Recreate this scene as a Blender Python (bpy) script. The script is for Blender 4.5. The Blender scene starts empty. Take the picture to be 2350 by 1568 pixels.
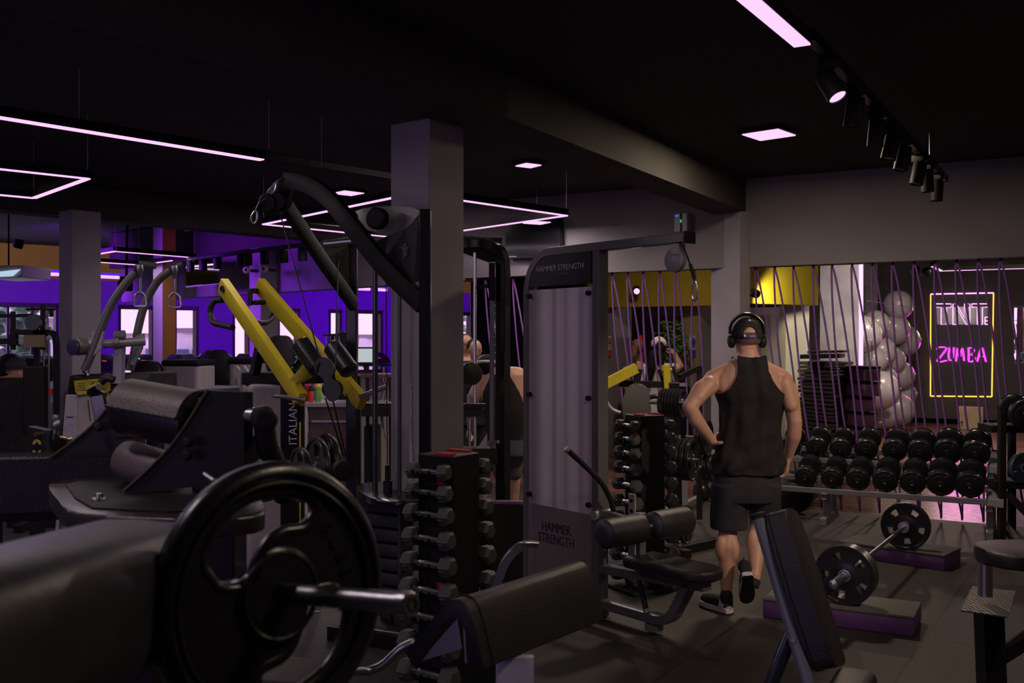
import bpy, bmesh, math, random
from mathutils import Vector as V, Matrix
random.seed(7)
PI=math.pi
C=bpy.context.scene.collection
S=bpy.context.scene
# ------------------------------------------------------------ camera
F=2350*35.0/36.0; CZ=1.675
cam=bpy.data.cameras.new('camera'); cam.lens=35; cam.sensor_width=36; cam.clip_start=.05
camo=bpy.data.objects.new('camera',cam); C.objects.link(camo)
camo.location=(0,0,CZ); camo.rotation_euler=(PI/2,0,0); S.camera=camo
cam.dof.use_dof=True; cam.dof.focus_distance=6.3; cam.dof.aperture_fstop=4.5
S.view_settings.view_transform='Standard'; S.view_settings.look='None'
S.view_settings.exposure=0; S.view_settings.gamma=1; S.view_settings.use_curve_mapping=False
S.cycles.max_bounces=6; S.cycles.diffuse_bounces=3; S.cycles.glossy_bounces=3
S.cycles.sample_clamp_indirect=3.0
# ------------------------------------------------------------ daylight outside
w=bpy.data.worlds.new('world'); S.world=w; w.use_nodes=True
w.node_tree.nodes['Background'].inputs[0].default_value=(1.5,.78,1.5,1)
w.node_tree.nodes['Background'].inputs[1].default_value=1.0
def P(px,py,d): return V(((px-1175)/F*d,d,CZ-(py-784)/F*d))
def X(px,d): return (px-1175)/F*d
def ZP(px,py,z):
    d=(CZ-z)*F/(py-784); return P(px,py,d)
def G(px,py): return ZP(px,py,0)
# ------------------------------------------------------------ materials
MT={}
def mat(n,col,rough=.5,metal=0,em=None,es=1,bump=0,bs=40,var=0,vs=3,spec=None,alpha=None,coat=0,trans=0):
    if n in MT: return MT[n]
    m=bpy.data.materials.new(n); m.use_nodes=True; t=m.node_tree; b=t.nodes['Principled BSDF']
    b.inputs['Base Color'].default_value=(*col,1); b.inputs['Roughness'].default_value=rough
    b.inputs['Metallic'].default_value=metal
    if spec is not None: b.inputs['Specular IOR Level'].default_value=spec
    if coat: b.inputs['Coat Weight'].default_value=coat; b.inputs['Coat Roughness'].default_value=.15
    if trans: b.inputs['Transmission Weight'].default_value=trans
    if em: b.inputs['Emission Color'].default_value=(*em,1); b.inputs['Emission Strength'].default_value=es
    tc=None
    if bump or var:
        tc=t.nodes.new('ShaderNodeTexCoord')
    if bump:
        no=t.nodes.new('ShaderNodeTexNoise'); no.inputs['Scale'].default_value=bs; no.inputs['Detail'].default_value=4
        t.links.new(tc.outputs['Object'],no.inputs['Vector'])
        bu=t.nodes.new('ShaderNodeBump'); bu.inputs['Strength'].default_value=bump; bu.inputs['Distance'].default_value=.01
        t.links.new(no.outputs['Fac'],bu.inputs['Height']); t.links.new(bu.outputs['Normal'],b.inputs['Normal'])
    if var:
        no=t.nodes.new('ShaderNodeTexNoise'); no.inputs['Scale'].default_value=vs; no.inputs['Detail'].default_value=5
        t.links.new(tc.outputs['Object'],no.inputs['Vector'])
        r=t.nodes.new('ShaderNodeValToRGB'); r.color_ramp.elements[0].position=.3; r.color_ramp.elements[1].position=.7
        r.color_ramp.elements[0].color=(*[c*(1-var) for c in col],1); r.color_ramp.elements[1].color=(*[min(1,c*(1+var)) for c in col],1)
        t.links.new(no.outputs['Fac'],r.inputs['Fac']); t.links.new(r.outputs['Color'],b.inputs['Base Color'])
    MT[n]=m; return m
mBlack=mat('black_paint',(.007,.007,.009),.24,var=.2,bump=.03,bs=60,coat=.3)
mSatin=mat('satin_black_steel',(.008,.008,.009),.42,spec=.3,var=.2,bump=.03,bs=60)
mMatte=mat('matte_black',(.009,.008,.009),.6,spec=.3,bump=.05,bs=90)
mCeil=mat('black_ceiling_paint',(.022,.02,.021),.85,var=.15,vs=2,bump=.1,bs=25)
mBeam=mat('charcoal_beam_paint',(.045,.041,.038),.85,var=.12,vs=2,bump=.05)
mGreyW=mat('grey_wall_paint',(.2,.18,.19),.8,var=.1,vs=1.5,bump=.08,bs=30)
mCol=mat('grey_column_paint',(.3,.27,.3),.75,var=.08,vs=3,bump=.12,bs=20)
mConc=mat('grey_concrete',(.26,.24,.24),.8,var=.18,vs=4,bump=.15,bs=25)
mYelW=mat('yellow_wall_paint',(.38,.28,.012),.7,var=.08,vs=3)
mPurW=mat('purple_wall_paint',(.3,.06,.7),.7,var=.08,vs=5)
mStudio=mat('charcoal_studio_wall',(.055,.048,.05),.7,var=.2,vs=2)
mLeather=mat('black_leather',(.016,.014,.017),.42,bump=.25,bs=180,var=.2,vs=8)
mLeather2=mat('brown_grey_leather',(.12,.09,.09),.45,bump=.2,bs=150,var=.2,vs=8)
mRubber=mat('black_rubber',(.013,.013,.015),.5,spec=.35,bump=.1,bs=120,var=.2,vs=10)
mIron=mat('rubber_coated_plate',(.014,.014,.017),.28,bump=.06,bs=90,var=.25,vs=6)
mChrome=mat('chrome',(.85,.85,.9),.27,1,bump=.02,bs=80)
mSteel=mat('brushed_steel',(.42,.42,.46),.33,1,bump=.05,bs=120)
mGrey=mat('grey_machine_paint',(.13,.13,.14),.35,.3,bump=.04,bs=70,var=.1)
mGreyL=mat('silver_machine_paint',(.32,.31,.32),.4,.3,bump=.04,bs=70)
mYel=mat('yellow_paint',(.62,.5,.03),.35,bump=.04,bs=40,var=.12,vs=5)
mWhite=mat('white_plastic',(.6,.57,.58),.45,var=.05)
mCream=mat('cream_shell',(.38,.33,.33),.4,var=.08)
mRed=mat('red_plastic',(.55,.02,.02),.4,var=.1)
mPurple=mat('purple_foam',(.11,.035,.15),.65,var=.15,vs=9,bump=.1)
mRope=mat('purple_rope',(.21,.08,.34),.7,bump=.3,bs=300,var=.2,vs=60)
mDark=mat('dark_void_fabric',(.004,.004,.005),.9,var=.2,spec=.05)
mSkin=mat('skin',(.56,.31,.22),.5,var=.07,vs=12,bump=.05,bs=60)
mSkin2=mat('tan_skin',(.36,.19,.12),.5,var=.07,vs=12,bump=.05,bs=60)
mHairB=mat('dark_hair',(.008,.006,.006),.7,spec=.15,bump=.5,bs=200,var=.3,vs=40)
mTank=mat('black_cotton',(.024,.022,.023),.9,spec=.15,bump=.35,bs=25,var=.2,vs=14)
mShort=mat('charcoal_cotton',(.036,.034,.042),.9,spec=.15,bump=.3,bs=30,var=.15,vs=12)
mWhiteC=mat('white_cotton',(.5,.46,.46),.85,bump=.3,bs=25,var=.06)
mPink=mat('strip_glow',(.1,.1,.1),.5,em=(1.3,.66,1.25),es=1.0,var=.01)
mPanel=mat('panel_glow',(.1,.1,.1),.5,em=(1.35,.68,1.2),es=1.0,var=.01)
mWood=mat('brown_laminate',(.1,.045,.025),.45,var=.4,vs=9)
mTree=mat('tree_leaves',(.3,.75,.42),.7,var=.5,vs=6)
mLeaf=mat('green_leaves',(.07,.2,.04),.5,var=.4,vs=30)
mGround=mat('outdoor_paving',(.5,.45,.5),.9,var=.2)
# ------------------------------------------------------------ mesh builder
def frame(a,b,up=V((0,0,1))):
    z=(b-a).normalized()
    if abs(z.dot(up))>.995: up=V((0,1,0)) if abs(z.y)<.9 else V((1,0,0))
    x=up.cross(z).normalized(); y=z.cross(x)
    m=Matrix.Identity(4)
    for i in range(3): m[i][0]=x[i]; m[i][1]=y[i]; m[i][2]=z[i]; m[i][3]=a[i]
    return m
def spl(pts,n=8,closed=False):
    pts=[V(p) for p in pts]; out=[]; N=len(pts)
    rng=range(N) if closed else range(N-1)
    for i in rng:
        if closed: p0,p1,p2,p3=pts[i-1],pts[i],pts[(i+1)%N],pts[(i+2)%N]
        else: p0=pts[max(i-1,0)];p1=pts[i];p2=pts[i+1];p3=pts[min(i+2,N-1)]
        for k in range(n):
            t=k/n
            out.append(.5*((2*p1)+(p2-p0)*t+(2*p0-5*p1+4*p2-p3)*t*t+(3*p1-p0-3*p2+p3)*t**3))
    if not closed: out.append(pts[-1].copy())
    return out
WM={}
def wm(o):
    return WM.get(o.name,Matrix.Identity(4))
class M:
    def __init__(s,smooth=True): s.bm=bmesh.new(); s.sm=smooth
    def _bev(s,geom,b,seg):
        if b:
            es=list({e for f in geom for e in f.edges})
            bmesh.ops.bevel(s.bm,geom=es,offset=b,segments=seg,profile=.5,affect='EDGES',clamp_overlap=True)
    def mbox(s,mx,size,bev=0,seg=2):
        r=bmesh.ops.create_cube(s.bm,size=1)
        m=mx@Matrix.Diagonal((*size,1))
        for v in r['verts']: v.co=m@v.co
        fs={f for v in r['verts'] for f in v.link_faces}
        s._bev(fs,bev,seg); return s
    def box(s,c,size,rz=0,bev=0,seg=2,rx=0,ry=0):
        mx=Matrix.Translation(V(c))@Matrix.Rotation(rz,4,'Z')@Matrix.Rotation(ry,4,'Y')@Matrix.Rotation(rx,4,'X')
        return s.mbox(mx,size,bev,seg)
    def bar(s,a,b,w,h,bev=.004,up=V((0,0,1)),seg=1):
        a=V(a);b=V(b); mx=frame(a,b,V(up))@Matrix.Translation((0,0,(b-a).length/2))
        return s.mbox(mx,(w,h,(b-a).length),bev,seg)
    def ring(s,cs,n,close,cap):
        vs=[[s.bm.verts.new(p) for p in r] for r in cs]; L=len(vs)
        for i in range(L if close else L-1):
            A=vs[i];B=vs[(i+1)%L]
            for k in range(n):
                try: s.bm.faces.new((A[k],A[(k+1)%n],B[(k+1)%n],B[k]))
                except ValueError: pass
        if cap and not close:
            try:
                s.bm.faces.new(vs[0][::-1]); s.bm.faces.new(vs[-1])
            except ValueError: pass
        return s
    def cyl(s,a,b,r,r2=None,n=20,cap=True):
        a=V(a);b=V(b); r2=r if r2 is None else r2; m=frame(a,b); L=(b-a).length
        cs=[[m@V((math.cos(2*PI*k/n)*q,math.sin(2*PI*k/n)*q,h)) for k in range(n)] for q,h in ((r,0),(r2,L))]
        return s.ring(cs,n,False,cap)
    def lathe(s,a,b,prof,n=24,cap=True):
        m=frame(V(a),V(b))
        cs=[[m@V((math.cos(2*PI*k/n)*q,math.sin(2*PI*k/n)*q,h)) for k in range(n)] for q,h in prof]
        return s.ring(cs,n,False,cap)
    def tube(s,pts,r,n=10,closed=False,cap=True,sx=1.0):
        pts=[V(p) for p in pts]; N=len(pts); rs=r if isinstance(r,(list,tuple)) else [r]*N
        t=[]
        for i in range(N):
            if closed: d=pts[(i+1)%N]-pts[i-1]
            else: d=pts[min(i+1,N-1)]-pts[max(i-1,0)]
            t.append(d.normalized())
        u=t[0].orthogonal().normalized(); cs=[]
        for i in range(N):
            u=(u-t[i]*u.dot(t[i])).normalized(); v=t[i].cross(u)
            cs.append([pts[i]+(u*math.cos(2*PI*k/n)*sx+v*math.sin(2*PI*k/n))*rs[i] for k in range(n)])
        return s.ring(cs,n,closed,cap)
    def sweep(s,pts,side,w,h,closed=False):
        # rectangular tube along a planar path; side = plane normal
        pts=[V(p) for p in pts]; side=V(side).normalized(); N=len(pts); cs=[]
        for i in range(N):
            d=(pts[(i+1)%N]-pts[i-1]) if closed else pts[min(i+1,N-1)]-pts[max(i-1,0)]
            o=side.cross(d.normalized()); a=side*w/2; b=o*h/2; e=.12
            q=[a*(1-e)+b,a+b*(1-e),a-b*(1-e),a*(1-e)-b,-a*(1-e)-b,-a-b*(1-e),-a+b*(1-e),-a*(1-e)+b]
            cs.append([pts[i]+x for x in q])
        return s.ring(cs,8,closed,True)
    def prism(s,poly,ext,bev=0,seg=2):
        poly=[V(p) for p in poly]; ext=V(ext)
        A=[s.bm.verts.new(p) for p in poly]; Bq=[s.bm.verts.new(p+ext) for p in poly]; n=len(A)
        fs=[s.bm.faces.new(A[::-1]),s.bm.faces.new(Bq)]
        for k in range(n): fs.append(s.bm.faces.new((A[k],A[(k+1)%n],Bq[(k+1)%n],Bq[k])))
        s._bev(fs,bev,seg); return s
    def ball(s,c,r,seg=20,rings=12,mx=None):
        r=(r,r,r) if not isinstance(r,(tuple,list,V)) else r
        q=bmesh.ops.create_uvsphere(s.bm,u_segments=seg,v_segments=rings,radius=1)
        m=Matrix.Translation(V(c))@(mx or Matrix.Identity(4))@Matrix.Diagonal((*r,1))
        for v in q['verts']: v.co=m@v.co
        return s
    def quad(s,*p): s.bm.faces.new([s.bm.verts.new(V(q)) for q in p]); return s
    def cap_(s,a,b,r1,r2,n=16):   # tapered capsule
        a=V(a);b=V(b); L=(b-a).length; pr=[]
        for k in range(5): t=PI/2*k/4; pr.append((max(r1*math.sin(t),.001),-r1*math.cos(t)))
        for k in range(5): t=PI/2*k/4; pr.append((max(r2*math.cos(t),.001),L+r2*math.sin(t)))
        return s.lathe(a,b,pr,n)
    def done(s,name,m,parent=None,local=False,label=None,tag=None,struct=False,kind=None,remesh=0,smooth_it=0):
        bmesh.ops.recalc_face_normals(s.bm,faces=s.bm.faces[:])
        if parent is not None and not local:
            inv=wm(parent).inverted()
            for v in s.bm.verts: v.co=inv@v.co
        me=bpy.data.meshes.new(name); s.bm.to_mesh(me); s.bm.free()
        o=bpy.data.objects.new(name,me); C.objects.link(o)
        if remesh:
            md=o.modifiers.new('r','REMESH'); md.mode='VOXEL'; md.voxel_size=remesh
            if smooth_it:
                sm=o.modifiers.new('s','SMOOTH'); sm.iterations=smooth_it; sm.factor=.5
            dg=bpy.context.evaluated_depsgraph_get(); me2=bpy.data.meshes.new_from_object(o.evaluated_get(dg))
            o.modifiers.clear(); o.data=me2; bpy.data.meshes.remove(me); me=me2; me.name=name
        me.materials.clear(); me.materials.append(m)
        if s.sm:
            me.shade_smooth()
            try: me.set_sharp_from_angle(angle=math.radians(38))
            except Exception: pass
        if parent is not None:
            o.parent=parent; WM[o.name]=wm(parent).copy()
        if label: o['label']=label
        if tag:
            o['label']=tag[0]; o['category']=tag[1]
            if len(tag)>2 and tag[2]: o['group']=tag[2]
        if struct: o['kind']='structure'
        if kind: o['kind']=kind
        return o
def thing(name,label,cat,loc=(0,0,0),rz=0,group=None):
    o=bpy.data.objects.new(name,None); C.objects.link(o); o.empty_display_size=.1
    o.location=loc; o.rotation_euler=(0,0,rz); o['label']=label; o['category']=cat
    if group: o['group']=group
    WM[o.name]=Matrix.Translation(V(loc))@Matrix.Rotation(rz,4,'Z')
    return o
def dup(root,loc,rz,label=None,group=None,rx=None,scale=None):
    r=root.copy(); C.objects.link(r); r.location=loc; r.rotation_euler=(rx or 0,0,rz)
    if scale: r.scale=(scale,)*3
    if label: r['label']=label
    if group: r['group']=group
    for ch in list(root.children):
        c=ch.copy(); C.objects.link(c); c.parent=r
        for g in list(ch.children):
            d=g.copy(); C.objects.link(d); d.parent=c
    WM[r.name]=Matrix.Translation(V(loc))@Matrix.Rotation(rz,4,'Z')
    return r
def text(s,size,mx,name,m,parent,depth=.002,world=True,label=None,align='CENTER',sx=1.0):
    cu=bpy.data.curves.new('t','FONT'); cu.body=s; cu.size=size; cu.extrude=depth/2; cu.align_x=align; cu.align_y='CENTER'; cu.resolution_u=3
    o=bpy.data.objects.new('t',cu); C.objects.link(o)
    dg=bpy.context.evaluated_depsgraph_get(); me=bpy.data.meshes.new_from_object(o.evaluated_get(dg))
    bpy.data.objects.remove(o); bpy.data.curves.remove(cu)
    me.name=name; mx=mx@Matrix.Diagonal((sx,1,1,1))
    if world and parent is not None: mx=wm(parent).inverted()@mx
    me.transform(mx); me.materials.clear(); me.materials.append(m)
    q=bpy.data.objects.new(name,me); C.objects.link(q)
    if parent is not None: q.parent=parent
    if label: q['label']=label
    return q
def tmx(o,x,y):   # text matrix: origin o, x = reading direction, y = up direction
    x=V(x).normalized(); y=(V(y)-x*V(y).dot(x)).normalized(); z=x.cross(y); m=Matrix.Identity(4)
    for i in range(3): m[i][0]=x[i]; m[i][1]=y[i]; m[i][2]=z[i]; m[i][3]=o[i]
    return m
LM=.3   # overall lamp dimmer
def area(name,loc,size,power,col=(1,.86,.92),tgt=None,sy=None,spread=PI,vis=False):
    l=bpy.data.lights.new(name,'AREA'); l.energy=power*LM; l.color=col; l.size=size; l.spread=spread
    if sy: l.shape='RECTANGLE'; l.size_y=sy
    o=bpy.data.objects.new(name,l); C.objects.link(o); o.location=loc
    if tgt is not None: o.rotation_euler=(V(tgt)-V(loc)).to_track_quat('-Z','Y').to_euler()
    o.visible_camera=vis
    return o
def spot(name,loc,tgt,power,col=(1,.84,.74),ang=60,blend=.5,r=.03):
    l=bpy.data.lights.new(name,'SPOT'); l.energy=power*LM; l.color=col; l.spot_size=math.radians(ang); l.spot_blend=blend; l.shadow_soft_size=r
    o=bpy.data.objects.new(name,l); C.objects.link(o); o.location=loc
    o.rotation_euler=(V(tgt)-V(loc)).to_track_quat('-Z','Y').to_euler(); o.visible_camera=False
    return o
# ============================================================ SHELL
H=3.32
def plan(px,d): return V((X(px,d),d,0))
S0=V((6.9,7.52,0)); S1=V((2.32,10.1,0)); S1b=V((-.57,11.84,0)); S2=V((-1.585,12.49,0)); S3=V((-6.94,17.7,0))
def wallseg(a,b,z0,z1,th,m,name,back=True,tagk=True):
    a=V(a);b=V(b); d=(b-a).normalized(); n=V((-d.y,d.x,0))
    if n.y<0: n=-n
    q=M(False); off=n*th
    q.prism([V((a.x,a.y,z0)),V((b.x,b.y,z0)),V((b.x,b.y,z1)),V((a.x,a.y,z1))],off)
    return q.done(name,m,struct=True)
# floors --------------------------------------------------------
def tilemat():
    m=mat('rubber_floor_tiles',(.06,.054,.054),.62); t=m.node_tree; b=t.nodes['Principled BSDF']
    tc=t.nodes.new('ShaderNodeTexCoord'); mp=t.nodes.new('ShaderNodeMapping'); mp.inputs['Rotation'].default_value=(0,0,math.radians(32))
    br=t.nodes.new('ShaderNodeTexBrick'); br.inputs['Scale'].default_value=1.0; br.offset=0
    br.inputs['Brick Width'].default_value=1.0; br.inputs['Row Height'].default_value=1.0; br.inputs['Mortar Size'].default_value=.009
    br.inputs['Color1'].default_value=(.026,.0215,.019,1); br.inputs['Color2'].default_value=(.037,.031,.027,1); br.inputs['Mortar'].default_value=(.012,.01,.01,1)
    no=t.nodes.new('ShaderNodeTexNoise'); no.inputs['Scale'].default_value=250; n2=t.nodes.new('ShaderNodeTexNoise'); n2.inputs['Scale'].default_value=1.7
    n2.inputs['Detail'].default_value=6
    mx=t.nodes.new('ShaderNodeMixRGB'); mx.blend_type='MULTIPLY'; mx.inputs[0].default_value=.6
    rp=t.nodes.new('ShaderNodeValToRGB'); rp.color_ramp.elements[0].position=.3; rp.color_ramp.elements[0].color=(.6,.6,.6,1); rp.color_ramp.elements[1].position=.7
    t.links.new(tc.outputs['Object'],mp.inputs['Vector']); t.links.new(mp.outputs[0],br.inputs['Vector'])
    t.links.new(tc.outputs['Object'],no.inputs['Vector']); t.links.new(tc.outputs['Object'],n2.inputs['Vector'])
    t.links.new(n2.outputs['Fac'],rp.inputs['Fac']); t.links.new(br.outputs['Color'],mx.inputs[1]); t.links.new(rp.outputs['Color'],mx.inputs[2])
    t.links.new(mx.outputs[0],b.inputs['Base Color'])
    bu=t.nodes.new('ShaderNodeBump'); bu.inputs['Strength'].default_value=.15; bu.inputs['Distance'].default_value=.004
    t.links.new(no.outputs['Fac'],bu.inputs['Height']); t.links.new(bu.outputs[0],b.inputs['Normal'])
    return m
def woodmat():
    m=mat('wood_plank_floor',(.16,.08,.05),.24); t=m.node_tree; b=t.nodes['Principled BSDF']
    tc=t.nodes.new('ShaderNodeTexCoord'); mp=t.nodes.new('ShaderNodeMapping'); mp.inputs['Rotation'].default_value=(0,0,math.radians(30))
    br=t.nodes.new('ShaderNodeTexBrick'); br.inputs['Scale'].default_value=1.0
    br.inputs['Brick Width'].default_value=1.1; br.inputs['Row Height'].default_value=.13; br.inputs['Mortar Size'].default_value=.003
    br.inputs['Color1'].default_value=(.13,.06,.042,1); br.inputs['Color2'].default_value=(.22,.11,.075,1); br.inputs['Mortar'].default_value=(.05,.02,.015,1)
    no=t.nodes.new('ShaderNodeTexNoise'); no.inputs['Scale'].default_value=14; no.inputs['Detail'].default_value=6
    rr=t.nodes.new('ShaderNodeMapRange'); rr.inputs[3].default_value=.16; rr.inputs[4].default_value=.34
    t.links.new(tc.outputs['Object'],mp.inputs['Vector']); t.links.new(mp.outputs[0],br.inputs['Vector']); t.links.new(br.outputs['Color'],b.inputs['Base Color'])
    t.links.new(mp.outputs[0],no.inputs['Vector']); t.links.new(no.outputs['Fac'],rr.inputs[0]); t.links.new(rr.outputs[0],b.inputs['Roughness'])
    bu=t.nodes.new('ShaderNodeBump'); bu.inputs['Strength'].default_value=.2; bu.inputs['Distance'].default_value=.004
    t.links.new(no.outputs['Fac'],bu.inputs['Height']); t.links.new(bu.outputs[0],b.inputs['Normal'])
    return m
mTile=tilemat(); mWoodF=woodmat()
q=M(False); q.prism([(-14,-3,-.1),(6.9,-3,-.1),(6.9,7.72,-.1),(2.42,10.25,-.1),(-.5,12,-.1),(-1.5,12.65,-.1),(-6.94,17.9,-.1),(-14,22,-.1)],(0,0,.1)); q.done('floor',mTile,struct=True)
q=M(False); q.prism([(6.9,7.72,-.1),(13,7.72,-.1),(13,30,-.1),(-14,30,-.1),(-14,22,-.1),(-6.94,17.9,-.1),(-1.5,12.65,-.1),(-.5,12,-.1),(2.42,10.25,-.1)],(0,0,.096)); q.done('floor_studio',mWoodF,struct=True)
# ceilings
q=M(False); q.prism([(-14,-3,H),(6.9,-3,H),(6.9,7.6,H),(-.4,11.9,H),(-2.2,13.4,H),(-4.0,11.4,H),(-14,0,H)],(0,0,.1)); q.done('ceiling',mCeil,struct=True)
q=M(False); q.prism([(-14,0,3.62),(-4.0,11.4,3.62),(-2.2,13.4,3.62),(0,14,3.62),(0,30,3.62),(-14,30,3.62)],(0,0,.1)); q.done('ceiling_far',mCeil,struct=True)
q=M(False); q.prism([(0,11.7,3.3),(6.9,7.75,3.3),(13,7.75,3.3),(13,30,3.3),(0,30,3.3)],(0,0,.1)); q.done('ceiling_studio',mCeil,struct=True)
# main beam (two straight runs meeting at the front column)
ZB=2.99
bm=[(-3.6,1.6),(-1.594,4.48),(-.33,6.05),(2.08,10.3)]
def beam(far,w,z0,z1,m,name):
    q=M(False); near=[]
    for i,p in enumerate(far):
        a=V(far[max(i-1,0)]);b=V(far[min(i+1,len(far)-1)]); d=(b-a).normalized(); n=V((d.y,-d.x)); near.append((p[0]+n.x*w,p[1]+n.y*w))
    for i in range(len(far)-1):
        poly=[(*far[i],z0),(*far[i+1],z0),(*near[i+1],z0),(*near[i],z0)]
        q.prism(poly,(0,0,z1-z0))
    q.done(name,m,struct=True)
beam(bm,.36,ZB,H,mBeam,'beam')
beam([(-14,.6),(-5.24,10.2),(-3.16,12.57),(-2.3,13.45)],.3,ZB,3.62,mBeam,'beam.001')
# far bay edge trim along top of bulkhead
wallseg(S2+V((-.9,.85,0)),S3+V((-.3,.2,0)),2.98,3.6,.3,mBeam,'beam.002')
# lintel wall with openings below
wallseg(S0,S1,2.43,H,.22,mGreyW,'wall_lintel_right'); wallseg(S1,S1b,2.43,H,.22,mGreyW,'wall_lintel_middle')
wallseg(S1b,S2,2.40,H,.22,mGreyW,'wall_lintel_left'); wallseg(S2,S3,2.38,3.0,.22,mGreyW,'wall_lintel_far')
def column(c,a,b,rz,z1,name,m=mCol,z0=0):
    q=M(False); q.box((c[0],c[1],(z0+z1)/2),(a,b,z1-z0),rz,bev=.006,seg=1); return q.done(name,m,struct=True)
# front column: near corner at px 985, d 5.85
def colpx(pl,pn,pr,d,ang,z1,name,m=mCol):
    # near corner at pixel pn / depth d, left face to pl, right face to pr; ang = direction of right face (deg from +Y)
    c=plan(pn,d); e1=V((math.sin(ang),math.cos(ang),0)); e2=V((-math.cos(ang),math.sin(ang),0))
    def ext(e,px):
        k=(px-1175)/F; return (k*c.y-c.x)/(e.x-k*e.y)
    s1=ext(e1,pr); s2=ext(e2,pl)
    q=M(False); q.prism([c,c+e1*s1,c+e1*s1+e2*s2,c+e2*s2],(0,0,z1),bev=.006,seg=1); q.done(name,m,struct=True)
    return c,e1,e2,s1,s2
R_=math.radians
colA=colpx(896,985,1065,5.85,R_(36),ZB,'column')
colB=colpx(135,165,232,9.9,R_(40),ZB+.0,'column.001')
colC=colpx(1631,1697,1722,10.0,R_(59),ZB,'column.002')      # end column on the lintel line
colpx(572,598,640,14.0,R_(42),3.0,'column.003',mCol)
q=colpx(352,373,404,15.2,R_(42),3.6,'column.004',mYelW)
# white painted face of the yellow column
c,e1,e2,s1,s2=q; w_=M(False); w_.prism([c-e1*.004,c+e2*s2-e1*.004,c+e2*s2,c],(0,0,3.6)); w_.done('trim_1',mWhite,struct=True)
# window wall on the far left side
W0=V((-14,16.7,0)); W1=V((1.2,28.05,0))
dW=(W1-W0).normalized(); nW=V((-dW.y,dW.x,0))
def onW(px):
    k=(px-1175)/F; t=(k*W0.y-W0.x)/(dW.x-k*dW.y); return t
WZ0,WZ1=.95,2.4
wins=[(-260,-120),(-95,130),(275,350),(403,452),(537,571),(640,685),(757,781),(820,875),(1040,1083)]
ts=[(onW(a),onW(b)) for a,b in wins]
q=M(False)
def wb(t0,t1,z0,z1,qq,th=.2,off=0):
    a=W0+dW*t0+nW*off; b=W0+dW*t1+nW*off
    qq.prism([V((a.x,a.y,z0)),V((b.x,b.y,z0)),V((b.x,b.y,z1)),V((a.x,a.y,z1))],nW*th)
wb(0,19,0,WZ0,q); wb(0,19,WZ1,2.95,q)
pt=0
for a,b in ts: wb(pt,a,WZ0,WZ1,q); pt=b
wb(pt,19,WZ0,WZ1,q); q.done('wall_window',mPurW,struct=True)
q=M(False); wb(0,19,2.95,3.62,q); q.done('wall_window_top',mat('mustard_band_paint',(.5,.55,.01),.7,var=.08),struct=True)
mFrame=mat('dark_window_frame',(.01,.01,.012),.4,var=.1); mGlass=mat('window_glass',(1,1,1),.02,trans=1.0,var=.001)
for i,(a,b) in enumerate(ts):
    o=bpy.data.objects.new('window_%d'%(i+1),None); C.objects.link(o); o['kind']='structure'
    q=M(False)
    for (t0,t1,z0,z1) in ((a-.04,b+.04,WZ1-.04,WZ1+.05),(a-.04,b+.04,WZ0-.04,WZ0+.03),(a-.03,a+.02,WZ0,WZ1),(b-.02,b+.03,WZ0,WZ1)): wb(t0,t1,z0,z1,q,.24,-.02)
    n=3 if b-a>1.5 else (1 if b-a>.8 else 0)
    for k in range(n):
        tm=a+(b-a)*(k+1)/(n+1); wb(tm-.025,tm+.025,WZ0,WZ1,q,.06,.08)
    q.done('window_frame',mFrame,o)
# enclosure
for nm,a,b in (('wall_right',(6.9,-3,0),(6.9,7.6,0)),('wall_studio_right',(13,7.6,0),(13,18.5,0)),('wall_studio_front',(6.9,7.6,0),(13,7.6,0)),('wall_far',(1.1,28,0),(5.9,21.9,0))):
    a=V(a);b=V(b);q=M(False); d=(b-a).normalized(); n=V((-d.y,d.x,0)); c0=(a+b)/2
    if (c0+n-V((0,10,0))).length<(c0-V((0,10,0))).length: n=-n
    q.prism([a,b,b+V((0,0,3.7)),a+V((0,0,3.7))],n*.15); q.done(nm,mGreyW if nm!='wall_far' else mStudio,struct=True)
for nm,z0,z1,y0,y1 in (('wall_left',0,3.7,-3,16.8),):
    q=M(False); q.prism([(-14.15,y0,z0),(-14,y0,z0),(-14,y1,z0),(-14.15,y1,z0)],(0,0,z1-z0)); q.done(nm,mGreyW,struct=True)
for nm,z0,z1,x0,x1 in (('wall_behind',0,.9,-14,6.9),('wall_behind_upper',2.5,3.7,-14,6.9),('wall_behind_left',.9,2.5,-14,-7.5),('wall_behind_right',.9,2.5,-3.0,6.9)):
    q=M(False); q.prism([(x0,-3.15,z0),(x1,-3.15,z0),(x1,-3,z0),(x0,-3,z0)],(0,0,z1-z0)); q.done(nm,mGreyW,struct=True)
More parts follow.
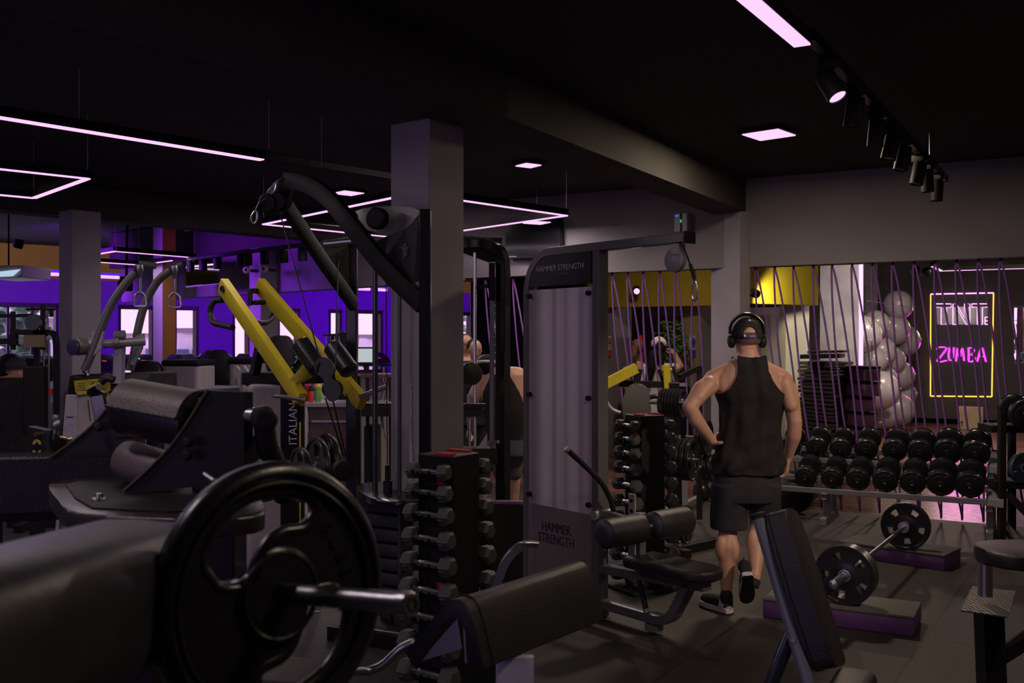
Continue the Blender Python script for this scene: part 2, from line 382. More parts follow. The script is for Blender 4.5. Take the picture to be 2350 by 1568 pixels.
for px,d,wd_,h_ in ((430,36,1.0,2.1),(655,38,1.6,1.7),(850,40,1.6,1.9),(325,46,1.2,2.0),(60,38,3,2.5)):
    b_=thing('building','pale bluish building seen outside the windows, '+{430:'right of the yellow column',655:'behind the yellow lever arm',850:'behind the cable machine',325:'left of the yellow column',60:'beyond the big left window'}[px],'building',(X(px,d),d,-.1))
    q=M(False); q.box((X(px,d),d,h_/2-.1),(wd_,2,h_),.5); q.done('walls',mat('pale_cyan_facade',(.8,.95,.98),.8,var=.1),b_)
    q=M(False); q.prism([(X(px,d)-wd_*.6,d-1.3,h_-.1),(X(px,d)+wd_*.6,d-1.0,h_-.1),(X(px,d)+wd_*.6,d+1.3,h_-.1),(X(px,d)-wd_*.6,d+1.2,h_-.1)],(0,0,.15)); q.done('roof',mat('grey_roof',(.3,.3,.35),.8,var=.1),b_)
    for k_ in (-.3,.3):
        q=M(False); q.box((X(px,d)+k_*wd_*.8+.45,d-1.05+k_*.25,h_*.55),(.4,.1,.5),.5); q.done('facade_window',mat('facade_window_blue',(.1,.2,.35),.3,var=.1),b_)
# peeled paint on the front column
c_,e1_,e2_,s1_,s2_=colA
q=M(False); rr=random.Random(2)
def cp_(px,py):
    k_=(px-1175)/F; t_=(k_*c_.y-c_.x)/(e2_.x-k_*e2_.y); p_=c_+e2_*t_-e1_*.002; return V((p_.x,p_.y,CZ-(py-784)/F*p_.y))
L_=[];R2=[]
for i_ in range(26):
    y_=880+i_*9; w_=rr.uniform(.6,2.2)+ (1.5 if y_>1000 else 0); L_.append(cp_(944-w_,y_)); R2.append(cp_(944+w_*rr.uniform(.4,1.2),y_))
q.prism(L_+R2[::-1],-e1_*.0015); q.done('trim_2',mWhite,struct=True)
# studio back wall (neon wall)
N0=V((5.9,21.76,0)); N1=V((12.9,18.36,0)); dN=(N1-N0).normalized(); nN=V((dN.y,-dN.x,0))
if nN.y>0: nN=-nN
def onN(px,py,off=0):
    k=(px-1175)/F; t=(k*N0.y-N0.x)/(dN.x-k*dN.y); p=N0+dN*t; d=p.y
    p=p+nN*off; return V((p.x,p.y,CZ-(py-784)/F*d))
tw=(onN(2326,0)-N0).dot(dN)*1.0; a=onN(2326,784);b=onN(2395,784)
q=M(False)
def nb(p0,p1,z0,z1,qq,th=.2,off=0):
    p0=V((p0.x,p0.y,0))-nN*off;p1=V((p1.x,p1.y,0))-nN*off
    qq.prism([p0+V((0,0,z0)),p1+V((0,0,z0)),p1+V((0,0,z1)),p0+V((0,0,z1))],-nN*th)
nb(N0,a,0,3.4,q); nb(b,N1,0,3.4,q); nb(a,b,0,1.22,q); nb(a,b,2.38,3.4,q); q.done('wall_back',mStudio,struct=True)
o=bpy.data.objects.new('window_20',None); C.objects.link(o); o['kind']='structure'
q=M(False)
for z0,z1 in ((1.2,1.25),(2.35,2.4)): nb(a,b,z0,z1,q,.24,-.02)
for k in range(6):
    p=a+(b-a)*k/5; nb(p,p+dN*.012,1.22,2.38,q,.02,.05)
for k in range(4): z=1.22+.29*(k+1); nb(a,b,z,z+.012,q,.02,.05)
q.done('window_frame',mFrame,o)
# baseboard of neon wall
q=M(False); nb(N0,N1,0,.1,q,.02,-.03); q.done('baseboard_back',mDark,struct=True)
# lobby: yellow bulkhead, grey back wall, side pillars
def seg(px0,d0,px1,d1,z0,z1,th,m,name):
    a=plan(px0,d0);b=plan(px1,d1); return wallseg(a,b,z0,z1,th,m,name)
seg(1330,14.6,1665,13.6,2.17,3.3,.25,mYelW,'wall_lobby_top')
seg(1718,12.9,1878,13.6,2.17,3.3,.2,mYelW,'wall_lobby_top_right')
seg(1400,16.4,1605,15.6,0,3.3,.2,mGreyW,'wall_lobby')
seg(1345,14.8,1408,14.5,0,2.18,.5,mCol,'column.005'); seg(1585,14.1,1606,14.0,0,2.18,.5,mCol,'column.006')
seg(1606,14.0,1700,14.9,0,2.18,.3,mat('olive_wall',(.3,.25,.1),.7,var=.1),'wall_lobby_right')
seg(1690,14.9,1810,14.6,0,2.18,.3,mGreyW,'wall_lobby_corner')
seg(1803,13.8,1857,13.8,0,2.18,.4,mWhite,'column.007')
seg(1882,14.3,1970,14.3,0,3.28,.6,mConc,'column.008'); seg(1980,20.6,2014,20.6,0,3.28,.3,mConc,'column.009')
# black panel across the opening behind the ropes
seg(1081,13.0,1345,12.3,0,3.0,.06,mDark,'wall_black_panel')
seg(1066,13.6,1081,13.6,0,3.0,.1,mCol,'column.010') if False else None
seg(1079,13.1,1093,13.1,0,3.0,.06,mCol,'column.010')
wallseg(V((.75,13.0,0)),V((1.25,27.8,0)),0,3.6,.1,mGreyW,'wall_lobby_left')  # added unseen divider that keeps violet light out of the lobby
# outside: ground and trees seen through the windows
q=M(False); q.box((-6,45,-.15),(90,50,.1)); q.done('ground_outside',mGround,struct=True)
def tree(x,y,h,r,label):
    t=thing('tree',label,'tree',(x,y,-.1),group='trees outside the windows')
    M().cyl((x,y,-.1),(x,y,h*.6),.14,.08,n=8).done('trunk',mWood,t)
    q=M()
    rnd=random.Random(int(x*100+y))
    for k in range(130):
        a=rnd.uniform(0,2*PI); u=rnd.uniform(-1,1); rr=r*rnd.uniform(.55,1)
        c=V((x+rr*math.cos(a)*math.sqrt(1-u*u),y+rr*math.sin(a)*math.sqrt(1-u*u),h*.62+u*h*.42))
        s_=rnd.uniform(.12,.3)
        bmesh.ops.create_icosphere(q.bm,subdivisions=1,radius=s_,matrix=Matrix.Translation(c)@Matrix.Diagonal((1,1,.6,1)))
    q.done('foliage',mTree,t)
for i,(px,d,h,r,lb) in enumerate([(-20,25,3.6,1.5,'bushy tree outside the big left window, left of the mullion'),(105,29,4.2,1.5,'tree outside the big left window beside the grey column'),
    (-150,31,4,1.6,'tall tree behind the leftmost treadmills outside'),(2342,25,4.2,1.2,'green tree outside the barred studio window'),(1075,34,4,1.5,'tree seen outside between the front column and the black panel')]):
    tree(X(px,d),d,h,r,lb)
# ============================================================ LAMPS
LC=(1,.84,.88)      # lamp colour
def wire(p,t,z1=H,name='wire'):
    q=M(); q.cyl(p,(p[0],p[1],z1),.0025,n=6); q.done(name,mSteel,t)
def strips(name,label,segs,w=.05,wires=(),power=10,group=None,z1=H,glow=mPink,col=LC,prof=.055,cat='lamp'):
    c=sum((V(a)+V(b) for a,b in segs),V())/(2*len(segs))
    t=thing(name,label,cat,c,group=group)
    for a,b in segs:
        a=V(a);b=V(b)
        M().bar(a+V((0,0,prof/2+.004)),b+V((0,0,prof/2+.004)),w+.012,prof,.002).done('profile',mMatte,t)
        M().bar(a,b,w,.01,0).done('diffuser',glow,t)
        L=(b-a).length
        d=(b-a).normalized()
        l=area(name+'_light',(a+b)/2-V((0,0,.012)),w,power*L,col,sy=L)
        l.rotation_euler=(0,0,math.atan2(-d.x,d.y))
    for p in wires: wire(V(p),t,z1)
    return t
# linear pendants
za=2.9
strips('linear_pendant','long pink glowing strip light hanging at upper left, nearest to the camera',[(V((-3.15,5.05,2.9)),P(601,367,6.72))],.055,[P(182,300,6.0)+V((0,0,.06)),P(617,362,6.75)+V((0,0,.06))],22)
# its black continuation rail
t=thing('track_rail','black lighting track without lamps running from the strip light to the front column','track',P(750,385,7.3))
M().bar(P(606,358,6.75),P(893,404,8.4),.045,.05).done('rail',mMatte,t); wire(P(738,380,7.3),t)
# right strip + track with spotlights
ta=P(1686,-8,3.72); tb=P(1841,104,4.62); tc_=P(2158,424,8.0)
dirT=(tc_-ta).normalized()
strips('linear_pendant','thick pink glowing strip light at the top right ahead of the spotlight track',[(ta-dirT*1.2,tb)],.075,[ta+V((0,0,.06))],10,col=(1,.8,.62))
tk=thing('track_rail','black spotlight track with a magenta sheen running towards the studio lintel at right','track',tb)
M().bar(tb+V((.03,0,.05)),tc_+V((.03,0,.05)),.05,.05).done('rail',mBlack,tk); wire(P(2133,395,7.6)+V((0,0,.05)),tk)
def spotlamp(pt,tilt,az,label,lit=False,rr=.045,L=.16,group='black spotlights on the right track'):
    t=thing('spotlight',label,'spotlight',pt,group=group)
    M().box(pt-V((0,0,.015)),(.04,.1,.05),.5,bev=.003).done('adapter',mMatte,t)
    top=pt-V((0,0,.1)); M().cyl(pt-V((0,0,.03)),top,.008,n=8).done('stem',mMatte,t)
    d=V((math.sin(tilt)*math.cos(az),math.sin(tilt)*math.sin(az),-math.cos(tilt)))
    a=top-d*L*.35; b=a+d*L
    M().lathe(a,b,[(rr*.85,0),(rr,.01),(rr,L),(rr*.88,L),(rr*.85,L-.015)],cap=False).done('housing',mMatte,t)
    M().cyl(a,a+d*.005,rr*.84).done('back_cap',mMatte,t)
    M().cyl(b-d*.012,b-d*.008,rr*.86).done('lens',mPanel if lit else mSteel,t)
    return t,a,b,d
sp=[(1901,185,5.0,.55,-.9,1,.05),(1962,236,5.45,.15,2.5,0,.047),(2012,281,5.95,.1,2.5,0,.047),(2046,318,6.35,.25,3.4,0,.047),(2073,342,6.65,.2,3.2,0,.047),(2109,375,7.15,.2,3.2,0,.047),(2127,398,7.45,.05,0,0,.047),(2150,412,7.85,.05,3,0,.047)]
ords=['lit spotlight nearest the camera on the right track, lens glowing pink','unlit spotlight just behind the lit one on the right track','third spotlight from the camera on the right track, hanging straight','fourth spotlight on the right track, tilted left','fifth spotlight on the right track, half hidden behind the fourth','sixth spotlight on the right track, tilted left over the lintel','next to last spotlight on the right track, its rim catching light','last spotlight at the far end of the right track']
ra_=tb+V((.03,0,.05)); rb_=tc_+V((.03,0,.05)); rd_=rb_-ra_
for (px,py,d,ti,az,lit,rr),lb in zip(sp,ords):
    kk_=(px-1175)/F; tq=(kk_*ra_.y-ra_.x)/(rd_.x-kk_*rd_.y); tq=max(.06,min(.985,tq))
    t,a,b,dd=spotlamp(ra_+rd_*tq-V((0,0,.03)),ti,az,lb,lit,rr)
    if lit: spot('spotlight_beam',b-dd*.002,b+dd,160,(1,.8,.72),70,.6,.03)
# square pendants
def square(name,label,pts,power,z1=H,group=None,glow=mPink,w=.04):
    segs=[(pts[i],pts[(i+1)%len(pts)]) for i in range(len(pts))]
    return strips(name,label,segs,w,pts,power,group,z1,glow)
zq=2.85
A=V((-3.06,7.18,zq)); e1=V((.73,.68,0)); e2=V((-.66,.75,0)); B=A+e2*1.3
square('square_pendant','square glowing ring lamp cut by the left edge of the view',[A,B,B-e1*1.3,A-e1*1.3],5)
N=V((-.78,7.9,zq)); R=V((.508,9.29,zq)); L=V((-2.49,9.98,zq))
square('square_pendant','square glowing ring lamp behind the front column, seen on both sides of it',[N,R,R+L-N,L],9)
N=V((-5.17,12.97,zq)); R=V((-4.45,13.95,zq)); L=V((-6.45,14.3,zq))
square('square_pendant','far square glowing ring lamp between the second column and the purple wall',[N,R,R+L-N,L],5,3.62)
# ceiling panels
def panel(c,s,rz,label,power,drop=0,name='ceiling_panel_light'):
    t=thing(name,label,'ceiling light',c,rz,)
    M(False).box((0,0,.012),(s+.05,s+.05,.03),bev=.004).done('frame',mMatte,t,True)
    M(False).box((0,0,-.006),(s,s,.01)).done('diffuser',mPanel,t,True)
    if drop: wire(V((c[0],c[1],c[2]+.02)),t)
    l=area('panel_light',V(c)-V((0,0,.014)),s,power,(1,.8,.58) if c[0]>.6 else (1,.84,.84)); l.rotation_euler=(0,0,rz)
panel((2.0,7.75,H-.03),.3,.85,'square ceiling panel light over the man, left of the spotlight track',150)
panel((.15,9.1,H-.03),.17,.6,'small ceiling panel light just right of the front column',35)
panel((-1.78,10.8,H-.03),.25,.75,'square ceiling panel light above the cable machine arm, left of the front column',55)
panel(P(1232,510,10.7),.22,.5,'panel light hanging in front of the black television',50,1)
# far spotlight track (left of column) with unlit spots
t=thing('track_rail','thin black spotlight track crossing in front of the purple bulkhead','track',P(560,575,13.2))
M().bar(P(400,599,14.2),P(745,556,11.4),.04,.05).done('rail',mMatte,t)
for px,py,d,lb in ((437,592,13.9,'leftmost small black spotlight before the purple bulkhead'),(466,588,13.7,'second small black spotlight before the purple bulkhead, over the mirror picture'),(499,584,13.4,'third small black spotlight from the left before the purple bulkhead'),(553,576,12.9,'left of the paired small spotlights at the middle of the far track'),(569,574,12.8,'right of the paired small spotlights at the middle of the far track'),(607,570,12.5,'small black spotlight above the grey far column'),(651,566,12.2,'small black spotlight just right of the grey far column'),(694,560,11.8,'rightmost small black spotlight on the far track')):
    spotlamp(P(px,py,d),.03,0,lb,False,.055,.15,'small unlit spotlights on the far track')
# violet tubes of the cardio area
mBlueG=mat('violet_tube_glow',(.1,.1,.1),.5,em=(1.2,.55,1.4),es=1.0,var=.01)
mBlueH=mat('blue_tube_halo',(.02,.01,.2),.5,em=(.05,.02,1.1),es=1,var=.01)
VC=(.3,.02,1)
def tube_lamp(a,b,label,power):
    t=thing('led_tube',label,'tube light',(a+b)/2,group='violet tubes of the cardio area')
    M().cyl(a,b,.028,n=12).done('tube',mBlueG,t)
    M().bar(a+V((0,.03,.05)),b+V((0,.03,.05)),.09,.03).done('batten',mBlueH,t)  # blue emission on this bar draws the halo around the tube
    l=area('tube_light',(a+b)/2-V((0,0,.05)),.05,power,VC,sy=(b-a).length); d=(b-a).normalized(); l.rotation_euler=(0,0,math.atan2(-d.x,d.y))
tube_lamp(P(48,627,16.5),P(134,630,17.0),'violet glowing tube left of the second column, beside the ceiling unit',100)
tube_lamp(P(228,635,17.6),P(272,637,18.0),'violet glowing tube just right of the second column',80)
tube_lamp(P(821,663,19),P(848,664,19.3),'left one of two short violet tubes behind the cable machine',60)
tube_lamp(P(863,664.5,19.6),P(886,666,19.9),'right one of two short violet tubes behind the cable machine',60)
# added wash lamps, violet and warm, that tint the far walls
def wash(loc,tgt,power,label,col=VC,ang=110):
    t=thing('wash_light',label,'lamp',loc); d=(V(tgt)-V(loc)).normalized()
    M().lathe(V(loc)-d*.1,V(loc),[(.04,0),(.06,.02),(.06,.1),(.05,.1),(.045,.09)]).done('housing',mMatte,t)
    spot('wash_beam',V(loc)+d*.02,tgt,power,col,ang,.8,.35)
wash((-7.2,16.2,3.3),(-9,20.5,2.2),900,'violet wash lamp hidden above the second column')
wash((-3.2,19,3.3),(-5,23.5,2.0),900,'violet wash lamp behind the bulkhead, left')
wash((-.8,21,3.3),(-2.5,25.5,2.0),700,'violet wash lamp behind the bulkhead, right')
wash((-6.2,12.6,2.9),(-3.9,14.8,2.35),2300,'violet wash lamp lighting the far bulkhead',VC,75)
wash((-9,13,3.3),(-5.5,10.5,2),160,'violet wash lamp lighting the second column',(.2,.12,1),100)
wash((-9.3,16.2,3.2),(-10.2,20.0,3.35),150,'warm wash lamp lighting the yellow band at the far left',(1,.85,.3),70)
wash((-6,17.5,3.4),(-7.2,21.5,3.35),120,'warm wash lamp lighting the yellow band behind the ring lamp',(1,.85,.3),70)
# added ceiling panels outside the view, brightening the foreground and sides
for i,(x,y,pw) in enumerate([(1.6,2.0,60),(-2.2,2.2,60),(4.6,4.2,50),(-6,7,40),(-9.5,12,40)]):
    z=H-.03 if x>-9 else 3.59
    panel((x,y,z),.3,.7,['ceiling panel light over the incline bench, above the view','ceiling panel light over the big weight plate, above the view','ceiling panel light over the step machine at right, above the view','ceiling panel light over the left machines, above the view','ceiling panel light over the far left rig, above the view'][i],pw)
spotlamp(V((3.3,3.2,3.0)),.75,2.0,'spotlight on the track over the right foreground, out of view, aimed at the man',False)
spot('spotlight_beam',(3.2,3.25,2.8),(1.5,6.1,.95),680,(1,.78,.6),38,.6,.05)  # added key light on the man from outside the view
area('window_daylight',(-5.25,-2.9,1.7),4.3,110,(.38,.45,1),(-2,1.9,1.2),sy=1.5)  # added bluish daylight through an unseen opening behind the camera
# studio and lobby lights
strips('linear_pendant','white line light under the studio ceiling above the neon sign',[(P(2160,622,13.2),P(2360,616,14.0))],.04,[],10,z1=3.3)
strips('linear_pendant','short slanted white line light under the studio ceiling, left end',[(P(2141,612,12.0),P(2160,622,13.2))],.04,[],6,z1=3.3)
panel((6.6,15.6,3.27),.3,.4,'studio ceiling panel light above the gym balls',260)  # added out-of-view panels that brighten the studio and the lobby
panel((1.9,11.9,3.27),.25,.4,'lobby ceiling panel light behind the lintel',75)
panel((9,13.5,3.27),.25,.4,'studio ceiling panel light near the right side, above the wood floor',150)
def bullet(p,tgt,label,power=25,col=(1,.85,.8)):
    t=thing('wall_spotlight',label,'spotlight',p); d=(V(tgt)-V(p)).normalized()
    M().cyl(p-d*.02+V((0,.12,0)),p-d*.02,.02,n=10).done('bracket',mMatte,t)
    M().lathe(p-d*.08,p+d*.04,[(.03,0),(.055,.03),(.055,.12),(.047,.12),(.045,.1)],n=16).done('housing',mMatte,t)
    M().ball(p+d*.03,.042,12,8).done('bulb',mPanel,t)
    spot('wall_spot_beam',p+d*.09,tgt,power,col,120,.7,.04)
bullet(P(1461,667,14.0),P(1475,760,12.6),'round black wall lamp on the yellow lobby wall, seen between the ropes')
bullet(P(1733,674,12.65),P(1780,690,12.9),'bright wall lamp on the yellow wall right of the end column',240,(1,.88,.5))
bullet(P(2100,622,12.5),P(2010,860,17.0),'left of the two bright studio spotlights above the gym balls',260)
bullet(P(2125,626,12.5),P(2020,900,17.5),'right of the two bright studio spotlights above the gym balls',260)
# glowing tube standing in for the lit edge of the studio column
t=thing('upright_tube_light','tall white glowing upright light at the edge of the studio column','lamp',P(1972,700,14.3))
a=P(1976,842,14.3); b=P(1976,606,14.3); M().cyl(a,b,.03,n=12).done('tube',mPanel,t); M().bar(a+V((-.04,.05,0)),b+V((-.04,.05,0)),.08,.05).done('batten',mSteel,t)
area('upright_light',(a+b)/2+V((.05,.1,0)),.06,45,(1,.85,.9),(a+b)/2+V((1,1.2,0)),sy=1.3)  # added light beside the bright column edge
# daylight entering the far windows
for i,(a,b) in enumerate(ts[1:7]):
    c=W0+dW*((a+b)/2)-nW*.1; l=area('window_daylight',(c.x,c.y,1.7),b-a,26*(b-a),(.8,.85,1),(c-nW*5+V((0,0,1)) ),sy=1.4)
# ============================================================ RIGHT SIDE: rack, barbell, steps, tree, towers
TL=math.radians(20)
# --- round dumbbell prototype (axis = local Y, centre at origin)
def round_db(label,group,r=.11,L=.36,kg='20'):
    t=thing('dumbbell',label,'dumbbell',(0,0,0),group=group)
    M().cyl((0,-.08,0),(0,.08,0),.017,n=12).done('handle',mChrome,t,True)
    for s_ in (-1,1):
        q=M()
        y=.075*s_
        pr=[(.04,0),(r*.9,.004),(r,.012),(r,.03),(r*.96,.036),(r*.96,.04),(r,.046),(r,.066),(r*.93,.074),(r*.72,.076),(r*.7,.086),(r*.62,.09),(r*.3,.09),(r*.27,.1),(.012,.1)]
        q.lathe((0,y,0),(0,y+s_*.1,0),pr,22); o=q.done('head',mIron,t,True)
        M().cyl((0,y+s_*.1,0),(0,y+s_*.106,0),.009,n=8).done('bolt',mChrome,o,True)
        if s_<0:
            q=M(False); q.box((.035,y-.0785,.06),(.022,.002,.018),.0); q.done('sticker',mat('grey_sticker',(.3,.28,.29),.5,var=.1),o,True)
    return t
fl=G(1872,1203); fr=G(2262,1236)
ax=(fr-fl).normalized(); ay=V((-ax.y,ax.x,0)); rzR=math.atan2(ax.y,ax.x); Lr=(fr-fl).length
rack=thing('dumbbell_rack','grey steel two-tier rack full of round black dumbbells at right','dumbbell rack',fl,rzR)
mRk=mat('rack_grey_steel',(.2,.2,.22),.45,.4,var=.1,bump=.05)
def RK(x,y,z): return V((x,y,z))
ex0=-.55; ex1=Lr+.12
for x in (.08,Lr+.03):
    q=M(False); q.bar(RK(x,-.08,.035),RK(x,.52,.035),.06,.07); q.done('foot',mRk,rack,True)
    q=M(False); q.bar(RK(x,.12,.06),RK(x,.12,.4),.06,.06,up=(0,1,0)); q.bar(RK(x,.42,.06),RK(x,.42,.66),.06,.06,up=(0,1,0)); q.done('leg',mRk,rack,True)
for nm,y,z in (('lower_shelf',.1,.35),('upper_shelf',.34,.60)):
    for dy in (-.11,.11):
        q=M(False); q.bar(RK(ex0,y+dy,z+dy*.36),RK(ex1,y+dy,z+dy*.36),.045,.05,up=(0,0,1)); q.done('rail',mRk,rack,True)
    for x in (.08,Lr+.03):
        q=M(False); q.bar(RK(x,y-.15,z-.085),RK(x,y+.15,z+.02),.05,.05); q.done('shelf_bracket',mRk,rack,True)
    q=M(False); q.prism([RK(ex1-.1,y-.15,z-.075),RK(ex1-.1,y-.15,z-.005),RK(ex1-.1,y+.16,z+.11),RK(ex1-.1,y+.16,z+.04)],(.12,0,0),.003,1); q.done('end_plate',mGreyL,rack,True)
def rackx(px,y):   # local x on the line local-y = y seen at pixel px
    k=(px-1175)/F; o=fl+ay*y; return (k*o.y-o.x)/(ax.x-k*ax.y)
low=[1847,1908,1967,2030,2093,2158,2225]; upp=[1872,1927,1986,2051,2111,2174,2239]
pos=['first','second','third','fourth','fifth','sixth','seventh']
db=None
rr_=[.1,.1,.104,.108,.11,.118,.118]; 
for tier,lst,y,z,w_ in (('lower',low,.1,.375,'lower'),('upper',upp,.34,.625,'upper')):
    for i,px in enumerate([None]+lst) if tier=='upper' else enumerate(lst):
        if tier=='upper' and i==0: px=1812
        r=(rr_[i] if tier=='lower' else [.1]+rr_)[i] if tier=='upper' else rr_[i]
        k=i if tier=='lower' else i-1
        lb=('round black dumbbell on the upper tier, mostly hidden behind the man\'s right arm' if k<0 else 'round black dumbbell on the %s tier of the grey rack, %s from the man'%(w_,pos[k]))
        x=rackx(px,y-.16); loc=fl+ax*x+ay*y+V((0,0,z+r))
        if db is None: db=round_db(lb,'round dumbbells on the grey rack'); db.location=loc; db.rotation_euler=(TL,0,rzR); db.scale=(r/.11,1,r/.11); WM[db.name]=Matrix.Translation(loc)
        else:
            o=dup(db,loc,rzR,lb,rx=TL); o.scale=(r/.11,1,r/.11)
# more dumbbells hidden left of the man's arm on lower tier
# --- step platforms
def step(p0,p1,wd,label,h=.115):
    d=(p1-p0).normalized(); n=V((-d.y,d.x,0)); L=(p1-p0).length
    t=thing('step_platform',label,'step platform',p0,math.atan2(d.y,d.x),'purple step platforms')
    M().box((L/2,wd/2,h/2-.006),(L,wd,h-.012),bev=.012).done('body',mPurple,t,True)
    M().box((L/2,wd/2,h-.006),(L+.004,wd+.004,.022),bev=.01).done('rubber_top',mat('grey_rubber_top',(.085,.078,.075),.75,bump=.2,bs=200,var=.15,vs=6),t,True)
    return t
step(G(1750,1418),G(2098,1464),.36,'purple step platform with grey top under the near end of the barbell')
step(G(1926,1276),G(2168,1312),.36,'purple step platform with grey top under the far end of the barbell')
# --- plates with hand holes
def holes_plate(q,c,axis,r,th,spokes=3,hub=.28,seg=72,rim=.12,rot=0.3,hin=.42,hout=.8,wid=.62,dish=.35):
    """plate with a raised rim and cut hand holes, thickness th around c along axis"""
    m=frame(c-axis*th/2,c+axis*th/2)
    rad=[.085,hub*.8,hub,hin,.5*(hin+hout),hout,1-rim,1-rim*.75,.985,1.0]
    hs =[1.0,1.0,.55*dish+.3,.6,.6,.6,.62,.98,1,.8]   # half-height factors
    def inhole(k,ri):
        if not (hin-1e-6<=rad[ri] and rad[ri+1]<=hout+1e-6): return False
        a=(k/seg*spokes)%1.0
        return abs(a-.5)<wid/2
    top=[];bot=[]
    for ri,(rr,h) in enumerate(zip(rad,hs)):
        top.append([q.bm.verts.new(m@V((math.cos(2*PI*k/seg+rot)*rr*r,math.sin(2*PI*k/seg+rot)*rr*r,th*.5+th*.5*h))) for k in range(seg)])
        bot.append([q.bm.verts.new(m@V((math.cos(2*PI*k/seg+rot)*rr*r,math.sin(2*PI*k/seg+rot)*rr*r,th*.5-th*.5*h))) for k in range(seg)])
    bm=q.bm
    for ri in range(len(rad)-1):
        for k in range(seg):
            k2=(k+1)%seg
            if inhole(k,ri):
                if not inhole(k-1,ri): bm.faces.new((top[ri][k],top[ri+1][k],bot[ri+1][k],bot[ri][k]))
                if not inhole((k+1)%seg,ri): bm.faces.new((top[ri][k2],top[ri+1][k2],bot[ri+1][k2],bot[ri][k2]))
                if not inhole(k,ri-1): bm.faces.new((top[ri][k],top[ri][k2],bot[ri][k2],bot[ri][k]))
                if not inhole(k,ri+1): bm.faces.new((top[ri+1][k],top[ri+1][k2],bot[ri+1][k2],bot[ri+1][k]))
                continue
            bm.faces.new((top[ri][k],top[ri+1][k],top[ri+1][k2],top[ri][k2]))
            bm.faces.new((bot[ri][k],bot[ri][k2],bot[ri+1][k2],bot[ri+1][k]))
    for k in range(seg):
        k2=(k+1)%seg
        bm.faces.new((top[-1][k],bot[-1][k],bot[-1][k2],top[-1][k2])); bm.faces.new((top[0][k],top[0][k2],bot[0][k2],bot[0][k]))
    return q
def plate(c,axis,r,th,label,group=None,spokes=5,rot=.3,m=None,wid=.5,ring=True,name='weight_plate',**kw):
    c=V(c);axis=V(axis).normalized()
    t=thing(name,label,'weight plate',c,group=group)
    q=M(); holes_plate(q,c,axis,r,th,spokes,rot=rot,wid=wid,**kw); q.done('disc',m or mIron,t)
    if ring:
        q=M(); q.lathe(c-axis*(th*.52),c+axis*(th*.52),[(.028,0),(.036,0),(.036,th*1.04),(.028,th*1.04)],20,cap=False); q.done('hub_ring',mChrome,t)
    return t
# --- barbell
pn=P(1937,1323,5.86); pf=P(2078,1202,7.45); zb=.115+.178
pn.z=zb+.002; pf.z=zb+.002; ea=(pf-pn).normalized()
bb=thing('barbell','chrome barbell lying across the two purple step platforms','barbell',(pn+pf)/2)
M().cyl(pn-ea*.02+ea*.12,pf-ea*.06,.0145,n=16).done('shaft',mSteel,bb)
for a,b in ((pn-ea*.26,pn+ea*.13),(pf-ea*.07,pf+ea*.25)): M().lathe(a,b,[(.018,0),(.0245,.004),(.0245,(b-a).length-.004),(.02,(b-a).length)],18).done('sleeve',mChrome,bb)
for s_,p in ((1,pn+ea*.13),(-1,pf-ea*.08)): M().cyl(p,p+ea*.02,.04,n=20).done('collar',mChrome,bb)
for i in range(4): plate(pn+ea*(.014+.026*i),ea,.176,.024,['large black spoked plate on the near end of the barbell, outermost','second plate from outside on the near end of the barbell','third plate from outside on the near end of the barbell','innermost plate on the near end of the barbell'][i],'plates on the barbell',5,rot=.5,wid=.34,hin=.52,hout=.78,hub=.3)
for i in range(2): plate(pf+ea*(-.005+.028*i),ea,.176,.026,['black spoked plate on the far end of the barbell, facing the camera','outer plate behind the facing one on the far end of the barbell'][i],'plates on the barbell',5,rot=.2,wid=.34,hin=.52,hout=.78,hub=.3)
# --- plate tree
pt0=G(1556,1268); pt0=V((1.31,7.87,0))
tr=thing('plate_tree','black upright plate tree with pegs standing beyond the man\'s left side','plate rack',pt0)
M(False).bar(pt0+V((0,0,.05)),pt0+V((-.03,0,1.35)),.075,.075,.004).done('post',mBlack,tr)
q=M(False); q.bar(pt0+V((-.05,-.1,.035)),pt0+V((.38,.28,.035)),.07,.06); q.bar(pt0+V((-.2,.2,.035)),pt0+V((.05,-.2,.035)),.07,.06); q.done('base',mMatte,tr)
q=M(False); q.bar(pt0+V((.0,-.03,.05)),pt0+V((-.02,-.05,.22)),.05,.05); q.done('brace',mat('tan_metal',(.3,.2,.14),.4,.3,var=.1),tr)
q=M(False); q.box(pt0+V((-.01,-.041,.915)),(.062,.002,.05)); lab=q.done('size_label',mat('dark_label',(.02,.02,.02),.6,var=.1),tr)
text('2.5',.05,tmx(pt0+V((-.01,-.0435,.915)),(1,0,0),(0,0,1)),'lettering',mWhite,lab)
# pegs and plates: stacks run from back-left to front-right
pa=V((.86,-.45,.0)).normalized()
def stack(cf,n,r,th,gap,what,rots=0,hub=True,spk=3):
    # cf = centre of the front plate
    M().cyl(cf-pa*(n*gap+.08),cf+pa*.05,.014,n=12).done('peg',mSteel,tr)
    for i in range(n):
        plate(cf-pa*(gap*i),pa,r*(1 if i<n-1 else 1),th,what%(['front','second','third','fourth','fifth','sixth','seventh','eighth'][i]),'plates on the plate tree',spk,rot=rots,wid=.45)
def at(px,py,d): return P(px,py,d)
stack(at(1588,1056,7.5),5,.158,.03,.042,'%s plate of the middle left stack on the plate tree',.4)
stack(at(1575,1205,7.45),3,.145,.03,.06,'%s plate of the lowest stack on the plate tree',.9)
stack(at(1566,926,7.55),7,.11,.018,.026,'%s small plate of the upper stack on the plate tree, beside the man\'s elbow',.4)
stack(at(1622,1005,8.3),2,.15,.035,.05,'%s plate of the stack behind the man\'s left forearm',.4)
stack(at(1636,1075,8.35),2,.12,.035,.05,'%s plate of the stack behind the man\'s left hand',.4)
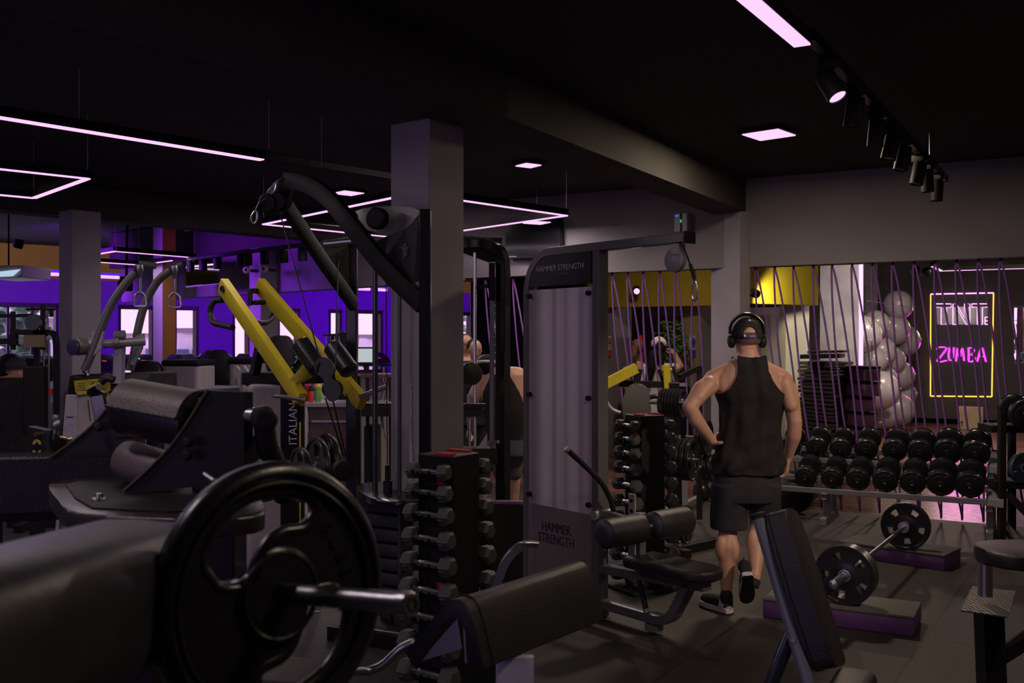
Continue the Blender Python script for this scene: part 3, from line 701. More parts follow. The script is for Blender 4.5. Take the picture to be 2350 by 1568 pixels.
# --- hex dumbbells and towers
def hexdb(label,group):
    t=thing('hex_dumbbell',label,'hex dumbbell',(0,0,0),group=group)
    M().lathe((0,-.085,0),(0,.085,0),[(.012,0),(.0125,.03),(.0165,.085),(.0125,.14),(.012,.17)],14).done('handle',mChrome,t,True)
    for s_ in (-1,1):
        y0=.078*s_; R=.048
        prof=[(R*.78,0),(R,.01),(R,.05),(R*.72,.064)]
        q=M(False); q.lathe((0,y0,0),(0,y0+s_*.064,0),prof,6); o=q.done('head',mat('grey_hex_rubber',(.07,.07,.075),.55,bump=.1,bs=150,var=.12,vs=20),t,True)
        q=M(False); 
        ang=PI*1.0
        q.box((-.0422,y0+s_*.03,0),(.001,.028,.03)); q.done('size_mark',mat('mark_grey',(.13,.13,.14),.6,var=.1),o,True)
    return t
hx=[None]
mTowB=mat('tower_black_steel',(.008,.008,.009),.45,var=.2,bump=.04)
def tower(c,rz,where,left,right,sc=1):
    t=thing('dumbbell_tower','black upright tower holding hex dumbbells '+where,'dumbbell tower',c,rz)
    # local x: across the tower between the two dumbbell columns, local y: along dumbbell axis
    q=M(False); q.box((0,0,.6),(.19,.2,1.16),bev=.006); q.done('body',mTowB,t,True)
    q=M(False); q.box((0,0,.015),(.42,.34,.03),bev=.005); q.done('base',mTowB,t,True)
    q=M(False); q.box((-.075,-.04,1.183),(.035,.08,.012)); q.box((.08,.0,1.183),(.03,.12,.012)); q.box((-.096,-.03,1.08),(.004,.04,.05)); q.box((-.096,-.03,.6),(.004,.04,.05)); q.done('red_trim',mRed,t,True)
    for s_ in (-1,1):
        for z in ZR:
            for y in (-.045,.045):
                q=M(); q.sweep(spl([(s_*.09,y,z-.05),(s_*.13,y,z-.045),(s_*.185,y,z-.03),(s_*.2,y,z-.0)],3),(0,1,0),.012,.008); q.done('cradle',mTowB,t,True)
    inv=Matrix.Translation(V(c))@Matrix.Rotation(rz,4,'Z')
    for side,n0,lst in (('left',-1,left),('right',1,right)):
        for i,(z,k) in enumerate(zip(ZR,lst)):
            if k is None: continue
            p=inv@V((n0*.145,0,z-.012)); lb='hex dumbbell on the %s %s side, %s from the top'%(where.split('|')[0],side,ORD[i])
            o=None
            if hx[0] is None: hx[0]=hexdb(lb,'hex dumbbells on the towers'); o=hx[0]; o.location=p; 
            else: o=dup(hx[0],p,0,lb)
            o.rotation_euler=(0,.0,rz); s_=.8+.045*i; o.scale=(s_,s_*.97 if s_<1.1 else 1.05,s_)
    return t
ORD=['first','second','third','fourth','fifth','sixth','seventh','eighth','ninth','tenth']
ZR=[1.125,1.035,.94,.835,.725,.61,.495,.375,.25,.12]
t1=V((-.28,4.42,0)); tower(t1,R_(56),'beside the big plate',[1]*10,[1]*10)
ZR2=ZR
t2=V((.90,6.75,0)); tower(t2,R_(28),'behind the seated pulldown bar',[1]*10,[1]*10)
# --- ropes hanging from the lintel
def rope(px,px2,y2,label,far=False,up=0):
    def onS(p):
        k=(p-1175)/F; best=None
        for a,b in ((S0,S1),(S1,S1b),(S1b,S2)):
            d=b-a; den=(d.x-k*d.y)
            t=(k*a.y-a.x)/den
            if -.001<=t<=1.001: return a+d*t
        return a
    a=onS(px); b=onS(px2); a=a+V((.0,.1,0)); b=b+V((0,.1,0)); zt=2.41; zbm=CZ-(y2-784)/F*b.y
    if zbm<.03: zbm=.03
    t=thing('hanging_rope',label,'rope',a+V((0,0,zt)),group='purple ropes hanging from the lintel')
    M().cyl(a+V((0,0,zt)),a+V((0,0,zt+.03)),.012,n=8).done('hook',mMatte,t)
    d=(b-a); u=(S1-S0).normalized()
    if d.length>.01: pass
    def mid(f,s_): 
        p=a.lerp(b,f); p.z=zt+(zbm-zt)*f; w_=math.sin(PI*min(1,f*1.05))**.7*.058 if 0<f<1 else 0
        return p+u*s_*w_+V((0,.01*s_,0))
    pts=[mid(0,1)]+[mid(f,1) for f in (.04,.15,.35,.6,.85,.97)]+[mid(1,1)]+[mid(f,-1) for f in (.97,.85,.6,.35,.15,.04)]
    M().tube(spl(pts,3,True),.0095,n=6,closed=True).done('cord',mRope,t)
hk=[1740,1784,1828,1874,1917.5,1964,2011,2058,2108,2157,2207,2258,2309]
nms=['first','second','third','fourth','fifth','sixth','seventh','eighth','ninth','tenth','eleventh','twelfth','thirteenth']
for i,h in enumerate(hk): rope(h,h+66-i*.3,1158+ (h-1740)*.085,'purple rope loop hanging over the studio opening, %s right of the end column'%nms[i])
hk2=[1113,1177,1407,1443,1479,1517,1555,1597]
for i,h in enumerate(hk2): rope(h,h+(62,60,60,52,44,34,24,16)[i],1110+i*4,'purple rope loop over the '+['black panel, left of the tall black frame','black panel, between the black frame and the frosted machine','lobby opening, first right of the frosted machine','lobby opening, second right of the frosted machine','lobby opening, third right of the frosted machine','lobby opening, fourth right of the frosted machine','lobby opening, fifth right of the frosted machine','lobby opening, seen through the hanging carabiner'][i])
# ============================================================ SMALL FLOOR ITEMS
a=G(333,1592); step(a,a+V((.8,-.2,0)),.34,'purple step platform glimpsed on the floor under the big plate, lower left')
def fball(px,py,d,m,lb,nm='medicine_ball',cat='ball'):
    x=X(px,d); r=max(.05,CZ-(py-784)/F*d); t=thing(nm,lb,cat,(x,d,0)); M().ball((x,d,r),r,24,16).done('ball_skin',m,t)
    M().lathe((x,d-r*.7,r*1.7),(x,d-r*.74,r*1.76),[(.02,0),(.015,.01)],10).done('valve',mMatte,t)
fball(1822,1128,9.75,mRubber,'black ball on the floor behind the left leg of the dumbbell rack')
fball(1851,1118,10.35,mat('dull_silver_ball',(.25,.23,.25),.35,var=.06),'silver ball on the floor behind the black one, under the dumbbell rack')
p_=G(1612,1148); t=thing('kettlebell','black kettlebell on the floor beside the man, left of his shorts','kettlebell',p_)
M().lathe(p_,p_+V((0,0,.2)),[(.05,0),(.09,.03),(.105,.09),(.09,.15),(.05,.19),(.01,.2)],20).done('bell',mIron,t)
M().tube(spl([p_+V((-.05,0,.17)),p_+V((-.06,0,.25)),p_+V((0,0,.28)),p_+V((.06,0,.25)),p_+V((.05,0,.17))],4),.014,n=8).done('handle',mIron,t)
f0=G(1572,1168); f1=G(1606,1150)
t=thing('grey_floor_frame','pale grey square-tube frame standing on the floor behind the plate tree','frame',f0)
q=M(False); q.bar(f0+V((0,0,.03)),f1+V((0,0,.03)),.06,.06); q.done('foot',mGreyL,t)
q=M(False); q.bar(f0+V((0,0,.03)),f0+V((0,0,.34)),.05,.05); q.done('leg',mGreyL,t)
q=M(False); q.bar(f1+V((0,0,.03)),f1+V((0,0,.34)),.05,.05); q.done('leg',mGreyL,t)
q=M(False); q.bar(f0+V((0,0,.34)),f1+V((0,0,.34)),.05,.05); q.done('top_bar',mGreyL,t)
t=thing('folded_yellow_sign','yellow folded panel leaning behind the kettlebell','panel',G(1622,1128))
a=G(1606,1122); q=M(False); q.prism([a,G(1632,1118),G(1632,1118)+V((-.03,.1,.36)),a+V((-.05,.1,.4))],V((.0,.03,0))); q.done('panel',mYel,t)
q=M(False); q.prism([a+V((.03,-.01,.12)),a+V((.15,-.01,.11)),a+V((.14,.02,.2)),a+V((.02,.02,.21))],V((0,-.004,0))); q.done('stripe',mMatte,t)
# ============================================================ FROSTED PULLDOWN MACHINE
rzP=math.atan2(-.775,.63); oP=V((.518,6.07,0))
pm=thing('pulldown_machine','tall grey pulldown machine with frosted weight-stack shield, seat and thigh rollers in the middle','exercise machine',oP,rzP)
def pdone(q,n,m,**k): return q.done(n,m,pm,True,**k)
mFro=mat('frosted_shield',(.78,.68,.72),.42,var=.06,vs=1.5)
# streaks of the weight stack rods behind the frosted sheet
t_=mFro.node_tree; b_=t_.nodes['Principled BSDF']
tc_n=t_.nodes.new('ShaderNodeTexCoord'); sp_=t_.nodes.new('ShaderNodeSeparateXYZ'); t_.links.new(tc_n.outputs['Object'],sp_.inputs[0])
rp_=t_.nodes.new('ShaderNodeValToRGB'); mr_=t_.nodes.new('ShaderNodeMapRange'); mr_.inputs[1].default_value=-.6; mr_.inputs[2].default_value=0
t_.links.new(sp_.outputs['X'],mr_.inputs[0]); t_.links.new(mr_.outputs[0],rp_.inputs['Fac'])
cr=rp_.color_ramp; cr.elements[0].position=0; cr.elements[0].color=(.3,.25,.27,1); cr.elements[1].position=1; cr.elements[1].color=(.3,.24,.28,1)
for p,c in ((.1,(.36,.3,.33)),(.25,(.78,.68,.72)),(.36,(.72,.63,.66)),(.41,(.45,.36,.45)),(.47,(.78,.68,.72)),(.55,(.68,.6,.63)),(.6,(.55,.45,.55)),(.66,(.78,.68,.72)),(.76,(.78,.68,.72)),(.82,(.48,.38,.48)),(.9,(.66,.54,.65))):
    e=cr.elements.new(p); e.color=(*c,1)
t_.links.new(rp_.outputs[0],b_.inputs['Base Color'])
ZT=2.275
q=M(); side=V((0,1,0))
arc=[(-.635,0,.03),(-.635,0,1.0),(-.635,0,1.98)]+[(-.635+.23*(1-math.cos(a)),0,1.98+.27*math.sin(a)) for a in [PI/2*k/8 for k in range(1,9)]]+[(.25,0,2.25),(.72,0,2.25)]
q.sweep(arc,side,.075,.052); pdone(q,'top_arm',mGrey)
q=M(False); q.bar(V((.735,-.045,2.25)),V((.735,.045,2.25)),.005,.065,.001); pdone(q,'end_cap',mBlack)
M(False).box((.03,0,1.13),(.055,.085,2.2),bev=.006).done('post',mGrey,pm,True)
q=M(False); q.box((-.3,0,.04),(.72,.1,.07),bev=.01); pdone(q,'base',mGrey)
q=M(); q.sweep([(.0,0,.09),(.5,0,.09)]+[(.5+.16*math.sin(a),0,.25-.16*math.cos(a)) for a in [PI*.36*k/6 for k in range(1,7)]]+[(.74,0,.34)],(0,1,0),.075,.055); pdone(q,'lower_frame',mGrey)
M(False).box((.47,0,.035),(.1,.06,.05),bev=.01).done('foot',mat('clear_foot',(.2,.2,.22),.3,var=.1),pm,True)
M(False).bar(V((.03,0,.30)),V((.86,0,.345)),.075,.05).done('seat_beam',mGrey,pm,True)
M(False).box((-.305,-.03,1.02),(.6,.012,1.98),bev=.002).done('shield',mFro,pm,True)
q=M(False); q.box((-.305,-.038,.32),(.598,.004,.6)); 
pdone(q,'lower_shield',mat('lower_frosted_shield',(.2,.16,.165),.45,var=.1))
M(False).box((-.305,.05,1.02),(.6,.012,1.98)).done('rear_shield',mat('rear_shield',(.1,.09,.1),.5,var=.05),pm,True)
q=M(False)
hp=[(-.615,-.034,2.03),(-.02,-.034,2.03),(-.02,-.034,2.225),(-.40,-.034,2.225)]+[(-.40-.2*math.sin(a),-.034,1.995+.23*math.cos(a)) for a in [PI/2*k/6 for k in range(1,6)]]
q.prism(hp,(0,.03,0)); o=pdone(q,'header_panel',mat('header_black',(.01,.01,.012),.5,var=.1))
wmP=wm(pm); xP=(wmP.to_3x3()@V((1,0,0)))
mLet=mat('silver_lettering',(.45,.43,.47),.5,var=.05); mLetD=mat('dark_lettering',(.02,.02,.022),.5,var=.05)
text('HAMMER STRENGTH',.052,tmx(V((-.3,-.037,2.14)),(1,0,0),(0,0,1)),'lettering',mLet,o,.004,world=False,sx=.92)
text('PULLDOWN',.03,tmx(V((-.3,-.037,2.095)),(1,0,0),(0,0,1)),'lettering',mat('dim_lettering',(.15,.14,.16),.5,var=.05),o,.004,world=False)
for i,s_ in enumerate(('HAMMER','STRENGTH')): text(s_,.085,tmx(V((-.33,-.041,.49-.075*i)),(1,0,0),(0,0,1)),'lettering',mLetD,pm,.003,world=False,sx=.8)
for x in (-.585,-.025):
    for z in (1.97,1.33,.68):
        M().cyl((x,-.06,z),(x,-.03,z),.016,n=10).done('bolt',mMatte,pm,True)
M().lathe((.63,-.02,2.13),(.63,.02,2.13),[(.06,0),(.068,.004),(.06,.012),(.06,.028),(.068,.036),(.06,.04)],24).done('pulley',mGreyL,pm,True)
M(False).box((.65,0,2.19),(.06,.06,.06)).done('pulley_bracket',mGreyL,pm,True)
M().tube(spl([(.69,0,2.2),(.72,0,2.14),(.755,0,2.06),(.77,0,2.0)],6),.005,n=6).done('cable',mMatte,pm,True)
M().tube([(.74,0,2.1),(.77,0,2.02)],.011,n=8).done('cable_sleeve',mRubber,pm,True)
q=M(); q.tube(spl([(.77,0,2.01),(.785,0,1.98),(.787,0,1.92),(.77,0,1.9),(.753,0,1.92),(.755,0,1.98)],5,True),.0055,n=6,closed=True); pdone(q,'carabiner',mChrome)
# seat
q=M(); q.prism([(.34,-.135,.375),(.82,-.135,.375),(.9,-.09,.375),(.92,0,.375),(.9,.09,.375),(.82,.135,.375),(.34,.135,.375)],(0,0,.065),.022,4); pdone(q,'seat',mLeather)
# adjuster and lever
q=M(False); q.box((.36,-.0,.5),(.05,.05,.36),bev=.004); pdone(q,'adjuster_post',mGrey)
q=M(False); q.box((.335,-.04,.58),(.055,.012,.42),bev=.004); o=pdone(q,'hole_plate',mGreyL)
for z in (.75,.69,.66,.63,.41): M().cyl((.335,-.049,z),(.335,-.0455,z),.011,n=10).done('hole',mDark,o,True)
M(False).bar(V((.05,-.03,.64)),V((.36,-.03,.62)),.045,.05).done('lever_arm',mGrey,pm,True)
M().cyl((.06,-.085,.63),(.06,.06,.63),.028,n=18).done('pivot',mGreyL,pm,True)
for y0,y1 in ((-.34,-.03),(.06,.36)):
    q=M(); q.lathe((.40,y0,.6),(.40,y1,.6),[(.045,-.006),(.07,0),(.083,.012),(.085,.05),(.085,y1-y0-.05),(.083,y1-y0-.012),(.06,y1-y0)],28); o=pdone(q,'thigh_roller',mLeather)
    M().lathe((.40,y0-.014,.6),(.40,y0+.005,.6),[(.03,0),(.045,.003),(.07,.012),(.075,.019)],24).done('end_cap',mat('blue_black_plastic',(.03,.035,.06),.45,var=.1),o,True)
M().cyl((.40,-.05,.6),(.40,.1,.6),.02,n=14).done('roller_axle',mChrome,pm,True)
# long grip bars
M().tube(spl([P(1408,1174,5.98),P(1400,1145,5.93),P(1380,1108,5.88),P(1345,1072,5.82),P(1299,1030,5.74)],6),.0165,n=12).done('grip_bar',mRubber,pm)
M().cyl(P(1303,1034,5.745),P(1298,1029,5.738),.0185,n=12).done('grip_end',mGreyL,pm)
M().tube([P(1466,1330,5.78),P(1484,1404,5.72)],.0165,n=12).done('lower_grip_bar',mRubber,pm)
M().cyl(P(1482,1398,5.724),P(1484.5,1407,5.717),.019,n=12).done('grip_end',mGreyL,pm)

# ============================================================ PREACHER BENCH (front centre)
e=V((.613,.79,0)); nn=V((.79,-.613,0)); o1=V((-.18,3.2,0)); LP=.70
pb=thing('preacher_bench','black padded preacher curl bench in the front centre, chrome tube at its side','bench',o1+e*.35)
def cs(a,z,k=0): return o1+nn*a+e*k+V((0,0,z))
out=spl([cs(-.225,.63),cs(-.13,.735),cs(-.05,.82),cs(.0,.848),cs(.045,.835),cs(.075,.78),cs(.105,.69),cs(.118,.645)],4)
inn=spl([cs(.075,.635),cs(.045,.73),cs(.01,.79),cs(-.04,.77),cs(-.13,.665),cs(-.19,.59)],3)
q=M(); q.prism(out+inn,e*LP,.014,3); q.done('arm_pad',mLeather,pb)
q=M(); 
seam=[p+e*.045+V((0,0,.0025)) for p in out]; q.tube(seam,.0035,n=5); q.done('piping',mMatte,pb)
q=M(False); q.prism([cs(-.19,.6,.03),cs(-.02,.775,.03),cs(.0,.68,.03)],e*.012); q.done('gusset',mGreyL,pb)
q=M(False); q.prism([cs(.012,.775,.02),cs(.02,.77,.02),cs(.028,.64,.02),cs(.02,.64,.02)],e*.012); q.done('gusset',mGreyL,pb)
M(False).box(cs(.0,.37,.16),(.06,.06,.74),-.66,bev=.004).done('post',mBlack,pb)
q=M(False); q.box(cs(.1,.33,.18),(.125,.03,.62),.0,bev=.004); q.done('white_upright',mat('white_painted_steel',(.5,.5,.55),.4,.1,var=.05),pb)
q=M(False); q.bar(cs(-.3,.03,.1),cs(.45,.03,.1),.07,.05); q.bar(cs(.0,.03,-.05),cs(.0,.03,.8),.07,.05); q.done('base',mBlack,pb)
M().tube(spl([P(948,1474,3.35),P(918,1490,3.36),P(880,1525,3.35),P(846,1540,3.34),P(800,1545,3.3),P(740,1600,3.3)],6),.015,n=12).done('chrome_tube',mSteel,pb)
q=M(); q.sweep(spl([P(1138,1352,4.0),P(1146,1325,4.0),P(1160,1290,4.0),P(1180,1265,4.0),P(1206,1250,4.02),P(1235,1250,4.1)],5),(0,1,0),.05,.035); q.done('curved_rail',mSteel,pb)
# leaning mat with purple edge behind the machine base
t=thing('folded_mat','dark folding mat with purple edge standing behind the frosted machine','mat',V((-.1,6.95,0)))
q=M(); q.box(V((-.06,6.95,.28)),(.40,.05,.57),-.1,bev=.01); q.done('mat_body',mPurple,t)
q=M(); q.box(V((-.065,6.922,.275)),(.37,.01,.54),-.1); q.done('mat_face',mMatte,t)

# ============================================================ INCLINE BENCH (front right)
ib=thing('incline_bench','black incline bench with grey tube frame at the front right, seen from behind','bench',V((1.0,3.35,0)))
tp=P(1782,1180,3.5); bt=P(1893,1535,3.32); td=(bt-tp).normalized()
h_=V((.87,-.5,0)); nv=(h_-td*h_.dot(td)).normalized(); wv=td.cross(nv).normalized()
if wv.y<0: wv=-wv
Lp=(bt-tp).length
def pp(l,w_,n_): return tp+td*l+wv*w_+nv*n_
q=M()
pts=[pp(p.x,p.y,-.02) for p in spl([(0,-.06,0),(.0,.06,0),(.04,.1,0),(Lp*.5,.12,0),(Lp-.03,.1,0),(Lp,.05,0),(Lp,-.05,0),(Lp-.03,-.1,0),(Lp*.5,-.12,0),(.04,-.1,0)],4,True)]
q.prism(pts,nv*.075,.02,4); q.done('back_pad',mLeather,ib)
q=M(); q.tube([p+nv*.012 for p in pts][:],.003,n=5,closed=True); q.done('piping',mMatte,ib)
mBt=mat('blue_grey_tube',(.17,.18,.24),.5,.2,var=.08)
M().tube([pp(-.0,-.075,-.045),pp(Lp*.5,-.085,-.045),pp(Lp+.1,-.085,-.045)],.023,n=14,sx=1.0).done('back_frame',mBt,ib)
M().lathe(pp(-.012,-.075,-.045),pp(.01,-.075,-.045),[(.02,0),(.026,.004),(.026,.02)],14).done('tube_cap',mMatte,ib)
M().tube([pp(.42,-.1,-.045),pp(.42,-.115,-.045)],.008,n=10).done('pivot_bolt',mGrey,ib)
M().tube([pp(.40,-.06,-.06),P(1762,1590,3.3),P(1740,1700,3.25)],.024,n=14).done('rear_strut',mat('navy_chrome',(.07,.08,.13),.2,.8,var=.1),ib)
q=M(False); q.bar(V((1.05,3.0,.04)),V((.82,3.9,.04)),.08,.06); q.bar(V((.75,3.35,.04)),V((1.25,3.45,.04)),.08,.06); q.bar(P(1740,1700,3.25),V((P(1740,1700,3.25).x,3.25,.05)),.06,.06); q.bar(pp(Lp+.08,-.085,-.045),V((.98,3.3,.05)),.06,.06); q.done('base_frame',mBlack,ib)
q=M(); 
sc=P(1935,1565,3.15); q.box(sc+V((.02,0,-.03)),(.13,.3,.07),-.5,bev=.03,seg=4); q.done('seat',mLeather,ib)

# ============================================================ RIGHT FOREGROUND STEP MACHINE
rm=thing('knee_raise_machine','black machine with padded arm rest, chrome post and diamond-plate step at the right edge','exercise machine',V((2.05,4.3,0)))
q=M(); q.prism([p for p in spl([P(2252,1280,4.2)*1,P(2262,1262,4.3),P(2310,1257,4.45),P(2380,1262,4.5),P(2400,1290,4.3),P(2370,1320,4.1),P(2300,1312,4.02)],4,True)] if False else spl([V((1.985,4.22,.735)),V((2.03,4.36,.735)),V((2.2,4.4,.735)),V((2.45,4.38,.735)),V((2.45,4.1,.735)),V((2.2,4.06,.735)),V((2.03,4.08,.735))],4,True),(0,0,.065),.02,4); q.done('arm_pad',mLeather2 if False else mLeather,rm)
M().cyl(P(2261,1368,4.28),P(2261,1265,4.28),.03,n=20).done('chrome_post',mChrome,rm)
mDP=mat('diamond_plate_steel',(.09,.08,.075),.36,.9)
tt=mDP.node_tree; bb_=tt.nodes['Principled BSDF']; tcn=tt.nodes.new('ShaderNodeTexCoord'); wv_=tt.nodes.new('ShaderNodeTexWave'); wv_.inputs['Scale'].default_value=16; wv_.inputs['Distortion'].default_value=2.5; wv_.inputs['Detail Scale'].default_value=3
bu_=tt.nodes.new('ShaderNodeBump'); bu_.inputs['Strength'].default_value=.45; bu_.inputs['Distance'].default_value=.006; tt.links.new(tcn.outputs['Object'],wv_.inputs['Vector']); tt.links.new(wv_.outputs['Fac'],bu_.inputs['Height']); tt.links.new(bu_.outputs[0],bb_.inputs['Normal'])
pl=[ZP(2231,1345,.55),ZP(2331,1357,.55),ZP(2313,1416,.55),ZP(2205,1401,.55)]
q=M(False); q.prism(pl,(0,0,-.006)); q.done('step_plate',mDP,rm)
pc=ZP(2268,1375,.55)
M(False).bar(V((pc.x,pc.y,.54)),V((pc.x+.02,pc.y,.04)),.09,.09,.004).done('lower_post',mMatte,rm)
q=M(False); q.bar(V((pc.x+.02,pc.y,.28)),V((pc.x+.9,pc.y-.1,.9)),.06,.06); q.done('brace',mMatte,rm)
q=M(False); q.bar(V((pc.x-.05,pc.y-.75,.05)),V((pc.x+.9,pc.y+.2,.62)),.06,.06); q.done('front_brace',mMatte,rm)
q=M(False); q.bar(V((pc.x,pc.y+.3,.035)),V((pc.x-.1,pc.y-1.1,.035)),.08,.06); q.bar(V((pc.x-.1,pc.y-.5,.035)),V((pc.x+.9,pc.y-.4,.035)),.08,.06); q.done('base',mMatte,rm)
q=M(); q.ball(V((pc.x-.11,pc.y-.95,.07)),(.07,.09,.06)); q.done('foot_pad',mRubber,rm)
M(False).bar(V((pc.x+.62,pc.y+.1,.03)),V((pc.x+.6,pc.y+.1,1.0)),.07,.07).done('rear_post',mMatte,rm)

# ============================================================ BLACK RACK AT THE RIGHT EDGE
br=thing('black_dumbbell_rack','black upright rack with round weights cut by the right edge of the view','rack',G(2300,1255))
q0=G(2305,1240)
d0=q0.y
M(False).bar(V((X(2298,d0),d0,.0)),V((X(2302,d0),d0+.02,1.08)),.055,.055).done('upright',mMatte,br)
M(False).bar(V((X(2322,d0+.5),d0+.5,.0)),V((X(2322,d0+.5),d0+.5,1.0)),.055,.055).done('upright',mMatte,br)
for z,y in ((.93,0),(.46,-.05)):
    q=M(False); q.box((X(2302,d0)+.6,d0+.16+y,z),(1.3,.34,.06),-.12,bev=.004); q.done('shelf',mMatte,br)
q=M(False); q.bar(V((X(2310,d0),d0,.4)),V((X(2380,d0),d0-.1,.1)),.06,.06); q.done('brace',mMatte,br)
q=M(False); q.bar(V((X(2296,d0),d0-.3,.03)),V((X(2310,d0+.6),d0+.7,.03)),.06,.06); q.done('foot',mMatte,br)
for i,(px,py,d,r,lb) in enumerate([(2338,1018,d0+.05,.125,'round black dumbbell on the top shelf of the right-edge rack, front'),(2372,1016,d0+.0,.12,'second round black dumbbell on the top shelf at the right edge, mostly out of view')]):
    p=P(px,py,d); p.z=.96+r; o=dup(db,p,-.1,lb,'dumbbells on the right-edge rack',rx=.15); o.scale=(r/.11,1,r/.11)
p=P(2346,1107,d0-.02); p.z=.49+.125
plate(p,V((.25,-1,0)),.125,.05,'blue-grey rimmed round weight on the lower shelf of the right-edge rack',None,5,m=mat('blue_grey_rubber',(.03,.045,.07),.4,var=.2),wid=.01,name='round_weight')
# ============================================================ STUDIO: gym balls, mats, steps, neon, box
mBall=mat('silver_grey_ball',(.33,.30,.33),.28,bump=.02,bs=8,var=.06,vs=3)
mBallT=mat('dotted_silver_ball',(.36,.34,.38),.3)
tt=mBallT.node_tree; tcn=tt.nodes.new('ShaderNodeTexCoord'); vo=tt.nodes.new('ShaderNodeTexVoronoi'); vo.inputs['Scale'].default_value=22; vo.inputs['Randomness'].default_value=.15
rp=tt.nodes.new('ShaderNodeValToRGB'); rp.color_ramp.elements[0].position=.12; rp.color_ramp.elements[0].color=(.9,.9,.9,1); rp.color_ramp.elements[1].position=.2; rp.color_ramp.elements[1].color=(.3,.28,.32,1)
tt.links.new(tcn.outputs['Object'],vo.inputs['Vector']); tt.links.new(vo.outputs['Distance'],rp.inputs['Fac']); tt.links.new(rp.outputs[0],tt.nodes['Principled BSDF'].inputs['Base Color'])
balls=[(2061,700,34,18.6,0,'topmost silver gym ball of the tall pile in the studio'),(1978,768,44,17.2,1,'dotted silver gym ball high in the pile, half hidden by the studio column'),(2009,744,32,18.0,0,'silver gym ball behind the dotted one near the top of the pile'),
(2051,756,36,18.7,0,'silver gym ball second below the topmost one'),(2075,782,36,19.2,0,'silver gym ball at the right side of the pile, upper'),(2020,808,36,18.2,0,'silver gym ball in the middle of the pile'),
(2044,826,33,18.8,0,'silver gym ball right of the middle of the pile'),(2003,828,32,17.9,0,'silver gym ball beside the stacked foam blocks'),(2030,868,28,18.4,0,'small silver gym ball below the middle of the pile'),
(2063,862,35,19.1,0,'silver gym ball with a white mark, right side of the pile, lower'),(2019,896,45,17.3,0,'large bright silver gym ball catching the spotlight, low in the pile'),(2072,905,30,19.3,0,'silver gym ball low on the right side of the pile'),
(2060,940,38,18.6,1,'dotted silver gym ball at the bottom right of the pile'),(2024,950,36,18.0,1,'dotted silver gym ball at the bottom left of the pile, partly behind the dumbbells')]
for px,py,r,d,tx,lb in balls:
    c=P(px,py,d); rr=r/F*d
    t=thing('gym_ball',lb,'gym ball',c,group='gym balls piled in the studio')
    M().ball(c,rr,32,20).done('ball_skin',mBallT if tx else mBall,t)
    v=V((.7,-.5,.1)).normalized() if not tx else V((-.4,-.8,-.5)).normalized()
    M().lathe(c+v*rr*.995,c+v*(rr+.02),[(.03,0),(.025,.012),(.012,.02)],10).done('valve',mWhite,t)
# cage posts that hold the pile
t=thing('ball_cage','thin wire cage holding the pile of gym balls','rack',P(2030,975,18.5))
for px,d in ((1985,18.9),(2100,19.8),(2001,16.9),(2092,18.2)):
    p=P(px,784,d); q=M(); q.cyl((p.x,p.y,0),(p.x,p.y,2.75),.006,n=6); q.done('cage_wire',mMatte,t)
q=M(); q.tube([P(1988,690,16.8),P(2100,707,18.3)],.005,n=5); q.done('cord',mRope,t)
# mats stacked
rs=random.Random(4)
N_=27; zb=.02; tk=.052
pL=plan(1832,13.1); pM_=plan(1912,12.4); pR=plan(1958,13.1)
for i in range(N_):
    z=zb+i*tk*1.0; j=V((rs.uniform(-.02,.02),rs.uniform(-.02,.02),0)); sg=rs.uniform(.0,.02)
    nm=('thirty','')[0]
    q=M(); e1=(pM_-pL)+j*.5; e2=(pR-pM_)+j
    a=pL+j; b=pM_+j; c=pR+j*1.5; d=pL+(pR-pM_)+j
    q.prism([a+V((0,0,z)),b+V((0,0,z+sg)),c+V((0,0,z)),d+V((0,0,z))],(0,0,tk*.8),.012,2)
    o=q.done('exercise_mat',mat('mat_black_foam',(.028,.025,.028),.6,bump=.15,bs=50,var=.25,vs=10),label=None)
    o['label']='black exercise mat in the tall stack beyond the man\'s right shoulder, %s'%(['lowest','second lowest','third lowest','fourth lowest','fifth lowest'][i] if i<5 else ['topmost','second from the top','third from the top','fourth from the top','fifth from the top','sixth from the top','seventh from the top','eighth from the top','ninth from the top','tenth from the top','eleventh from the top','twelfth from the top','thirteenth from the top','fourteenth from the top','fifteenth from the top','sixteenth from the top','seventeenth from the top','eighteenth from the top','nineteenth from the top','twentieth from the top','twenty-first from the top','twenty-second from the top'][N_-1-i])
    o['category']='exercise mat'; o['group']='black mats in the tall stack'
for i,(x0,x1,z,lb) in enumerate([(1835,1925,1.455,'thick folded black mat lying across the top of the mat stack'),(1852,1935,1.525,'thin black mat with a light edge, lying on the very top of the folded mat')]):
    a=plan(x0,12.6);b=plan(x1,12.5); q=M(); q.prism([a+V((0,0,z)),b+V((0,0,z+.01)),b+V((.25,.5,z+.01)),a+V((.25,.5,z))],(0,0,.055 if i==0 else .03),.012,2)
    o=q.done('exercise_mat',MT['mat_black_foam']); o['label']=lb; o['category']='exercise mat'
# stacked foam blocks
for i in range(7):
    d=12.6; h=.195; z=i*h; off=[.0,-.03,-.0,-.01,-.04,.03,.03][i]
    x0=X(1962,d)+off
    t=thing('step_block','purple step block in the stack beside the mats, %s'%['lowest','second lowest','third lowest','fourth lowest','third from the top','second from the top','topmost'][i],'step block',(x0,d,z),group='purple step blocks stacked beside the mats')
    q=M(); q.box((x0+.12,d+.25,z+h*.42),(.24,.5,h*.8),.35,bev=.012); q.done('block',mat('dusty_purple_foam',(.2,.1,.19),.7,var=.15,vs=6),t)
    q=M(); q.box((x0+.12,d+.25,z+h*.9),(.245,.505,h*.16),.35,bev=.008); q.done('rubber_top',mMatte,t)
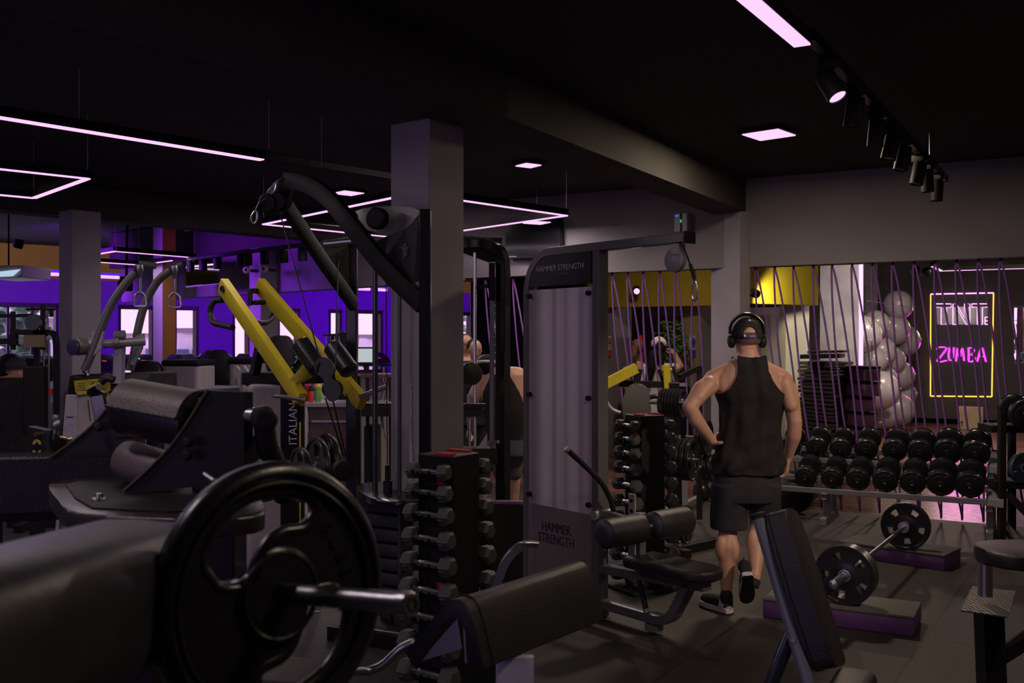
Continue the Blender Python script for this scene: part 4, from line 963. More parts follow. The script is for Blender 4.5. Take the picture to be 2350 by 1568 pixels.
# neon sign frame
def zo(zx,zy): return (1780+zx/3.563,560+zy/3.563)
mNW=mat('neon_white_pink',(.1,.1,.1),.5,em=(2.2,.85,1.9),es=1,var=.01)
mNY=mat('neon_yellow',(.1,.1,.1),.5,em=(1.7,.95,.16),es=1,var=.01)
mNM=mat('neon_magenta',(.1,.1,.1),.5,em=(3.2,.12,2.9),es=1,var=.01)
mNMh=mat('neon_magenta_core',(.1,.1,.1),.5,em=(1.6,.45,1.6),es=1,var=.01)
ns=thing('neon_sign_frame','tall rectangular yellow-white neon frame on the dark studio wall','neon sign',onN(2210,800,.05))
fr_=[zo(1270,412),zo(1782,402),zo(1768,1248),zo(1268,1243)]
for i in range(4):
    a=onN(*fr_[i],.08);b=onN(*fr_[(i+1)%4],.08); M().cyl(a,b,.012,n=8).done('neon_tube',[mNW,mNY,mNY,mNY][i],ns)
q=M(False); p=[onN(*zo(x,y),.02) for x,y in ((1278,420),(1776,410),(1762,1240),(1276,1236))]; q.prism(p,nN*.03); q.done('backing_board',mat('black_board',(.012,.011,.012),.5,var=.1),ns)
def neon(name,label,strokes,m,r=.011,core=None,off=.12,plt=None):
    t=thing(name,label,'neon sign',onN(*zo(1520,600 if m is mNW else 900),.1))
    for n_,st in strokes:
        for s_ in st:
            pts=[onN(*zo(*p),off) for p in s_]
            q=M(); q.tube(spl(pts,3) if len(pts)>2 and n_!='L' else pts,r,n=6); q.done('neon_tube',m,t)
    if plt:
        q=M(False); q.prism([onN(*zo(*p),.07) for p in plt],nN*.012); q.done('clear_backing',mat('smoky_acrylic',(.05,.045,.05),.2,var=.1),t)
    return t
def rectpath(pts): return [pts+[pts[0]]]
T1=[(1310,492),(1437,492),(1437,520),(1400,520),(1400,660),(1356,660),(1356,520),(1310,520),(1310,492)]
Nn=[(1452,660),(1452,492),(1480,492),(1545,605),(1545,492),(1590,492),(1590,660),(1560,660),(1490,540),(1490,660),(1452,660)]
T2=[(1606,492),(1738,492),(1738,520),(1692,520),(1692,660),(1650,660),(1650,520),(1606,520),(1606,492)]
E_=[(1712,600),(1735,600)],[(1712,630),(1735,630)],[(1712,658),(1735,658)],[(1712,600),(1712,658)]
neon('neon_lettering','glowing pink-white outlined neon letters TNT on the upper part of the neon frame',[('L',[T1,Nn,T2]),('L',[list(E_[0]),list(E_[1]),list(E_[2]),list(E_[3])])],mNW,.0085,plt=[(1312,520),(1735,510),(1730,660),(1312,660)])
def dbl(st,dx=9,dy=3): return st+[[(x+dx,y+dy) for x,y in q_] for q_ in st]
Z=dbl([[(1316,862),(1330,846),(1365,843),(1395,850),(1375,885),(1335,935),(1320,958),(1350,962),(1398,950)]])
U=dbl([[(1422,845),(1412,900),(1416,940),(1432,952),(1446,930),(1456,845)]])
Mm=dbl([[(1472,958),(1486,850),(1502,930),(1524,850),(1538,955)]])
M2=[]
Bb=dbl([[(1574,850),(1576,905),(1578,960),(1612,955),(1626,932),(1604,906),(1584,902)],[(1574,850),(1605,850),(1618,872),(1604,900)]])
Aa=dbl([[(1645,960),(1660,905),(1682,845),(1700,900),(1716,962)],[(1660,918),(1706,918)]])
U=U+Mm
neon('neon_lettering','glowing magenta neon letters ZUMBA below the white neon letters',[('C',Z+U+M2+Bb+Aa)],mNM,.0075)
# real light from the neon
area('neon_light',onN(2208,815,.2),.9,24,(1,.05,.8),onN(2208,815,1),sy=.3)
area('neon_light',onN(2208,722,.2),.9,26,(1,.75,.6),onN(2208,722,1),sy=.4)
# wooden jump box
bx=onN(2228,983,.0); bb0=V((bx.x,bx.y,0))+nN*.35
t=thing('jump_box','pale wooden jump box with lettering standing under the neon sign','box',bb0)
q=M(False); p=[plan(2198,19.0),plan(2256,18.7)]; n_=V((.42,.85,0)).normalized()*.45
q.prism([p[0],p[1],p[1]+n_,p[0]+n_],(0,0,.42),bev=.004,seg=1); q.done('body',mat('birch_plywood',(.4,.3,.19),.6,var=.15,vs=6),t)
text('Strong',.12,tmx((p[0]+p[1])/2+V((.02,-.01,.28)),p[1]-p[0],(0,0,1)),'lettering',mMatte,t)
q=M(False); c=p[0]+(p[1]-p[0])*.15+V((0,-.01,0)); dd=(p[1]-p[0]).normalized()
q.prism([c+V((0,0,.06))-dd*.008,c+V((0,0,.06))+dd*.008,c+V((0,0,.13))+dd*.008,c+V((0,0,.13))-dd*.008],(0,-.003,0)); q.prism([c+V((0,0,.13))-dd*.028,c+V((0,0,.13))+dd*.028,c+V((0,0,.17))],(0,-.003,0)); q.done('arrow_mark',mMatte,t)
# television, scent diffuser on the lintel
k=M(False)
def onS(p,off=0):
    kk=(p-1175)/F
    for a,b in ((S0,S1),(S1,S1b),(S1b,S2),(S2,S3)):
        d=b-a; t=(kk*a.y-a.x)/(d.x-kk*d.y)
        if -.001<=t<=1.001:
            n=V((d.y,-d.x,0)).normalized()
            if n.y>0: n=-n
            return a+d*t+n*off
def onSz(px,py,off=0):
    p=onS(px,off); p.z=CZ-(py-784)/F*p.y; return p
t=thing('television','black wall television on the lintel wall, behind the hanging square lamp','television',onSz(1235,560,.1))
q=M(False); q.prism([onSz(1170,515,.1),onSz(1296,500,.1),onSz(1296,592,.1),onSz(1170,594,.1)],(0.03,.05,0),.004,1); q.done('cabinet',mat('glossy_black',(.006,.006,.008),.15,var=.1),t)
q=M(False); q.prism([onSz(1172,588,.102),onSz(1196,588,.102),onSz(1196,590,.102),onSz(1172,590,.102)],(0,.01,0)); q.done('badge',mSteel,t)
q=M(False); q.prism([onSz(1225,540,.0),onSz(1250,540,.0),onSz(1250,570,.0),onSz(1225,570,.0)],(-.02,-.06,0)); q.done('bracket',mMatte,t)
t=thing('scent_diffuser','small white wall box with a black stripe and green light above the pulldown arm','wall device',onSz(1575,512,.06))
q=M(False); q.prism([onSz(1556,490,.11),onSz(1586,488,.11),onSz(1586,532,.11),onSz(1556,533,.11)],(.07,.12,0),.008,2); q.done('case',mat('white_case',(.4,.38,.42),.4,var=.05),t)
q=M(False); q.prism([onSz(1570,489,.114),onSz(1574,489,.114),onSz(1574,532,.114),onSz(1570,532,.114)],(.005,.01,0)); q.done('stripe',mMatte,t)
q=M(False); q.prism([onSz(1570.5,504,.117),onSz(1573.5,504,.117),onSz(1573.5,511,.117),onSz(1570.5,511,.117)],(.002,.004,0)); q.done('green_light',mat('green_led',(0,.1,.02),.5,em=(.02,.5,.12),es=1,var=.01),t)
q=M(False); q.prism([onSz(1559,494,.117),onSz(1566,493.5,.117),onSz(1566,497,.117),onSz(1559,497.5,.117)],(.002,.004,0)); q.done('blue_display',mat('blue_led',(0,0,.1),.5,em=(.1,.08,.8),es=1,var=.01),t)
# ============================================================ LOBBY
def sign(px,py,d,m,lb,up):
    c=P(px,py,d); t=thing('toilet_sign',lb,'sign',c)
    M(False).box(c+V((0,0,.03)),(.13,.012,.2),.12).done('panel',mat('sign_white',(.5,.5,.52),.5,var=.02),t)
    M(False).box(c+V((0,-.006,-.12)),(.13,.012,.1),.12).done('caption_panel',m,t)
    q=M(); q.ball(c+V((0,-.014,.09)),(.016,.004,.016),8,6); q.done('figure_head',m,t)
    q=M(False); q.prism([c+V((x,-.012,z)) for x,z in ((-.03,.02),(.03,.02),(.008,.07),(-.008,.07))],(0,-.004,0)) if not up else q.prism([c+V((x,-.012,z)) for x,z in ((-.012,-.04),(.012,-.04),(.028,.07),(-.028,.07))],(0,-.004,0)); 
    q.done('figure_body',m,t)
    if not up: M(False).box(c+V((0,-.013,-.01)),(.014,.004,.06)).done('figure_legs',m,t)
sign(1399,792,14.53,mat('sign_red',(.5,.02,.03),.5,var=.02),'white and red toilet sign with a small figure, left lobby pillar',False)
sign(1591.5,792,14.05,mat('sign_blue',(.03,.05,.5),.5,var=.02),'white and blue toilet sign with a small figure, right lobby pillar',True)
# counter
t=thing('reception_counter','dark lobby counter with a pale top behind the two women','counter',P(1530,900,13.6))
d=13.7; q=M(False); q.box((X(1512,d),d+.3,.53),(X(1580,d)-X(1438,d),.6,1.06)); q.done('body',mMatte,t)
M(False).box((X(1535,d),d+.28,1.08),(X(1582,d)-X(1497,d),.66,.05),bev=.005).done('top',mWhite,t)
M(False).box((X(1446,d),d+.2,1.08),(.1,.3,.08),bev=.005).done('card_machine',mWhite,t)
# plant
pc=P(1540,800,13.9); t=thing('potted_plant','leafy green potted plant on the lobby counter','plant',V((pc.x,pc.y,1.105)))
M().lathe((pc.x,pc.y,1.105),(pc.x,pc.y,1.3),[(.07,0),(.1,.1),(.11,.2),(.095,.2),(.09,.18)],16).done('pot',mat('brown_pot',(.14,.06,.035),.6,var=.1),t)
q=M(); rp_=random.Random(3)
q.cyl((pc.x,pc.y,1.2),(pc.x+.02,pc.y,1.6),.012,n=6); q.done('stem',mWood,t)
q=M(False)
for k in range(330):
    a=rp_.uniform(0,2*PI); z=rp_.uniform(1.3,1.95); r=rp_.uniform(.02,.26)*math.sin(PI*min(1,(z-1.2)/.85))**.5
    c=V((pc.x+r*math.cos(a),pc.y+r*math.sin(a)*.7,z)); s_=rp_.uniform(.04,.065); u=V((rp_.uniform(-1,1),rp_.uniform(-1,1),rp_.uniform(-.6,1))).normalized(); v=u.orthogonal().normalized()
    q.quad(c-v*s_*.4,c+u*s_,c+v*s_*.4+u*s_*.1,c-u*s_)
q.done('leaves',mLeaf,t)
for px,py,h,r,m,nm,lb in ((1563,865,.24,.05,mMatte,'bottle','black bottle on the lobby counter right of the plant'),(1501,790,.2,.03,mat('pale_blue_plastic',(.35,.4,.55),.4,var=.05),'bottle','pale blue bottle behind the white cap, on the counter')):
    p=P(px,py,13.75); zz=1.105; t=thing(nm,lb,'bottle',V((p.x,13.75,zz)))
    hh=.42 if m is mMatte else .36
    M().lathe((p.x,13.75,zz),(p.x,13.75,zz+hh),[(r,0),(r*1.05,.02),(r,hh*.8),(r*.5,hh*.9),(r*.5,hh*.93)],14).done('bottle_body',m,t)
    M().cyl((p.x,13.75,zz+hh*.93),(p.x,13.75,zz+hh),r*.55,n=12).done('cap',mMatte if m is not mMatte else mBlack,t)
p=P(1470,775,13.9); t=thing('red_can','small red container behind the red-haired woman on the counter','container',V((p.x,13.9,1.07)))
M().lathe((p.x,13.9,1.065),(p.x,13.9,1.78),[(.04,0),(.05,.02),(.05,.6),(.035,.7)],14).done('can_body',mRed,t); M().cyl((p.x,13.9,1.76),(p.x,13.9,1.79),.036,n=12).done('lid',mMatte,t)
# ============================================================ PEOPLE
def limb(q,pts,rs,n=18):
    for i in range(len(pts)-1): q.cap_(pts[i],pts[i+1],rs[i],rs[i+1],n)
def loft(q,rows,n=48,cap=True):
    cs=[]
    for c,rx,ry,rot in rows:
        cr,sr=math.cos(rot),math.sin(rot); r=[]
        for k in range(n):
            a=2*PI*k/n; e=2/2.3
            x=rx*math.copysign(abs(math.cos(a))**e,math.cos(a)); y=ry*math.copysign(abs(math.sin(a))**e,math.sin(a))
            r.append(V(c)+V((x*cr-y*sr,x*sr+y*cr,0)))
        cs.append(r)
    return q.ring(cs,n,False,cap)
def hand(q,wr,mid,palm_n,curl=.5,s=1.0,thumb=1):
    """wr wrist point, mid direction of the fingers, palm_n direction the palm faces, thumb=+1/-1 side"""
    mid=V(mid).normalized(); pn=(V(palm_n)-mid*V(palm_n).dot(mid)).normalized(); sd=mid.cross(pn)*thumb
    wr=V(wr)
    for k in range(4):   # palm
        o=(k-1.5)*.019*s
        q.cap_(wr+sd*o*.7,wr+mid*.085*s+sd*o,.014*s,.0125*s,10)
    L=[.070,.078,.073,.058]
    for k in range(4):
        o=(1.5-k)*.0195*s; a=wr+mid*.085*s+sd*o; ang=0; l=L[k]*s
        pts=[a]
        for f in (.45,.32,.25):
            ang+=curl*(.9+.15*k)*.8; d=mid*math.cos(ang)+pn*math.sin(ang); pts.append(pts[-1]+(d+sd*(1.5-k)*.05).normalized()*l*f)
        limb(q,pts,[.0098*s,.0088*s,.008*s,.0072*s],10)
    b=wr+mid*.025*s+sd*.026*s
    d1=(mid*.55+sd*.75+pn*.3).normalized(); d2=(mid*.85+sd*.3+pn*.3).normalized()
    limb(q,[b,b+d1*.04*s,b+d1*.04*s+d2*.032*s,b+d1*.04*s+d2*.058*s],[.0145*s,.0115*s,.0098*s,.0085*s],10)
def head(q,c,fwd,s=1.0,tilt=0):
    """c = head centre; fwd = facing direction"""
    f=V(fwd).normalized(); r=f.cross(V((0,0,1))).normalized(); u=r.cross(f)
    mx=Matrix.Identity(4)
    for i in range(3): mx[i][0]=r[i]; mx[i][1]=f[i]; mx[i][2]=u[i]
    c=V(c)
    q.ball(c+u*.02*s,(.077*s,.095*s,.093*s),24,16,mx)
    q.ball(c+f*.02*s-u*.045*s,(.062*s,.075*s,.075*s),20,14,mx)
    q.ball(c+f*.06*s-u*.095*s,(.028*s,.024*s,.02*s),12,8,mx)           # chin
    q.cap_(c+f*.088*s+u*.015*s,c+f*.108*s-u*.03*s,.009*s,.015*s,10)     # nose
    q.ball(c+f*.082*s-u*.06*s,(.026*s,.012*s,.009*s),12,8,mx)          # lips
    q.ball(c+f*.084*s+u*.028*s,(.05*s,.014*s,.009*s),12,8,mx)          # brow
    for s_ in (-1,1):
        q.ball(c+r*s_*.079*s-f*.005*s-u*.008*s,(.012*s,.02*s,.031*s),12,8,mx)  # ears
        q.ball(c+r*s_*.045*s+f*.06*s-u*.02*s,(.022*s,.02*s,.018*s),12,8,mx)    # cheeks
    return c,f,r,u
def eyes(c,f,r,u,parent,s=1.0):
    for s_ in (-1,1):
        q=M(); q.ball(c+r*s_*.03*s+f*.086*s+u*.006*s,(.008*s,.006*s,.005*s),10,8); q.done('eye',mHairB,parent)
def blur_boundary(bm,it=6):
    for _ in range(it):
        bv=[v for v in bm.verts if any(e.is_boundary for e in v.link_edges)]
        new={}
        for v in bv:
            nb_=[e.other_vert(v).co for e in v.link_edges if e.is_boundary]
            if len(nb_)==2: new[v]=v.co*.4+(nb_[0]+nb_[1])*.3
        for v,c in new.items(): v.co=c
# ---------------------------------------------------------------- the man walking away
D=6.15
def p(px,py,dy=0): return P(px,py,D)+V(((px-1175)/F*dy,dy,-(py-784)/F*dy))
g0=G(1665,1408)
man=thing('person','man seen from behind in a black racerback tank top, charcoal shorts, cap and headphones','person',V((p(1712,1400).x,D,0)))
k=1/371.5
def row(py,cx,hw,ry,dy=0,rot=0,gr=0): c=p(cx,py,dy); return (c,hw*k+gr,ry+gr,rot)
q=M()
rows=[row(800,1716,20,.055,.0),row(814,1716,24,.062,.0),row(824,1716,36,.07,0),row(832,1716,46,.082,0),row(845,1716,62,.1,0),row(865,1717,77,.118,0),row(900,1720,75,.128,0),row(940,1721,68,.122,0),row(980,1720,62,.112,0),row(1010,1719,62,.11,0),row(1050,1717,66,.12,0),row(1090,1714,70,.132,0),row(1120,1712,70,.13,0),row(1135,1712,60,.11,0)]
loft(q,rows)
hc=p(1714,776,.03)
head(q,hc,V((.02,1,-.06)),1.05)
limb(q,[p(1715,830,.0),p(1714,800,.02)],[.066,.062])
limb(q,[p(1716,828,-.01),p(1672,851,-.0),p(1640,868,0)],[.058,.052,.056]); limb(q,[p(1716,828,-.01),p(1762,851,-.0),p(1794,868,0)],[.058,.052,.056])  # trapezius
for s_,sx in ((-1,1668),(1,1768)): q.ball(p(sx,882,-.055),(.055,.036,.075),16,12)     # shoulder blades / lats
# left arm (hand on hip)
SL=p(1640,876,.0); EL=p(1583,935,-.12); WL=p(1634,1012,-.02)
q.ball(SL+V((-.008,0,.0)),(.064,.066,.072),20,14)
limb(q,[SL,p(1612,895,-.06),EL],[.062,.06,.043]); limb(q,[p(1628,880,-.05),p(1602,912,-.10)],[.048,.045])
q.ball(EL,(.044,.042,.044),16,10)
limb(q,[EL,p(1598,965,-.1),WL],[.045,.046,.029]); limb(q,[WL,p(1640,1022,.03)],[.03,.03])
hand(q,p(1638,1015,.01),V((.35,.9,-.25)),V((1,-.25,0)),.35,1.05,-1)
limb(q,[p(1640,1018,-.03),p(1652,1017,-.06),p(1664,1017,-.075)],[.016,.0135,.0115],12)   # thumb on the back of the hip
# right arm hanging
SR=p(1795,876,.0); ER=p(1824,965,-.03); WR=p(1808,1052,.08)
q.ball(SR+V((.006,0,0)),(.062,.066,.07),20,14)
limb(q,[SR,p(1812,905,-.01),ER],[.062,.058,.042]); limb(q,[p(1800,880,-.04),p(1815,930,-.05)],[.048,.044])
q.ball(ER,(.043,.042,.045),16,10)
limb(q,[ER,p(1822,1000,.0),WR],[.044,.046,.028])
hand(q,WR,V((-.1,.15,-1)),V((-1,.1,0)),.5,1.0,1)
# legs
limb(q,[p(1682,1090,0),p(1674,1150,.02),p(1671,1215,.02)],[.095,.085,.058]); 
limb(q,[p(1671,1215,.02),p(1669,1255,-.02),p(1668,1300,-.02),p(1667,1355,.0)],[.056,.062,.05,.034]); q.ball(p(1681,1262,-.035),(.044,.05,.085),14,10); q.ball(p(1656,1258,-.03),(.042,.046,.08),14,10)
limb(q,[p(1667,1355,.0),p(1668,1390,.0)],[.036,.036]); q.ball(p(1669,1392,-.02),(.034,.04,.035),12,8)
limb(q,[p(1748,1090,0),p(1747,1150,.02),p(1741,1205,.04)],[.095,.085,.056])
limb(q,[p(1741,1205,.04),p(1736,1245,-.01),p(1735,1285,-.08),p(1733,1320,-.14)],[.056,.06,.046,.034]); q.ball(p(1747,1245,-.03),(.042,.05,.08),14,10); q.ball(p(1726,1243,-.02),(.04,.046,.075),14,10)
limb(q,[p(1733,1320,-.14),p(1728,1338,-.15)],[.036,.036])
bd=q.done('body',mSkin,man,remesh=.0062,smooth_it=7)
eyes(hc,V((.02,1,-.06)).normalized(),V((1,0,0)),V((0,0,1)),man)
# tank top
q=M()
tr_=[(806,1716,28,.085),(812,1716,38,.09),(820,1716,48,.092),(828,1716,58,.098),(838,1716,68,.108),(850,1716,76,.118),(865,1717,80,.132),(885,1718,81,.145),(905,1722,77,.148),(930,1724,70,.138),(960,1721,68,.13),(990,1720,68,.126),(1010,1719,69,.126),(1040,1718,72,.134),(1060,1717,74,.14),(1086,1716,77,.148)]
def lerp_rows(tr,n):
    out=[]
    for i in range(n):
        t=i/(n-1)*(len(tr)-1); a=int(min(t,len(tr)-2)); f=t-a
        p0=tr[max(a-1,0)];p1=tr[a];p2=tr[a+1];p3=tr[min(a+2,len(tr)-1)]
        out.append(tuple(.5*(2*y1+(y2-y0)*f+(2*y0-5*y1+4*y2-y3)*f*f+(3*y1-y0-3*y2+y3)*f**3) for y0,y1,y2,y3 in zip(p0,p1,p2,p3)))
    return out
R_rows=lerp_rows(tr_,110); NN=120; cs=[]; meta=[]
for ri,(py,cx,hw,ry) in enumerate(R_rows):
    c=p(cx,py); r=[]
    for kk in range(NN):
        a=2*PI*kk/NN; e=2/2.35
        rx=hw*k+.004; fx=math.cos(a);fy=math.sin(a)
        t=(py-810)/276
        dev=.009*math.sin(a*11+t*6+math.sin(t*7))*min(1,t*1.3)*(.5+.5*math.sin(a*3+t*4))-.012*math.exp(-((a-4.71-.05*t)/.07)**2)*(1-t)+.009*math.exp(-((a-4.86-.1*t)/.07)**2)*(1-t)+.009*math.sin(a*6-t*11)*t+.008*math.sin(t*38+a*4)*max(0,t-.55)*2
        if py>1034: dev+=.006*math.sin((py-1034)/52*PI)
        x=(rx+dev)*math.copysign(abs(fx)**e,fx); y=(ry+dev)*math.copysign(abs(fy)**e,fy)
        r.append(c+V((x,y,0)))
    cs.append(r)
vs=[[q.bm.verts.new(a) for a in r] for r in cs]
def wfun(py):
    pts=[(800,22),(808,28),(815,34),(830,35),(850,36),(870,43),(888,56),(900,68),(907,90)]
    for (a,b),(c,d) in zip(pts,pts[1:]):
        if a<=py<=c: return b+(d-b)*(py-a)/(c-a)
    return 999
def keep(v):
    px=1175+v.co.x/v.co.y*F
    py=784-(v.co.z-CZ)/D*F; px_=v.co.x/D*F+1175
    return abs(px_-1719)<wfun(py) and py>max(815,820-5*((px_-1717)/30)**2 if v.co.y<D else 827-12*((px_-1717)/32)**2)
for i in range(len(vs)-1):
    for kk in range(NN):
        f=[vs[i][kk],vs[i][(kk+1)%NN],vs[i+1][(kk+1)%NN],vs[i+1][kk]]
        if all(keep(v) for v in f): q.bm.faces.new(f)
bmesh.ops.delete(q.bm,geom=[v for v in q.bm.verts if not v.link_faces],context='VERTS')
blur_boundary(q.bm,8)
tank=q.done('tank_top',mTank,man)
md=tank.modifiers.new('s','SOLIDIFY'); md.thickness=.004; md.offset=1
# hem
q=M(); q.tube([p(1716,1084)+V((math.cos(a)*(77*k+.006),math.sin(a)*.153,.008*math.sin(a*2))) for a in [2*PI*i/60 for i in range(60)]],.0035,n=6,closed=True); q.done('hem',mTank,tank)
# shorts
q=M()
loft(q,[row(1035,1716,66,.118,0),row(1070,1716,71,.135,0),row(1100,1713,76,.142,0),row(1135,1712,78,.14,0),row(1150,1712,74,.13,0)],40)
loft(q,[row(1110,1674,40,.13,0),row(1150,1673,41,.125,.01),row(1190,1672,42,.115,.02),row(1213,1673,42,.11,.02)],36)
loft(q,[row(1110,1752,39,.13,0),row(1150,1753,37,.12,.02),row(1185,1755,36,.112,.05),row(1203,1756,35,.108,.06)],36)
q.done('shorts',mShort,man,remesh=.007,smooth_it=3)
# cap + headphones + hair
q=M(); 
mxh=Matrix.Identity(4)
qc=hc+V((0,0,.022))
r=bmesh.ops.create_uvsphere(q.bm,u_segments=36,v_segments=24,radius=1)
for v in r['verts']: v.co=Matrix.Translation(qc)@Matrix.Diagonal((.09,.108,.104,1))@v.co
def cut(v):
    dz=v.co.z-qc.z; lim=-.005+.0*(v.co.y-qc.y)
    hole=((v.co.x-qc.x)/.032)**2+((dz-.012)/.03)**2<1 and v.co.y<qc.y
    return dz<lim-.025 or hole
bmesh.ops.delete(q.bm,geom=[v for v in q.bm.verts if cut(v)],context='VERTS'); blur_boundary(q.bm,4)
cp=q.done('baseball_cap',mat('cap_black',(.018,.017,.02),.8,bump=.2,bs=80,var=.1),man); md=cp.modifiers.new('s','SOLIDIFY'); md.thickness=.003; md.offset=1
q=M(); q.prism(spl([qc+V((-.07,.07,.0)),qc+V((-.05,.14,-.012)),qc+V((0,.17,-.016)),qc+V((.05,.14,-.012)),qc+V((.07,.07,0))],4),(0,0,.005)); q.done('brim',MT['cap_black'],cp)
q=M(False); st=[qc+V((math.sin(a)*.092,-math.cos(a)*.11,-.022)) for a in [x/8*.42 for x in range(-8,9)]]
q.prism(st+[s_+V((0,0,.022)) for s_ in reversed(st)],(0,-.003,0)); stp=q.done('strap',mat('purple_strap',(.12,.03,.3),.5,var=.05),cp)
M(False).box(qc+V((-.038,-.106,-.008)),(.012,.006,.014)).done('strap_label',mWhite,cp)
text('ox0x',.018,tmx(qc+V((.004,-.117,-.011)),(1,0,0),(0,0,1)),'lettering',mPurple if False else mLet,cp)
M(False).box(qc+V((0,-.07,.085)),(.014,.006,.012),rx=-.6).done('top_label',mWhite,cp)
q=M(); q.tube(spl([qc+V((s_*.106*math.sin(a)/1.0,-.0,.02+.106*math.cos(a))) for s_,a in [(1,t) for t in [-1.75+.35*i for i in range(11)]]],3),.0085,n=10,sx=1.6); hp_=q.done('headphones',mBlack,man)
for s_ in (-1,1):
    q=M(); q.lathe(hc+V((s_*.078,0,-.02)),hc+V((s_*.122,0,-.024)),[(.03,0),(.04,.008),(.04,.026),(.034,.036),(.02,.04)],22); q.done('ear_cup',mMatte,hp_)
q=M(); q.ball(hc+V((0,-.004,.0)),(.084,.1,.09),24,16); 
bmesh.ops.delete(q.bm,geom=[v for v in q.bm.verts if v.co.z<hc.z-.045 or v.co.y>hc.y+.03],context='VERTS'); q.done('hair',mat('cropped_hair',(.12,.075,.055),.8,bump=.4,bs=300,var=.2,vs=40),man)
# shoes
mShoe=mat('shoe_black_knit',(.015,.015,.017),.8,bump=.3,bs=150,var=.2); mSole=mat('shoe_white_sole',(.55,.52,.6),.5,var=.05)
def shoe(heel,toe,up,label,s=1.0):
    heel=V(heel);toe=V(toe);f=(toe-heel).normalized(); up=(V(up)-f*V(up).dot(f)).normalized(); sd=f.cross(up); L=(toe-heel).length
    def o(x,y,z): return heel+f*x*L+sd*y+up*z
    prof=[(0,.0),(.0,.025),(.06,.035),(.3,.034),(.6,.045),(.85,.038),(.98,.015),(.98,-.02),(.85,-.045),(.6,-.046),(.3,-.034),(.06,-.033),(0,-.025)]
    ps=[o(x,y,0) for x,y in prof]
    q=M(); q.prism(spl(ps,2,True),up*.032,.006,2); so=q.done('sole',mSole,man,label='white rubber sole')
    q=M(); q.prism([z-up*.004 for z in spl(ps,2,True)],up*.006); q.done('tread',mMatte,so)
    q=M(); limb(q,[o(.12,0,.06),o(.35,0,.055),o(.65,0,.048),o(.86,0,.04)],[.037,.04,.04,.033]); limb(q,[o(.12,0,.05),o(.13,0,.105)],[.036,.04]); q.ball(o(.65,.0,.045),(.045,.045,.03))
    sh=q.done('shoe_upper',mShoe,man,remesh=.005,smooth_it=2)
    for i in range(3):
        x=.1+.05*i
        for sg in (-1,1):
            q=M(False); a=o(x+.0,sg*.0385,.036); b=o(x+.035,sg*.0385,.036); h=.022+.012*i if False else .018+.011*i
            q.prism([a,b,b+up*h*1.2-f*.01,a+up*h-f*.01],sd*sg*.003); q.done('stripe',mWhite,sh)
    q=M(); q.tube(spl([o(.05,0,.12),o(-.02,0,.13),o(-.0,0,.1)],3),.006,n=6); q.done('heel_tab',mShoe,sh)
lh=p(1676,1409,-.05); lh.z=.006; lt=lh+V((-.13,.235,0)); shoe(lh,lt,(0,0,1),'')
rh=p(1716,1322,-.23); rt=rh+V((.03,.14,-.2)); shoe(rh,rt,(0,-.9,-.3) if False else (.0,.80,.55),'')
# socks
M().tube([p(1667,1378,0),p(1668,1395,0)],.04,n=16).done('sock',mShoe,man); M().tube([p(1731,1330,-.145),p(1726,1345,-.16)],.04,n=16).done('sock',mShoe,man)

# ---------------------------------------------------------------- generic seated / standing background people
def person(label,base,parts,skin,rs_=.011):
    t=thing('person',label,'person',base)
    q=M(); parts(q); q.done('body',skin,t,remesh=rs_,smooth_it=3); return t
# two women in the lobby
d=12.75
def w1(px,py,dy=0): return P(px,py,d)+V(((px-1175)/F*dy,dy,-(py-784)/F*dy))
cH=w1(1466,800,.0)
def a_(q):
    head(q,cH,V((.5,.8,-.25)),.95); limb(q,[w1(1462,835),cH],[.05,.05]); loft(q,[(w1(1462,832),.09,.06,.4),(w1(1460,845),.17,.09,.4),(w1(1462,870),.18,.1,.4),(w1(1468,920),.14,.1,.4),(w1(1470,960),.15,.11,.4),(w1(1470,1000),.17,.12,.4)],24)
    limb(q,[w1(1436,850),w1(1438,890,-.05),w1(1455,925,-.05)],[.05,.042,.03]); hand(q,w1(1455,925,-.05),(.8,.2,-.3),(0,.2,-1),.4,1,1)
    limb(q,[w1(1488,850,.1),w1(1492,890,.1),w1(1500,925,.15)],[.05,.04,.03]); hand(q,w1(1500,925,.15),(.6,.4,-.3),(0,0,-1),.4,1,-1)
    for s_ in (-1,1): limb(q,[w1(1470+s_*12,985),w1(1470+s_*13,1040),w1(1470+s_*13,1083)],[.09,.06,.04]); limb(q,[V((w1(1470+s_*13,1083).x,d,.05)),V((w1(1470+s_*13,1083).x+.06,d+.14,.03))],[.04,.03])
t=person('woman with reddish-brown pulled-back hair and bare shoulders, standing in the lobby',V((w1(1466,800).x,d,0)),a_,mSkin2)
eyes(cH,V((.5,.8,-.25)).normalized(),V((.85,-.53,0)),V((0,0,1)),t)
q=M(); q.ball(cH+V((-.02,-.02,.02)),(.092,.105,.1)); limb(q,[cH+V((-.06,-.07,.0)),cH+V((-.08,-.1,-.1)),cH+V((-.06,-.1,-.2))],[.05,.045,.02]); q.done('hair',mat('auburn_hair',(.09,.03,.015),.55,bump=.5,bs=200,var=.3,vs=30),t,remesh=.012,smooth_it=2)
q=M(); loft(q,[(w1(1463,858),.172,.105,.4),(w1(1464,880),.183,.115,.4),(w1(1468,920),.155,.115,.4),(w1(1470,960),.165,.125,.4),(w1(1470,1000),.185,.135,.4)],24); limb(q,[w1(1460,980),w1(1458,1070)],[.1,.06]); limb(q,[w1(1482,980),w1(1483,1070)],[.1,.06]); q.done('black_outfit',mTank,t,remesh=.012,smooth_it=2)
d2=12.45
def w2(px,py,dy=0): return P(px,py,d2)+V(((px-1175)/F*dy,dy,-(py-784)/F*dy))
cH=w2(1512,797,.0)
